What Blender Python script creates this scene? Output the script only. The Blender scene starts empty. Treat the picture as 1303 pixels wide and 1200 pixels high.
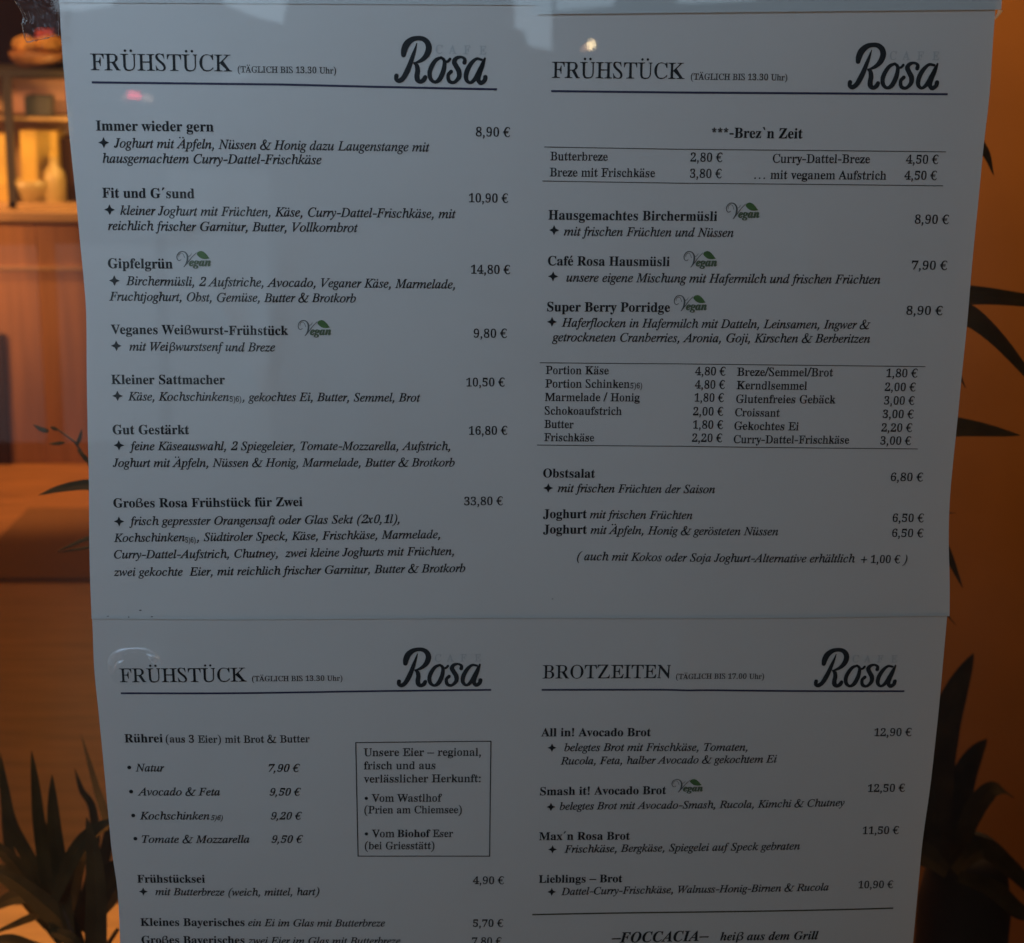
import bpy, math, random
from mathutils import Vector, Matrix
from mathutils.geometry import tessellate_polygon
from math import sin, cos, pi, exp

C = bpy.context.scene.collection
SC = bpy.context.scene

# ------------------------------------------------------------------ camera
Z0 = 1.45                                   # height of the upper headline rule above the pavement
CAM = Vector((0.1482, -0.8450, 0.0371 + Z0))
PITCH, YAW, ROLL, FPX = 0.2530, 0.0542, 0.0143, 2290.0
_f = Vector((sin(YAW) * cos(PITCH), cos(YAW) * cos(PITCH), -sin(PITCH)))
_r0 = Vector((cos(YAW), -sin(YAW), 0)); _u0 = _r0.cross(_f)
_r = cos(ROLL) * _r0 + sin(ROLL) * _u0
_u = -sin(ROLL) * _r0 + cos(ROLL) * _u0
cam = bpy.data.cameras.new('camera')
cam.sensor_fit = 'HORIZONTAL'; cam.sensor_width = 36.0; cam.lens = FPX / 1303.0 * 36.0
cam.clip_start = 0.02; cam.clip_end = 300
cam.dof.use_dof = True; cam.dof.focus_distance = 0.875; cam.dof.aperture_fstop = (cam.lens / 1000) / 0.0038
camo = bpy.data.objects.new('camera', cam); C.objects.link(camo)
m = Matrix((_r, _u, -_f)).transposed().to_4x4(); m.translation = CAM
camo.matrix_world = m
SC.camera = camo

# ------------------------------------------------------------------ sky and lamps
w = bpy.data.worlds.new("World"); SC.world = w; w.use_nodes = True
nt = w.node_tree; bg = nt.nodes['Background']
sky = nt.nodes.new('ShaderNodeTexSky'); sky.sky_type = 'NISHITA'; sky.sun_disc = False
sky.sun_elevation = math.radians(2.5); sky.sun_rotation = math.radians(100)
nt.links.new(sky.outputs[0], bg.inputs[0]); bg.inputs[1].default_value = 0.05

def lamp(name, kind, loc, target, energy, color, size=0.3, **kw):
    l = bpy.data.lights.new(name, kind); l.energy = energy; l.color = color
    if kind == 'AREA':
        l.shape = 'DISK'; l.size = size
    elif kind in ('POINT', 'SPOT'):
        l.shadow_soft_size = size
    for k, v in kw.items(): setattr(l, k, v)
    o = bpy.data.objects.new(name, l); C.objects.link(o); o.location = loc
    d = Vector(target) - Vector(loc)
    o.rotation_euler = d.to_track_quat('-Z', 'Y').to_euler()
    return o
lamp('dusk_key', 'AREA', (-0.50, -0.98, Z0 + 0.60), (-0.62, 0, Z0 + .50), 3.0, (.665, .93, 1.25), .7, spread=math.radians(125))  # added soft key at the upper left, stands in for skylight
lamp('counter_lamp', 'SPOT', (-2.7, 3.3, 1.7), (-1.75, 5.0, .95), 244, (1, .50, .20), .12, spot_size=math.radians(38), spot_blend=1.0)
lamp('floor_fill', 'SPOT', (-1.35, 4.55, 2.7), (-1.0, 4.68, 0), 112, (1, .52, .20), .08, spot_size=math.radians(26), spot_blend=.7)  # added spot, brightens the floor strip before the counter
lamp('case_lamp', 'POINT', (-0.88, 4.90, 1.12), (0, 0, 0), 2.11, (1, .58, .18), .08)
lamp('shelf_lamp', 'POINT', (-0.85, 5.14, 1.20), (0, 0, 0), 0.462, (1, .56, .24), .03)
lamp('bread_lamp', 'SPOT', (-1.3, 4.9, 2.2), (-1.1, 5.3, 1.3), 11.9, (1, .56, .20), .05, spot_size=math.radians(40), spot_blend=.5)
lamp('bench_lamp', 'SPOT', (-.30, .72, 2.6), (-.18, .72, .5), 68, (1, .52, .16), .05, spot_size=math.radians(31), spot_blend=.2)
lamp('wall_lamp', 'SPOT', (.85, .72, 2.7), (.75, 1.3, 1.92), 33, (1, .46, .11), .08, spot_size=math.radians(62), spot_blend=1.0)
lamp('back_light', 'AREA', (.60, .95, 2.2), (.25, 0, .95), 2.2, (1, .62, .28), .5)  # added warm fill shining through the lower right of the paper
lamp('ceiling_lamp', 'POINT', (-1.8, 4.75, 2.7), (0, 0, 0), 15.8, (1, .44, .13), .2)
SC.cycles.transparent_max_bounces = 32
SC.view_settings.view_transform = 'Standard'; SC.view_settings.look = 'None'
SC.view_settings.exposure = 1.1; SC.view_settings.gamma = 1; SC.view_settings.use_curve_mapping = False

# ------------------------------------------------------------------ helpers
def ray(px, py):
    return (_f + _r * ((px - 651.5) / FPX) - _u * ((py - 600) / FPX))
def at(px, py, Y):
    """the point of the upright plane y = Y that stands behind a place in the photograph"""
    d = ray(px, py); return CAM + d * ((Y - CAM.y) / d.y)
def on_floor(px, py, z=0.0):
    d = ray(px, py); return CAM + d * ((z - CAM.z) / d.z)

def tag(o, label=None, cat=None, group=None, kind=None):
    if label: o['label'] = label
    if cat: o['category'] = cat
    if group: o['group'] = group
    if kind: o['kind'] = kind
    return o
def link(name, me, mats=(), parent=None):
    o = bpy.data.objects.new(name, me); C.objects.link(o)
    for mm in (mats if isinstance(mats, (list, tuple)) else (mats,)): me.materials.append(mm)
    if parent is not None:
        o.parent = parent
        o.matrix_parent_inverse = Matrix.Translation(-parent.location) if not parent.rotation_euler.z else parent.matrix_basis.inverted()
    return o
def empty(name, loc=(0, 0, 0)):
    o = bpy.data.objects.new(name, None); C.objects.link(o); o.location = loc; o.empty_display_size = .05
    return o
class MB:
    def __init__(s): s.v = []; s.f = []
    def add(s, v, f):
        b = len(s.v); s.v += [tuple(p) for p in v]; s.f += [[b + i for i in q] for q in f]; return s
    def box(s, x0, y0, z0, x1, y1, z1):
        return s.add([(x0,y0,z0),(x1,y0,z0),(x1,y1,z0),(x0,y1,z0),(x0,y0,z1),(x1,y0,z1),(x1,y1,z1),(x0,y1,z1)],
                     [(3,2,1,0),(4,5,6,7),(0,1,5,4),(1,2,6,5),(2,3,7,6),(3,0,4,7)])
    def lathe(s, c, prof, n=24):
        v = []; f = []
        for r, z in prof:
            for k in range(n): v.append((c[0] + r * cos(2*pi*k/n), c[1] + r * sin(2*pi*k/n), c[2] + z))
        for i in range(len(prof) - 1):
            for k in range(n): f.append((i*n+k, i*n+(k+1)%n, (i+1)*n+(k+1)%n, (i+1)*n+k))
        f.append(tuple(range(n))[::-1]); f.append(tuple(range((len(prof)-1)*n, len(prof)*n)))
        return s.add(v, f)
    def tube(s, pts, rad, n=8):
        pts = [Vector(p) for p in pts]; v = []; f = []
        for i, p in enumerate(pts):
            t = (pts[min(i+1, len(pts)-1)] - pts[max(i-1, 0)]).normalized()
            a = t.cross(Vector((0, 1, 0.123))).normalized(); b = t.cross(a)
            r = rad[i] if isinstance(rad, (list, tuple)) else rad
            for k in range(n): v.append(p + a * r * cos(2*pi*k/n) + b * r * sin(2*pi*k/n))
        for i in range(len(pts) - 1):
            for k in range(n): f.append((i*n+k, i*n+(k+1)%n, (i+1)*n+(k+1)%n, (i+1)*n+k))
        f.append(tuple(range(n))[::-1]); f.append(tuple(range((len(pts)-1)*n, len(pts)*n)))
        return s.add(v, f)
    def leaf(s, pts, widths, side, fold=0.25):
        """a strap leaf along pts (Vectors), widths in metres, across the direction `side`, folded along its rib"""
        P = [Vector(p) for p in pts]; n = len(P); v = []; f = []
        for i, p in enumerate(P):
            t = (P[min(i+1, n-1)] - P[max(i-1, 0)]).normalized()
            a = (Vector(side) - t * t.dot(Vector(side))).normalized(); nn = t.cross(a)
            h = widths[i] / 2
            th = 0.0005
            v += [p - a*h + nn*h*fold, p + nn*th, p + a*h + nn*h*fold, p - nn*th]
        for i in range(n - 1):
            b = i*4
            for k in range(4): f.append((b+k, b+(k+1)%4, b+4+(k+1)%4, b+4+k))
        return s.add(v, f)
    def build(s, name, mats, parent=None, smooth=False, bevel=0):
        me = bpy.data.meshes.new(name); me.from_pydata(s.v, [], s.f); me.update()
        if smooth:
            for p in me.polygons: p.use_smooth = True
        o = link(name, me, mats, parent)
        if bevel:
            b = o.modifiers.new('bevel', 'BEVEL'); b.width = bevel; b.segments = 2; b.limit_method = 'ANGLE'
        return o

def mat(name, col, rough=.6, spec=.4, noise=None, bump=0, emit=None, wood=None, coat=0, metal=0):
    """noise = (scale, darker/lighter factor); wood = stretched grain direction scale"""
    m = bpy.data.materials.new(name); m.use_nodes = True; t = m.node_tree; p = t.nodes['Principled BSDF']
    p.inputs['Base Color'].default_value = (*col, 1); p.inputs['Roughness'].default_value = rough
    p.inputs['Specular IOR Level'].default_value = spec; p.inputs['Coat Weight'].default_value = coat
    p.inputs['Metallic'].default_value = metal
    if emit:
        p.inputs['Emission Color'].default_value = (*emit[0], 1); p.inputs['Emission Strength'].default_value = emit[1]
    if noise or wood:
        tc = t.nodes.new('ShaderNodeTexCoord'); mp = t.nodes.new('ShaderNodeMapping'); t.links.new(tc.outputs['Object'], mp.inputs[0])
        if wood: mp.inputs['Scale'].default_value = wood
        nz = t.nodes.new('ShaderNodeTexNoise'); nz.inputs['Scale'].default_value = noise[0]; nz.inputs['Detail'].default_value = 6
        t.links.new(mp.outputs[0], nz.inputs['Vector'])
        r = t.nodes.new('ShaderNodeValToRGB'); r.color_ramp.elements[0].position = .3; r.color_ramp.elements[1].position = .7
        r.color_ramp.elements[0].color = (*[c * noise[1] for c in col], 1); r.color_ramp.elements[1].color = (*[min(1, c * noise[2]) for c in col], 1)
        t.links.new(nz.outputs['Fac'], r.inputs[0]); t.links.new(r.outputs[0], p.inputs['Base Color'])
        if bump:
            b = t.nodes.new('ShaderNodeBump'); b.inputs['Strength'].default_value = bump; b.inputs['Distance'].default_value = .002
            t.links.new(nz.outputs['Fac'], b.inputs['Height']); t.links.new(b.outputs[0], p.inputs['Normal'])
    return m

# ------------------------------------------------------------------ materials
M_paper = mat('white_paper', (.76, .77, .77), .5, .35, noise=(14, .965, 1.0), bump=.05)
def translucent(m, col, fac):
    t = m.node_tree; out = t.nodes['Material Output']; p = t.nodes['Principled BSDF']
    tr = t.nodes.new('ShaderNodeBsdfTranslucent'); tr.inputs[0].default_value = (*col, 1)
    mx = t.nodes.new('ShaderNodeMixShader'); mx.inputs[0].default_value = fac
    t.links.new(p.outputs[0], mx.inputs[1]); t.links.new(tr.outputs[0], mx.inputs[2]); t.links.new(mx.outputs[0], out.inputs[0])
translucent(M_paper, (.80, .76, .68), .10)
M_ink = mat('black_ink', (.012, .013, .016), .55, .3)
M_logo = mat('logo_ink', (.016, .018, .022), .55, .3)
M_faint = mat('pale_grey_ink', (.60, .61, .61), .6, .2)
M_rule = mat('navy_rule_ink', (.036, .036, .085), .55, .3)
M_olive = mat('olive_rule_ink', (.075, .072, .045), .55, .3)
M_thinrule = mat('grey_rule_ink', (.09, .09, .085), .55, .3)
M_vgrey = mat('badge_grey_ink', (.12, .13, .13), .6, .3)
M_vleaf = mat('badge_leaf_ink', (.10, .19, .055), .6, .3, noise=(220, .75, 1.25))
M_vtext = mat('badge_green_ink', (.13, .17, .10), .6, .3)
M_speck = mat('dirt_speck', (.10, .10, .10), .8, .1)

# ------------------------------------------------------------------ printed lettering: serif outlines (units of 1/750 em)
AB = '#$%&()*+,-./0123456789:<=>?@ABCDEFGHIJKLMNOPQRSTUVWXYZ[]^_abcdefghijklmnopqrstuvwxyz{}'
GL = {
 'b': {
  'a': '.{-x*l-_*o-K*x-?+/-<+=-)+.,h*y,J*p,+*m+k*p+Z*v+H+*+:+=+2+R+2+p+8,,+L,I+b,Y,1,q,i-,-8-8-8-p-3.--&.=,i.C,H.A,>.<,:.6,:.1,I-r,M-_,I-L,>-=,--3+r-0+]-3+O-:+F-F+A-T+?-e+A-x+F.*+Q.:+m.P,1.],J.d,q.f-:.e-W._-q.U.+.I.8.8.C.#.J-W.L+O.P+J.U+K.e+S.r+>.]+).I*v.4*n;,f+J-$+R-8+f-8,r,u,g,h,^,[,T,M,=,H+y,L+Z,T+O',
  'b': '/3+I*k+I/^+D/v+:/}+$0&+$0A,]0A,[.@,].E,r.T-..a-G.f-^.f-y.a.0.Y.G.K.Y.7.e.(.r-g.x-R/$,u.y,B.o+x.W+P.9+1-w*y-d*r-M*m-6*l,x*n,S*{,5+8+Z*k;--+5-=+7-I+>-S+H-Z+V-f,+-i,o-f-L-Z-r-R.#-I.,-=.1-..3,z.1,m.*,d-x,]-j,]+j,a+Q,i+B,m+=,}+6',
  'c': '.F,k*l,L*o,0*x+q+.+T+K+@+p+5,5+1,W+2-#+9-G+G-h+Y.*+q.B,2.S,Q.a,r.g-=.f-R.b-f.Y-v.O.*.C.3.5.9.%.:-n.7-Y..-K-x-A-e->-P-A-A-K-8-]-5-s-6.4-1.@-*.C,x.E,l.C,b.?,W.6,P.+,J-v,C-L,C,y,F,W,L,<,U,$,b+l,p+]-/+Q-C+N-]+S-m+[./+s.E+b.$+=-^+$-9*p',
  'd': '/=,Y*l,5*q+o+(+T+C+A+e+4,3+0,b+3-/+>-]+L-{+e.B,*.X,D.c,a.f-*.a-I.N-S.A-P/k-L/s-F/y-60$,z0&,z0A.g0A.g+e.m+M.t+H/0+B/0+(.H*}-Q*k-S+A-J+0-5*y,v*o;,z+D-/+G-=+P-I+_-Q+r-P-n-J-{-?.,-4.1-#.4,p.2,e.-,[.#,T-q,K-H,H,h,J,.,S+a,Z+S,d+K,n+F',
  'e': '.N,i*l,J*o,.*x+o+.+Y+C+H+]+<+}+3,E+0,l+3-6+<-V+I-u+Z.4+q.I,1.X,M.c,l.f-/.d-J.Z-b.N-v.<.,.$.7-e.?-E.A,p,G,p,L,>,S,(,[+q,h+d,u+Z-++T-H+S-Y+X-k+d..,).D+n.%+D-^+(-8*q;,F-<-:-<-7-{-0.7-(.A,u.D,g.C,W.9,L-},I-m',
  'f': '-M+,*v+,+6+G+<+N+D+Q+P+R+n+R.0+-.0+-.]+R.]+S/9+W/R+g/s,%03,F0C,o0J-80J-]0?-w0+.%/x.+/k.,/U.)/F-}/9-r//-b/)-N/)->/.-1/9-+/E-*/V--/g-60$-30),{0),p0#,k/r,h/^,h.]-G.]-G.0,h.0,h+W,k+H,p+@-$+9-C+7-C*v',
  'g': '.j,a)>,#)B+Y)L+A)]+4)j+-)x+,*7+4*H+C*U+_*b+I*p+8+.+4+A+:+[+E+m+U+}+m,1,),:+e,H+U,T+@,q+8-&+3-K+4-[+:-t+G./+].F+{.W,D.c,v.f-<.c-c.V.e.V.e.&.4.(.<-y.C-h.I-B.G-+.C,v.=,i./,V-l,?-M,3-+,.,W,/,I,,,:+y,6+l,9+c,I+Z-c+V.#+P.A+D.T+1._*s.d*T.[*0.P)u.?)c-s)M-B)B;,l,N-$,S-0,c-6-#-8-J-6-r-0.2-$.@,l.E,Y.@,N.2,G-r,D-J,G-#,N,c,Y,S;,o)b-D)e-d)n-o)t-z*,-{*:-x*C-p*K-X*Q,/*R+{*G+u*9+t*,+x){,))q,8)i,P)d',
  'h': '/H+/*v+/+6+F+<+M+B+Q+M+R+[+R/e+O/s+K/y+E0#+00(+00A,h0A,f.3,i.:-%.O-@.^-[.f.(.e.<.^.L.T.Y.H.f.7.m.#.q-f.t+J.{+=/:+7/:*v-<*v-<+6-P+9-W+@-[+K-^+[-]-i-T.#-M.)-B.*-3.(-%-{,s-p,h-b,i+N,l+B,p+=-/+7-/*v',
  'i': '-=,1//+t/3+b/@+T/R+P/i+T0%+b08+t0E,10I,G0E,Y08,g0%,k/i,g/R,Y/@,G/3|+/*v+/+6+G+<+N+B+R+[+R.,+M.<+C.@+1.B+2.],h.],i+R,o+?,u+:-/+6-/*v',
  'k': '/1+.*v+.+6+G+<+N+B+R+[+R/e+M/y+G/}+10&+20A,h0A,f-&-Z-x-f..-f.9-].?-@.B-@.]/(.]/(.B.b.<.G..-]-G/++D/4+</H+6/H*v-E*v-E+7-^+:-c+@-b+G,q,Y,h,Q,i+N,l+B,p+=-/+6-/*v',
  'l': '->+/*v+/+6+G+<+N+B+R+[+R/d+M/y+G0#+10&+10A,h0A,i+R,o+?,u+:-/+6-/*v',
  'm': '1I+/*v+/+6+F+<+M+B+Q+M+R+[+Q.*+N.7+I.=+B.A+0.C+0.],f.],e.1,r.E-0.V-I.c-f.f.-.c.H.U.R.M.[.B.e...u.C/4.U/O.c/o.f0+.e0>.^0N.T0[.H0g.70n.#0r-f0u+N0x+B0}+=1<+71<*v/?*v/?+6/W+=/[+B/a+N/b+[/_-i/W.#/P.)/D.*/7.(/*-}.w-r.l-d.m+N.q+B.u+=/3+6/3*v-8*v-8+6-Q+=-U+B-Y+N-Z+[-X-i-Q.#-J.)->.*-0.(,}-{,q-q,f-b,g+N,k+B,n+=-,+6-,*v',
  'n': '/H+/*v+/+6+F+<+M+B+Q+M+R+[+Q.*+N.7+I.=+B.A+0.C+0.],h.],f.4,s.F-2.W-M.c-[.f.(.e.<.^.L.T.Y.H.f.7.m.#.q-f.t+J.{+=/:+7/:*v-<*v-<+6-P+9-W+@-[+K-^+[-]-i-T.#-M.)-B.*-3.(-%-{,s-p,h-b,i+N,l+B,p+=-/+7-/*v',
  'o': '.s,x*l,U*o,6*x+t+/+[+D+I+_+<,#+2,D+0,i+2-3+<-T+I-s+[.3+t.I,6.X,U.c,w.f-?.c-^.X-y.I.7.4.J-t.X-U.b-4.e,i.b,C.X+{.J+].7+C-z+.-^*x-@*o;,x+2-*+4-4+9-=+A-E+O-K+w-N,i-L-J-E.$-?.3-7.=-/.C,w.G,k.E,b.A,X.8,R.-,J-Z,G,i,J+w,Q+O,X+A,b+8,l+4',
  'p': '/>+.)?+.)X+E)]+N)g+Q)s+R*8+R.&+L.:+B.@+0.D+0.],c.],_./,b.7,u.N-&.V-A.c-^.g-q.f.).b.B.T.V.C.n.$/#-W/+-7/-,c/),>.z+u.h+N.U+6.@+#.&*r-e*l-B*o-**w,p+,,f+:,h*8,l)p,o)h,v)a-()[-A)Y-A)?;-:+D-G+F-R+K-[+T-c+b-m,0-q,j-l-R-c-u-U.*-K./->.1-0./-#.&,r-t,h-c,h+k,p+Y,z+M-,+G',
  'r': '.@+/*v+/+6+G+<+N+B+R+[+R.,+L.<+C.@+1.B+2.],f.],c.$,k.5,u.C-..R-B.^-T.e-i.f-}.b.3.X.A.G.G.6.G.*.C-l.3-X-v-P-_-S-R-Z-=-u-3-x-+-v,{-o,r-c,l-R,i-6,j+M,n+D,s+?-)+9-A+7-A*v',
  's': '.A,f*l,E*p+n+%+d*}+Y*m+B*m+B,:+],:+h+s+u+Z,,+H,F+9,a+6,x+=-,+J-1+^-,+q,x,&,#,S+h,d+U,u+J-/+D-D+C-_+G-t+N..+b.G+r.T,,._,B.e,b.g-L.W-S.Z-[.g-r.g-r-P-X-P-M-m-A.&-2.6,{.@,j.D,Q.B,E.:,<.-,<-s,D-e,T-V-A-3-^,y-r,d.#,E.%,+.#+l-x+T-h+8-N+#-:*s-$*n',
  't': '-[,H*m,+*o+n*x+^+/+S+E+N+l+N.2+1.2+1.O+y/?,8/],K/z,d/z,d.]-L.]-L.2,d.2,d+w,f+b,l+T,w+P-&+R-0+X-8+c-C+v-]+i-H+A-/+&,l*r',
  'u': '/B,P*l,/*p+v*w+b+0+T+J+L+y+J.++C.<+:.@+(.C+(.],b.],b+g,f+Y,l+R,s+N-&+L-4+M-A+S-M+[-V+i-U.(-Q.6-L.=-C.@-..C-..].l.].l+a.o+Q.s+L.{+H/7+E/7+*.M+#-V*k-X+C-L+2-2*z,p*o',
  'v': '.S,X*l+>.#+0.<+).@*s.B*s.],x.],x.B,[.@,T.9,S.4-/,P-e./-c.7-].=-R.A-=.C-=.].W.].W.D.G.?.?.9.--u,r*l',
  'w': '0&,D*l+-.**}.<*k.C*k.],].],].B,J.?,F.<,E.+,v,U-E-d-4.8-..?,r.D,r.].k.].k.B.R.=.N.4.O.&.s,e/H.0/H.8/E.=/).D/).]06.]06.D0#.>/q.(.U*l.>*l-V-2,]*l',
  'x': '.b*{*v*{+4+:+@+P+P,B,V+E.++3.=*z.C*z.]-#.]-#.C,e.?,a.7,h.%-.-M-W.)-].5-].:-X.>-:.C-:.].^.].^.F.E.<.0.+-C-..M+D.V+:.g+5.g*v,e*v,e+7-&+<-*+C-#+S,V,5,/+Y,%+G,&+?,++:,2+7,H+5,H*v',
  'y': '.M+X)>+J)?+8)D+))N*z)X*r)j*p)v*p*-*v*@+**N+7*T+K*V+]*R+k*I+r*>+u)v+y)t,%)u,2*&,C*?,M*W,T*v+>-}+..=+(.@*q.B*q.],v.],v.B,V.=,R.3-/,M-Y-l-b.2-_.9-Z.>-=.B-=.].R.].R.B.E.@.<.8.,-u,q*T,W)u,F)[,3)K+w)B',
  'z': '.F+**v+*+1,o.<,<.9+z.2+l.(+e-w+Y-b+R-J+7-J+>.].8.].8.B,R+A-#+B-F+K-R+S-d+e-m+u-z,=.9,=.1*v',
  'A': '0)*m*v*m+9+$+<+3+B+F+Z-B0L-[0K/W+m/o+E/}+<04+804*v-W*v-W+9.$+>.0+D.6+L.2+c-r,L,7,L+w+f+u+N+z+D,,+>,>+:,R+9,R*v;,F,u-c,u-&.W',
  'B': '0/+-*v+-+8+N+>+[+D+d+N+i+_+k/:+h/_+a/p+Q/z+,0%+,0A.%0@.K0:.l01/-0$/B/o/Q/Z/Y/C/]/)/Z.m/U.X/L.G/?.8/..+.t-z.[-r.I-p.b-n/#-d/=-W/P-I/a-7/l-$/r,i/t,A/n+}/h+o/W+U/A+B/$+1.]+%.7*x-g*v;-1-z-K-{-j.).#.4.0.G.5.X.7.p.8/..4/K.)/f-z/o-p/u-X/z-F/y-9/v-4/n-1/W;-U+@-r+D.(+I.3+R.<+^.E+w.H,3.H,Z.F,t.@--.7-=.$-L-c-V-1-Y-2+V-:+F-G+A',
  'C': '0I-y*k-F*p-&*w,c+*,G+:,.+M+r+e+_,$+O,A+D,a+9-8+7-[+9.&+@.H+I.h+a/9+s/R,//j,U0+-)0?-Y0I./0K.W0E/C0./N0,/X0./a02/g0:/l0K0.0K0..P/m.P/_.s/O/3/?/K/+/_.e/v.B0(.)0*-g0&-N/v-9/f-(/N,u//,k.c,f.5,d-Y,f-),l,X,v,5-++r-?+[-U+L-q+C.6+@.J+A.s+K/7+Z/S+o/y,>0:,$0$+c/j+L/R+:/9+,.y*z.]*r.@*m',
  'F': '/a+,*v+,+8+H+=+[+E+d+O+i+a+k/B+i/Y+b/n+R/w++0%++0A/Z0A/Z.]/@.]/6/-/)/J.u/Y.]/j.=/s-^/w-</t-3/m-1/Y-1-u-R-x-c.$-p.--z.8.).G.3.f.8/*.T/*.T,>.9,>.1,k.*-%-{-5-q-A-d-I-R-N-1-Q-1+p-5+S-<+H-G+A-X+<.%+8.%*v',
  'G': '0s.,*l-a*n->*s,h+*,K+9,1+L+t+d+b+}+Q,?+E,^+:-7+9-]+:.&+A.I+K.i+b/:,$/_,=/t,V0,-)0?-X0J./0K.Y0E/E0//Q0-/^02/m0K0.0K0..P/m.P/_.r/P/2/?/J/,/^.q/n.c/w.C0(.+0*-i0&-P/v-</f-*/N,w//,m.d,h.6,f-A,n,U,y,0-.+k-A+R-K+I-d+<-q+7.3+4.S+7.h+B.m+I.s+W.t,T.p,l.i,u.b,y.N-$..-&..-B0p-B0p-&0U-$0G,z0A,v0<,m07,T07+</_+)/1*v.Z*n',
  'H': '1)+,*v+,+8+S+?+b+I+i+^+k+v+i/Z+d/k+[/t+N/z+-0%+-0A-p0A-p0%-B/w-9/q-4/g-1/K-1-y.t-y.t/K.q/g.l/q.d/w.50%.50A0w0A0w0%0Z/{0H/t0C/o0=/[0:+v0=+_0D+J0L+B0[+<0w+80w*v.5*v.5+8.Q+<.b+A.k+H.q+U.t+v.t-O-1-O-1+v-4+V-9+I-C+A-R+<-p+8-p*v',
  'I': '.$+**v+*+8+Q+A+b+J+i+Z+k+p+k/N+j/c+e/p+]/v+O/{+*0%+*0A-r0A-r0%-O/{-A/v-8/o-2/[-2+r-4+W-:+J-J+A-t+8-t*v',
  'J': '.m,9*2+k*6+T*?+B*I+2*V+%*g*w*y*s+2*v+Q+)+e+@+r+Z+t+k+o+x+g,$+^,,+O,.+?,,+1+w*g+}*Z,5*V,I*Y,S*e,Z*w,]+8,Z/Q,W/d,P/o,H/u,>/y+o0%+o0A.b0A.b0%.B/{.4/v.,/n.&/].#/9.#,#-{+W-t+6-h*s-U*[-@*I-$*=,^*4',
  'K': '0u+-*v+-+8+T+?+c+I+h+V+k+v+j/Z+e/k+[/t+O/z+.0%+.0A-p0A-p0%-C/w-:/q-5/g-2/K-0-k.g/J.w/c.z/o.x/u.o/z.?0%.?0A0b0A0b0%0D0#0$/t/]/a/%//.5.=0K+Q0c+?1*+81**v.4*v.4+8.c+=.k+B.k+I.^+^->-E-2-:-3+^-8+M-@+C-S+<-p+8-p*v',
  'L': '/w+,*v+,+8+S+?+b+I+i+^+k+v+i/[+d/l+[/u+N/{+-0%+-0A-x0A-x0%-U0#-C/x-8/n-2/[-1+x-5+Q-:+J-A+G-c+D.@+H.d+R/%+f/8+x/M,@/c,n0$,n/c*v',
  'M': '2C++*v+++8+R+?+b+I+h+V+k+u+j/]+f/m+[/v+K/}+,0%+,0A-20A._,f020A260A260%1l/x1^/n1V/Y1T/E1T+z1V+[1[+I1d+A1r+<26+826*v/R*v/R+8/q+=0&+C0/+K04+]09/Q.D*v.+*v,7/G,=+[,C+K,K+B,b+:-#+8-#*v',
  'O': '1+.$*k-K*p,v+$,U+5,B+C+x+d+[,0+G,]+<-4+9-i+@.B+P.q+j/A,0/f,V0)-)0>-Z0J.60L.i0E/=04/f/v0//U0K//0_.[0l.*0n-N0g,u0U,F0>+v/w+Q/O+5/#*y.X*p;.)+3.C+6.Y+A.n+Q/#+i/1,./9,S/@-(/A-[/?.5/9.c///..z/M.i/f.T/v.>0&.#0*-c0&-K/v-8/g-(/N,u//,l.d,g.6,e-[,g-),m,U,w,0-,+k->+Q-Q+A-i+6',
  'P': '/o+,*v+,+8+S+?+b+I+i+^+k+v+i/Z+d/k+[/t+N/z+-0%+-0A-M0A./0?.k04/#0,/</w/O/e/Y/T/f/</j/)/k.o/h.Q/_.6/P-y/0-[.^-H.%-@-1-@-1+v-4+V-9+I-C+A-R+<-p+8-p*v;-1-d-W-e-s-l.,-y.4.,.:.=.@.l.?/+.9/I.3/X.+/f-y/n-l/t-O/w-@/u-7/q-3/i',
  'R': '0N+,*v+,+8+S+?+b+I+i+^+k+v+i/Z+d/k+[/t+N/z+-0%+-0A-P0A.?0=.g05/.0)/I/s/T/i/f/R/p/6/s.r/q.[/l.H/d.5/V.%/G-q/4-e.f-T02+J0A+=0Z+80Z*v.s*v->-F-1-F-3+^-7+M-@+C-R+<-p+8-p*v;-1-h-Z-i-y-q.4.%.C.<.H.N.K.f.J/0.G/C.A/S.8/a../k-z/r-k/v-L/w-</s-5/l-1/S',
  'S': '/Q+I*k+I,r+g,r+q,J+},,,8+c,Q+I,q+<-.+6-E+6-e+?-q+F.%+U.-+c.1+w./,9-w,S-d,d,E-H,$-b+g-{+W.@+Q.V+P.o+T/>+d/b+s/x,.00,F0?,b0H-$0L-E0K-l0E.M06.W0:._0L.{0L.{.[.b.[.O/2.B/I.2/]-o/u-S0(-00+,t0&,h/{,]/t,Q/f,L/Y,J/G,L/5,P/+,e.o--.X.E-{.d-f.x-M/*-:/1-&/6,R/1,&.z+Z.h+C.N+/.1*z-u*s-P*m,z*m,_*q,-+&+w+)+n+%+e*k',
  'V': '/y-H*i+E/Q+7/j+//t*}/{*h0&*h0A-O0A-O0%-*/},w/y,s/v,m/m,m/b,u/G-{,g.z/F/&/_/&/l.{/u.k/}.G0%.G0A030A030%/v/}/l/w/c/n/T/W-b*i',
  'W': '2+,v*k+:/^++/w*}/}*g0%*g0A-00A-00%,l/{,c/t,a/j,a/Z,h/A-V,q.I/+.8/_.//p-}/y-W0%-W0A000A000%/q0#/d/x/[/r/Y/e0O-$18/D1?/_1=/m17/v1,/{0i0%0i0A2>0A2>0&2-/{1z/r1i/R06*k/u*k.].M-7*k',
  'Z': '0.+1*v+1+..,/v-./t,e/o,O/g,7/T,*/D+r.}+f.X+J.X+X0A/h0A/h0.,p+D.0+G.M+M.h+V/-+n/?,*/M,C/_,x/z,x/h*v',
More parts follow.
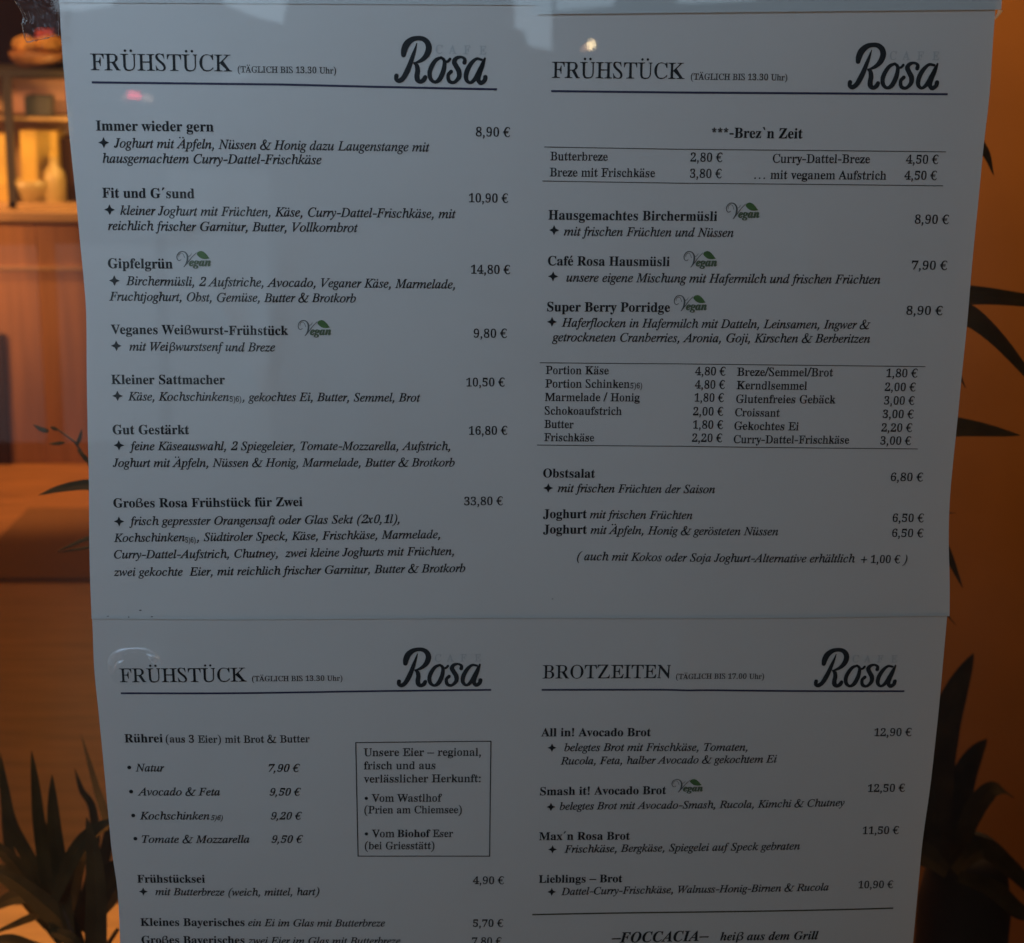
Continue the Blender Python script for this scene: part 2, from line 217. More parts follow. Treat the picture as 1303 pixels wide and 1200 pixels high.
  'ß': '/e+D*v+F-M+H.$+N.Q+X.y+q/R,+/o,C0+,^0<,}0G-D0L-l0L./0G.G0>.b0*.r/j.w/K.r/$.e.c.L.E.8.5.).,-e.#-e.&.2-{.W-p.v-a/,-Q/9-B/G-%/K,k/M,S/I,1/>+m/++Q.n+=.M+(.-*v,k*v,T+(,J+3,H+:,Q+I,u+v-)+r-3+R-=+E-F+?-Z+8-q+>.%+H.2+W.=+l.D,3.F,Q.D,p.<-...-A-u-N-X-W-4-],b-^,b.%-&.(->./-R.:-e.I-o.U.#.t.&/,.&/D-}/T-u/c-k/n-]/v-M/{-=0#-$/z,k/r,U/^,G/A,B/#,@.Y,E*v',
  'ä': '.{-x*l-_*o-K*x-?+/-<+=-)+.,h*y,J*p,+*m+k*p+Z*v+H+*+:+=+2+R+2+p+8,,+L,I+b,Y,1,q,i-,-8-8-8-p-3.--&.=,i.C,H.A,>.<,:.6,:.1,I-r,M-_,I-L,>-=,--3+r-0+]-3+O-:+F-F+A-T+?-e+A-x+F.*+Q.:+m.P,1.],J.d,q.f-:.e-W._-q.U.+.I.8.8.C.#.J-W.L+O.P+J.U+K.e+S.r+>.]+).I*v.4*n;,f+J-$+R-8+f-8,r,u,g,h,^,[,T,M,=,H+y,L+Z,T+O|,a/o,U04,:0H+t0H+X04+N/o+X/O+t/=,:/=,U/O|.S/o.I04..0H-h0H-L04-B/o-L/O-h/=../=.I/O',
  'ü': '/B,P*l,/*p+v*w+b+0+T+J+L+y+J.++C.<+:.@+(.C+(.],b.],b+g,f+Y,l+R,s+N-&+L-4+M-A+S-M+[-V+i-U.(-Q.6-L.=-C.@-..C-..].l.].l+a.o+Q.s+L.{+H/7+E/7+*.M+#-V*k-X+C-L+2-2*z,p*o|,l/o,b04,G0H,%0H+e04+Y/o+e/O,%/=,G/=,b/O|._/o.T04.:0H-s0H-W04-M/o-W/O-s/=.:/=.T/O',
  'é': '.N,i*l,J*o,.*x+o+.+Y+C+H+]+<+}+3,E+0,l+3-6+<-V+I-u+Z.4+q.I,1.X,M.c,l.f-/.d-J.Z-b.N-v.<.,.$.7-e.?-E.A,p,G,p,L,>,S,(,[+q,h+d,u+Z-++T-H+S-Y+X-k+d..,).D+n.%+D-^+(-8*q;,F-<-:-<-7-{-0.7-(.A,u.D,g.C,W.9,L-},I-m|,E/-,o/--y0T,x0b',
  ' ': '-2',
  '-': '-s+9,Y-Z,Y-Z-M+9-M',
  '–': '/B*v,_/G,_/G-@*v-@',
  '!': '-^,q+O,f+r,H,.+},.+_+r+S+O+_+,+}*p,H*p,f+,|,#,O,G,O,t0),U0K+o0K+P0)',
  '´': '-s+i/7,=/7-Q0d,B0p',
  '`': '-s,{/7,L/7+C0e,S0p',
  '*': '.>,g.r-%0.,Y0E,40.,M.r|,c/(+Y/c+8/E+C.u,Z.j|,R/)+V.6+h-i,9-e,h.t|,L.t,z-e-L-i-].6,b/)|,X.j-q.u-{/E-Y/c,Q/(',
},
 'r': {
  'a': '.q-x*h-l*h-]*n-N+2-L+:-,+4,L*q,L*l+s*j+h*u+9+A+E+I+B+d+H,/+P,@+c,V+},j,H,{-H-<-F-s-=.2-0.=,c.?,B.<,<.7,6./,?-c,>-L,9-=,0-0+m-,+Y-0+R-<+N-L+L-}+O.7+_.I+z.V,H.Z,:.^,b.j-P._-H.[.+.M.#.E-{.F...6.5.$.:-a.<+O.Q+N.p+W.V+0.:*p.0*j;,f+N,z+N-,+Q-=+Z-H+h-H,n-(,k,i,a,J,I,>,5,:,+,8+p,?+W,H+O',
  'b': '/(+E*g+X/[+T/t+M/x+50#+50E,M0E,J.G,F.H,v.O-<.f-I.j-z.d-w.].I.C.G.<.V.&.^-r.i-Q.n,u.j,A.d,$.Y+e.M+L.5+1-Y*q-_*u-b*o-+*h,a*{,0+4+[*g;--+9-K+=-]+M-n+r-w,E-x---r-[-j-p-b.#-Z.)-M..,h.-,T-z,M-j,M+j,P+O,U+G,l+B,u+<',
  'c': '.>,k*h,B*q,G*w,M*q+u+.+N+H+b+Q+Q+l+F,5+A,d+B-2+G-N+S-q+f.4+x.G,(.M,d.e,Y.Z,R.a-$.k-Q.b-K.Z-B.e-q.O-z.I.).=...)./-Z.*-H-{->-n-:-Z-:-J-@-E-L-?.2-6.?,g.@,a.>,Q.1,D-v,9-W,3,},7,J,E,$,T+j,f+[,y+T-C+R-X+U-p+c./+y.J+b.-+?-s+2,}*i',
  'd': '/1,Y*h,I*i,A*m+i+5+i+=+Z+M+M+l+D,<+A,m+G-E+P-j+[.(+k.8+i.@,N.j,r.i-8.O-j.I-f.H-_/l-Z/s-S/w,x0+-+0+--/}--0E.Y0E.V+c.Z+P.e+K.z+F.z+6/1+--J*f-d+:-k+8-=+/,n*j;,z+H-++J-7+P-M+R-Z+b-c+s-c-i-_-s-X-}-L.+-B./,^..,V.,,O.#,F-o,?-Y,9->,7,h,9,9,>+w,E+c,M+T,U+L,[+I',
  'e': '.E,i*h,@*q,D*w,J*q+t+-+N+F+_+Q+P+n+H,/+C,L+B,p+-,y+/-5+D->+J-[+R-t+].0+m.C+{.N,M.b,H.Z,C.a,l.j-8.f-5._-0.c-I.U-a.O-s.?.$.+.,-p.4-C.D-5.E,l,7,l,:,H,D,%,K+s,S+i,i+[,u+X->+V-U+Z-n+k.-,/.I+o.:+V-w+9,}*i;,7-@-E-@-@-r-8.--/.9-(.?,p.A,_.@,U.:,J.-,A-q,9-S',
  'f': '-F+,*r+,+:+T+?+^+D+b+J+d+]+d.,+-.,+-.b+d.b+d/6+g/U+p/q,%0.,005,R0@,K0E-#0O-M0E-G0@->0I-X0:-i06-s00-x0)-}/r-}/Z-y/C-u/3-n/(-[/#-G/%-:/--5/<-3/O-8/{-60$-*0%,k0#,c/t,Y/Z,W.b-H.b-H.,,V.,,V+a,X+N,]+E,e+@,p+>-C+<-C*r',
  'g': '._,a)9,5):,))I,,)F+M)S+S)X+H)Z+@)a+4)l+.)y+,*5+5*L+O*b+X*c+R*c+?*u+3+0+0+B+3+K+C+Y+B+]+E+k+N+y+],,+r,8,6,=,:,:+f,I+Q,_+E,y+?-<+?-Y+F-y+U.:+i.L+g.Q+w.X,:.[,D._,B.e,l.j-5.h-F.[-B.Y-7.c-J.Z.k.Y.K-}.1-}.<-b.?-<.7,q.%,Q-o,D-_,A-G,5-=,7-F,6-1,*,X,+,I,&,8+q,4+f,9+a-a+Z.0+P.C+H.W+4.a+%.e*o.h*T.^*Q.b*O.d*A.^*-.T)t.F)e.:)].+)V.$)Q-G)D-8)<;,l,R-),T-/,X-:,i-A-$-D-R-A-j-9.+-E.0-@.8-3.@,l.A,T.>,F./,<-j,9-9,=-$,D,i,R,V,[,S;,p)f-N)j-Y)m-k)v-w*/-x*@-v*F-r*J-O*M,-*N+z*D+t*6+s*++z)x,+)o,6)j',
  'h': '/<+6*r+6+<+2+2+++3+[+A+b+H+d+W+c/f+[/w+U/z+@0#+@0E,V0E,V.6,r.>-Q.e-^.j-}.i.-.d.Z.=.Y.+.b-b.c-K.d+M.k+@.r+=/3+</3*r-C*r-C+<-e+?-i+B-n+N-n-U-l-p-g-z-[.%-B.%,s-{,d-p,V-a,W+M,_+@,g+=-(+<-(*r',
  'i': '-6,1/++u/.+m/6+g/G+b/i+g01+m0B+u0J,10M,F0J,N0B,T01,Z/i,U/J,N/6,F/.|+6*r+6+:+R+=+Z+@+_+C+c+M+d-t+b.1+^.7+..F+>.G+A.>+C.b,W.b,X+M,_+@,g+=-(+:-(*r',
  'k': '/%+5*r+5+:+2+2+++3+Z+@+_+E+c+P+d/X+b/o+]/w+.0*+?0++A/}+C0E,U0E,{-.-[.&-o.D-n.<->.G-H.F-L.=-L.b.t.b.t.O/,.F.T.9-c-F.p+K/$+>/B+</B*r-K*r-K+<-j+=-q+?-p+J,],T,V,O,W+M,_+@,g+=-(+:-(*r',
  'l': '-7+6*r+6+:+R+=+[+A+c+P+d/X+b/n+]/w+.0++?0++B/}+B0E,W0E,W+P,Z+E,_+@,g+=-(+:-(*r',
  'm': '17+7*r+7+<+3+2+++3+Y+@+_+E+c+P+c.(+[.8+U.<+@.?+@.b,U.b,U.4,q.<-R.h-u.j.*.d.T.?.T.0.r.8/S.d/a.j0%.i0/.e0[.=0Z.+0a-u0e-K0e+M0l+@0s+=13+<13*r/G*r/G+</b+=/i+@/p+N/p-Z/j-z/_.%/E.%/:.$/*-w.l-t.[-c.]+K.d+@.k+=/++</+*r-B*r-B+<-Z+=-c+@-j+K-j-h-f-v-b-}-X.%-?.%,o-z,b-p,U-a,V+N,]+@,e+=-$+:-$*r',
  'n': '/<+6*r+6+<+2+2+++3+[+A+a+G+d+T+c.(+[.8+U.<+@.?+@.b,V.b,V.7,r.>-P.e-^.j-}.i.-.d.Z.=.Y.+.b-b.c-K.d+M.k+@.r+=/3+</3*r-C*r-C+<-e+?-i+B-n+N-n-U-l-p-g-z-[.%-B.%,s-{,d-p,V-a,W+M,_+@,g+=-(+<-(*r',
  'o': '.i,x*h,L*q,R*w,[*n,#+*+o+5+d+C+V+W+J+x+B,K+@,i+B--+J-Y+V-z+i.=+}.N,Z.d,Q.Z,K.a,w.j-H.a-C.Z-9.d-r.N.0.6.>-{.I-Z.P-6.S,i.Q,A.J+v.>+U.0+A.%+4-p+)-9*n-C*w-I*q;,x+6-7+:-E+F-M+T-T+i-Z,+-^,i-Z-M-U-e-L.#-C.3-5.@,x.C,_.?,Q.3,H.#,:-M,6,i,:,+,@+i,H+T,P+F,^+:',
  'r': '.7+1*r+1+:+W+?+^+C+b+J+d-t+_.7+-.F+>.G+A.>+C.b,T.b,P.,,J.*,u.1-O.i-h.j-t.i.#.d.3.C.9.&.9-g.6-[..-P-q-L-W-P-K-s-1-t-&-o,l-n,c-b,Y-L,W-6,W+[,Z+K,^+D,e+A-?+<-?*r',
  's': '.7,f*h,C*o,D*t,I*q,,*z+k*z+e*w+[*i+>*i+>,?+a,?+i+z+s+f,)+K,6+>,Y+:,y+=--+J-4+_-1+u-&,*,+,R+p,_+a,n+X,y+T-,+S-Q+K-m+N.%+X.=+g.K+x.V,<.b,D.j,k.j-&.a,}.^-K.[-P.^-Y.k-v.k-v-L-U-L-C-w-4.3-).>,d.@,I.>,?.4,7.&,7-m,@-]-P-)-f,p-n,^-m,F-o,4-v+}-x+h-u+T-n+C-b+3-Y+/-X+&->*z-+*q,}*i',
  't': '-T,I*i,6*j,,*o+t+%+Z+F+c+O+_+l+_..+1..+2.Q+A.]+V.e+d.r,,/S,I0$,j0$,T.b-H.b-L..,S..,T+d,[+V-#+U-3+c-B+}-c+k-V+P-@+C,w+#,Y*j',
  'u': '/6,P*h,:*i+^+?+f+I+]+q+Z.(+T.8+N.<+8.?+8.b,P.b,R+d,V+Y,^+R,g+P-%+P-O+T-]+]-h+j-f.+-b.6-[.:-,.F-:.G->.?->.b.[.b.[+_._+S.e+N/:+A/++@/(+I/(+8/7+/-O*f-i+=-s+>-M+9,p*r,s*m',
  'v': '.J,U*h+S-r+B.8+8.=*y.>*y.b,r.b,r.P,{.G,H.<,C.4,u,X-_.+-_.<-8.G-M.P-M.b.G.b.G.A.C.F.@.6..-m,u*h',
  'y': '.D+W)9+K)9+@)@+/)W+))i*{)o*z*/+**P+3*X+B*Z+R*Y+_*U+g*K+j*@+j)w+})x,.*(,>*>,H*W,P*v+P-v+?.9+9.=*w.>*w.b,p.b,p.>,t.F,z.F,F.:,C.3,v,T-U-n-Z.$-[.<-:.G-L.F-M.>-M.b.B.b.B.>.D.F.M.F.D.?.@.E.>.6.--m,v*T,b*$,T)i,<)d+v)@+j):',
  'z': '.=+%*r+%+3,}.8,G.6,#.3+u.,+g-t+_-d+U-F+3-F+9.b.=.b.=.A,E+D-D+I-P+R-a+i-k+}-w,A.?,A.4*r',
  'A': '/t*{*r*{+>*x+4*i+5+8+@+=+Q+L+s-?0P-_0O/H+l/W+N/a+G/p+A08+=08*r-S*r-S+>.*+A.:+D.D+I.G+N.D+a.*,H,:,H+{+e+x+D+x+B,P+4,G+4,D+>,D*r;,L,x-q,y-:.P',
  'B': '/z+)*r+)+<+k+F+r+L+w+Y+z+w+z/:+w/a+p/p+b/v+(/{+(0E-w0D.Y0<.y01.y0%/,/u/:/f/E/S/K/?/M/(/H.a/8.B.{.+.m-z.H-n.K-w.z-k.z-a/?-L/L->/V-//^,w/e,P/_,+/V+m/J+W//+?/9+6.^*{.0*s;,z.$-r.*./.4.<.@.C.Q.G.a.H/4.E/J.?/Z.1/m-x/t-O/v-0/t-%/p,z/V;-U+D.(+F.3+J.B+R.K+_.T+x.X,8.X,c.S,}.K-6.C-@.--M-x-Q,z-U,z+g,}+S-%+L-,+H-9+E',
  'C': '0:-y*g-@*q-H*u,o*{,F+4,P+>,4+U+o,$+],H+S,c+I-?+H-k+K..+W.d+i/-,+/V,M/z,j01,e07-J0B-C0F.-0O.Q0E.H0B.v0>.y09/802/R01/_08/j0O020O02.L/k.L/E/F/1/e/#/o.m/w.Q/}.)0%-Y0#-I/w-8/n-(/^,r/K,g/4,^.r,W.P,S.+,S-2,W,j,_,J,i,0,t+t-)+c-9+T-L+K-c+E.6+D.c+G.}+P/=+b/W+x/y,D0@,%0,+e/r+Q/Z+A/A+5/B+*.v*w.A*l.=*h',
  'D': '0V+-*r+-+<+o+F+t+K+x+X+z/A+v/b+p/p+[/v+(/{+(0E-o0E.C0@.v03.t0+/5/v/S/_/l/C/w/30-.k08.D0>-[0<--04,]0&,8/n+r/V+U/<+A/.+/._*{.3*t-]*r;-U+D.4+H.H+P.b+d.n+u.y,1/,,Z/0,}/3-H/2.+/..N/(.n.y/..n/D.a/U.O/d.>/n.)/s-V/u-./r-&/n,{/Z,{+Y-%+L-++H-8+E',
  'E': '/z+&*r+&+<+H+?+s+J+y+Z+{+s+{/:+x/_+t/k+k/r+V/t+D/y+)/{+)0E/e0E/e.X/C.X/:/)/./D.x/[.e/j-}/r-[/r--/p-%/l,{/V,{-x-_-z-l.$-t...*.I.1.a.9/,.Z/,.Z,9.8,9.3,a.+,}-u-=-n-E-b-I,{-L,{+h-%+P-0+J-r+H.W+M.g+P.y+Y/1+l/L,9/b,g0-,g/g*r',
  'F': '/S+(*r+(+<+R+A+k+H+r+M+w+Z+z+y+z/A+w/_+p/m+_/t+&/}+&0E/_0E/_.X/=.X/4/$/(/C.s/].b/k.U/n-r/s-1/r-%/o,}/j,z-y-[-{-i.&-q./.%.J...c.5/..X/..X,9.5,9./,c.&,}-r-?-i-G-[-L,z-M,z+q-%+Q-*+K-9+D-L+A.*+=.**r',
  'G': '0c.,*h-F*m-D*q,c+(,k+/,^+4,I+C,.+^+q+}+^,F+T,a+J-?+J-l+L./+X.e+j/.,,/W,O/z,i00,d07-I0B-B0F.,0O._0D.U0A/509/503/P01/Z05/k0O020O02.L/k.L/>/R/0/e.{/o.e/y.+0%-[0#-J/w-9/n-)/_,t/K,i/4,a.r,Y.Q,U.,,U-2,],V,f,8,w+m-4+R-O+A-c+:.3+8.c+:.v+C/(+S/++g/+,R/%,l.x,t.d,y.*-#.*-F0t-F0t-#0I,z07,v01,t0,,m0&,S0&+9/^+,/b+$.x*n',
  'H': '0r+(*r+(+=+Z+B+q+I+w+W+z+v+z/E+x/Z+r/l+k/q+S/w+)/{+)0E-t0E-t/{-3/s-*/o-$/h,z/J,z.#/+.#/*/J/&/i.{/o.s/s.1/{.10E0{0E0{/}0H/v08/q04/o0-/a0+/E0++v0,+_03+L09+G0P+@0{+=0{*r.1*r.1+=.[+@.s+F.{+K/%+R/*+o/+-K,z-K,z+o-$+S-++I-5+D-H+@-t+=-t*r',
  'I': '-v+%*r+%+<+]+D+m+I+r+L+y+Z+{+q+{/M+y/c+u/n+p/r+Z/w+%/{+%0E-v0E-v/{-J/x-./r-)/n-#/c,{/M,{+s-$+W-++L-A+D-x+<-x*r',
  'K': '0f+)*r+)+=+Z+B+r+I+x+W+{+v+{/E+y/Z+r/m+l/r+S/x+*/{+*0E-t0E-t/{-3/s-+/o-%/h,{/J,y-r.]/G/*/u.}/w.=/{.=0E0d0E0d/{0&/x/n/p.:.=07+W0E+L0U+C0j+?1.+=1.*r.0*r.0+=.o+A.x+H.w+O.l+a-*-@,{-8,{+o-%+S-,+I-6+D-H+@-t+=-t*r',
  'L': '/k+(*r+(+=+D+?+h+G+r+K+x+]+z+v+z/E+x/[+r/m+k/r+S/x+)/{+)0E-}0E-}/{-I/x-1/s-)/n,}/^,z/E,z+x-$+S--+K-X+H.Y+M.m+S.{+^/3+t/J,A/_,r0*,r/f*r',
  'M': '2/+4*r+4+=+3+4+,+5+^+A+f+b+g/U+y/Y+v/i+q/p+j/t+^/w+./{+10E-,0E.K,n090E200E24/}1h/w1U/q1L/i1F/U1D+u1G+V1M+H1a+A2:+=2:*r/N*r/N+=/}+A07+F0?+M0D+Z0L/J.G*r.(*r,M/@,@+g,E+A,{+4,u+4,u+=,u*r',
  'P': '/b+(*r+(+=+Z+B+q+I+w+W+z+v+z/E+x/Z+s/j+l/q+)/}+)0E.$0D.X0>.n07/70#/)/w/:/k/L/Q/V/5/Y.o/U.J/I.+/3-j/,-d/6-Y._-D.2-=,z-<,z+o-&+P-++J-5+D-H+@-t+=-t*r;,z-h-w-k.5-u.D.+.N.N.P.l.N//.J/F.C/X.9/f.1/k-z/q-O/s-./q-$/m,z/]',
  'S': '/#->*i,f*n+u+%+n+#+h*j+K*j+4,i+R,k+a,D+n,),,+b,I+I,h+:-0+6-A+7-N+=-Y+D-d+N-j+Z-m+j-m+y-i,6-U,W-/-(,4-l+j.4+Q.S+>.z+6/<+5/U+8/h+A0$+O08+d0H+s0O,40V,R0Y,u0W-^0G-g0I-m0W./0W.C.j.%.j-o/?-d/T-U/g-G/t-.0*,v0/,d00,G0,,6/x,//d,//U,3/A,E/#,k.U-s-_.1-G.M,z.a,N.f,/.e+l.[+Q.N+:.:+(-{*s-_*k',
  'T': '/g+x*r+x+=,Q+A,g+G,n+M,s+],u+v,u/u,1/s+x/m+h/Y+T/5+N/$+G.V+#.V+#0E/p0E/p.U/M.U/H.t/</?/-/Z.v/l.j/q-v/u-v+v-x+[.#+M.*+G.@+A.t+=.t*r',
  'U': '0S-q*e-,*k-.*p,[*z,E+,,L+8,=+M,/+f,&,(+{,G+y/E+v/a+q/l+j/q+R/w+(/{+(0E-r0E-r/{-E/w-./r-&/n,}/d,y/E,z,C-*+p-5+]->+S-I+L-^+E.2+B.c+G.p+M.{+V/8+q/@,(/I,S/J/E/H/[/B/v.b0*.r03.r0E0I0E0I/}0*/v0#/U/},p/u,6/g+b/U+G/G+:/:+7/C+1/,*}.q*v.G*p.K*l',
  'V': '/l-E*e+W/M+H/h+A/o+//v*d/}*d0E-S0E-S/{,}/x,h/s,^/m,[/e,e/H-h,n.z/T/#/w.G0+.Q0*.S/{.S0E0&0E0&/{0*0*060*/f/y/_/e/Q/F-e*e',
  'W': '1r,s*g+K/Y+B/n+</t+)/y*d/{*d0E-20E-2/{,e/y,W/v,S/s,O/m,O/b,V/B-D,x.X/,.G/a.?/o.2/u-S/}-S0E040E04/{/b/x/Q/u/L/p/I/h0<-,12/?18/S19/x0g0*0v0+0y/{0y0E2-0E2-0#1z/y1v/f1h/C08*g/r*g.q.F-:*g',
  '0': '/B-2*k,V*v,_*z,?+&+h+A+v+K+d+g+S,8+G,y+C-j+G.Y+S/@+d/l+v0-+h06,?0P,_0V,W0Z-30f-g0Z-^0V.#0P.S06.F0-.Y/l.i/@.v.X.z-i.v,y.o,P.^+q.T+].F+J.S+A-}+&-]*z-f*v;-2+Q-P+S-W+W-e+i-k+x-s,@-y,z-z.5-t/7-k/X-e/i-W/y-L0$,t0$,j/{,c/t,U/b,L/D,E.W,D-1,I,M,O,),Y+i,g+W,s+Q',
  '1': '/B+[*r+[+O,c+Q,l+V,p+b,u/[,{/],P/V,?/D,+/$+}.x+r.u+_.t+N.{+I/6+H/^+e/h,Q02-10b-t0b-n+u-o+d-t+U-{+Q/*+O/**r',
  '2': '/B+1*r+1+n,J-&,r-O-5-t-K.9-W.R-_.j-d/0-a/^-[/l-Q/x-?0(,^0&,U0#,I/v,A/i,=/],9/F,9/4,K.c,$.e+j.i+S.x+J/.+E/P+H/i+O0#+U0++E01+^0H+m0O,?0T,50W,i0f-30f-a0[-Y0W-x0U.>0K.Y05.K0-.Y/m.a/M.].}.J.J.1-}-d-M-4,v,,+u-l+x.2+{.?,1.J,e/,,e/(*r',
  '3': '/B,r*k,)*x,3*{+c+%+J+3+1+N+C+S+7+h+4+x+6,/+>,@+I,J+[,R+{,V+x,,+z+z,)+h,2+^,:+Y,F+V,m+T-:+V-S+b-e+q-m,(-q,6-s,a-m,y-_-5-I-F-4-M,a-Q+y-Q,0.6,c.6-0.:-C.F-P.T-Z.g-a.{-c/A-]/_-O/w-@0%,x0(,X0&,O0#,B/p,9/V,9/:,J.o+u.r+h.u+Y/#+N//+H/8+C/V+H/u+R0.+C05+]0J+w0T,90V,40Z,^0e-10f-]0[-V0W.,0R.:0L.W07.J0/.X/o._/Y.b/D.^/&.T.g.G.O...5-o.(-l-}-W-z-y-w.W-].L-U.X-K.h-3.q,q.r,O.n,/.h+s.R+P.b+J.Q+<.4+)-t*z-W*{-c*y-5*l',
  '4': '/B,=*r,=+O-&+S-6+W-@+b-B+n-C,A*{,A*{,x-K0_.=0_.=-(/?-(/?,A.=,A.>+j.C+].K+V.^+R/8+O/8*r;+i-&-C-(-C.@-H/]-:/O',
  '5': '/B,t*k,+*x,6*{+j+%+X+-+O+4+<+K+K+O+@+e+<+x+@,5+F,A+S,I+f,N,%,P,#,+,)+q,3+_,?+W,n+T-2+V-O+c-c+x-m,>-o,Y-l-,-e-@-X-O-J-Z-8-c,i-g,L-g,6-d+k-X+M-k+X0_.g0_.k/%.1/%.)/O.%/V-m/X,</X,C.F,>.=,..?,W.L->.L-[.D-V.A-U.D-v.@.5.4.S-{.K-p.a-M.l-%.m,X.h,..W+e.H+N.V+H..++-m*}-J*{-W*x',
  '6': '/B-<*k,g*u,o*y,>++,%+7+n+H+}+O+o+a+e+t+T,I+M,r+J-E+K-j+G-r+3.++M.9+R._+d/A+o/Z,)/z,=01,008,[0O-00W-&0Z-U0f-x0e.50X.*0V.W0M.l0C.{00.i0+.m/{.q/e.o/Q.e/=.W/2.L/--p/(.#/I.$/[-{/p-s0#-h0)-O0*-+0%,q/o,]/N,L.z,A.<,<.:-%.A,s.D-C.P-^.P-z.H-v.D.Z.0.m-y.^-p.l-[.t-D.y,x.y,Y.t,0.l+p._+W.T+J.c+?.8+)-g*w-k*r;->+R-_+U-i+]-t+o-{,).%,C.(,n.$-0-t-R-e-e-S-l,w-l,Y-d,A-P,E,h,P,3,W+z,f+e,v+U-%+R',
  '7': '/B,3*r.6/X,>/X,%/V+x/I+s.l+6.l+:0_/40_/401,w*r',
  '8': '/B--*k,A*w,I*{+w+(+T+?+c+F+W+Q+H+m+@,0+?,P+C,l+M-*+]->+m-K+c-R,%-f,?-m+[.7+l.A+a.P+S.o+O/=+T/_+d0%+n00+_07+y0J,*0O,Q0T,H0X,x0f-E0f-p0Z-j0V.:0N.I0H.[08.N00.[/y.h/[.l/2.f.m.Z.W.P.K.:.:.C.3-q.#.K-g.i-R.^-I.l-5.v,x.},^/$,?.z,$.r+h.[+H.i+?.G+)-j*x-n*t;-2.E-P.G-Z.O-m.e-v/$-x/H-p/g-_/}-O0),o0),d0%,Y/x,R/n,H/P,H/,,Q.n,i.X;-1+L-U+N-f+S-r+].$+p.+,%..,9.-,R.(,b-x,o-U-/-0-A,f-E,K-/,:,o,4,Q,5,/,@+l,Q+V,f+N',
  '9': '/B,g*k,0*w,=*z+x+$+X+5+H+I+U+L+L+Z+G+o+H,&+P,2+Y,9+u,D,2+f,9+Z,D+S,k+P-3+Q-?+V-S+m-h,9-o,R.%-N.*-M-f-J-.---5-5-<-0,j-%,C-(,F-.+o-E+L-Z+Y-g+N.$+G.=+D.W+D.z+J/G+R/b+a/y+i0*+Y01+l0A,(0K,X0W,S0[-&0f-<0e-U0Z-N0W-}0L.:0A.N01.A0*.H/}.Y/_.c/I.m/$.s.E.q-E.j,j.W,/.A+_.0+L.=+F.*+6-d+(-=*z-G*w;-.-k-K-l-[-p-i-x-v.--}.8-x.u-t/4-j/R-_/h-R/v-C0#,i/},U/r,L/e,E/Q,=/&,?.H,F./,K.%,X-r,k-l',
  'ä': '.q-x*h-l*h-]*n-N+2-L+:-,+4,L*q,L*l+s*j+h*u+9+A+E+I+B+d+H,/+P,@+c,V+},j,H,{-H-<-F-s-=.2-0.=,c.?,B.<,<.7,6./,?-c,>-L,9-=,0-0+m-,+Y-0+R-<+N-L+L-}+O.7+_.I+z.V,H.Z,:.^,b.j-P._-H.[.+.M.#.E-{.F...6.5.$.:-a.<+O.Q+N.p+W.V+0.:*p.0*j;,f+N,z+N-,+Q-=+Z-H+h-H,n-(,k,i,a,J,I,>,5,:,+,8+p,?+W,H+O|,g/o,^01,F0C,)0C+k01+c/o+k/S,)/B,F/B,^/S|.I/o.A01.)0C-f0C-M01-E/o-M/S-f/B.)/B.A/S',
  'Ä': '/t*{*r*{+>*x+4*i+5+8+@+=+Q+L+s-?0P-_0O/H+l/W+N/a+G/p+A08+=08*r-S*r-S+>.*+A.:+D.D+I.G+N.D+a.*,H,:,H+{+e+x+D+x+B,P+4,G+4,D+>,D*r;,L,x-q,y-:.P|-.1>-%1Y,h1l,J1l,21Y,*1>,20},J0k,h0k-%0}|/%1>.w1Y._1l.B1l.*1Y-{1>.*0}.B0k._0k.w0}',
  ' ': '-2',
  '.': '-2,S+A,J+_,0+r+k+r+P+_+G+A+P*}+k*j,0*j,J*}',
  ',': '-2,S+A,J+_,0+r+k+r+P+_+G+A+P*}+k*j,0*j,J*}|+c+&,R+X,R*c+q)R+:)r+p*d',
  ':': '-G,^+A,T+_,:+r+u+r+Z+_+Q+A+Z*}+u*j,:*j,T*}|,^.8,T.V,:.j+u.j+Z.V+Q.8+Z-t+u-c,:-c,T-t',
  '-': '-s+5,U-_,U-_-=+5-=',
  '–': '/B*r,Z/K,Z/K-5*r-5',
  '(': '-s-_0l,v/z,g/c,Y/G,N/*,>.E,9.&,5-A,5,W,9+r,>+S,N*o,g*6,v)x-_)--L(r,Q)W,9)r,$*6+m*V+R+C+J+g+E,1+B,y+E-h+J.2+R.U+m/B,$/c,90&,Q0A-L1&',
  ')': '-s+C1&,>0A,U0&,k/c,}/B-=.U-E.2-J-h-M,y-J,1-E+g-=+C,}*V,k*6,U)r,>)W+C(r+0)-+s)x,)*6,A*o,Q+S,U+r,Y,y,U.&,Q.E,A/*,)/c+s/z+00l',
  '/': '-G*j*h+V*h-Z0t,n0t',
  '+': '/t+2,p/f,p/f-X+2-X|-+*w-n*w-n-)-+-)|-+-F-n-F-n/Q-+/Q',
  '•': '.%-Z-D-Q-p-5.9,g.M,8.M+j.9+M-p+D-D+M,r+j,N,8,:,g,:-5,N-Q,r',
  '…': '3c,y+A,q+],X+n,<+n,#+]+u+A,#+$,<*n,X*n,q+$|/q+A/i+]/P+n/3+n.u+].m+A.u+$/3*n/P*n/i+$|2i+A2a+]2H+n2++n1m+]1e+A1m+$2+*n2H*n2a+$',
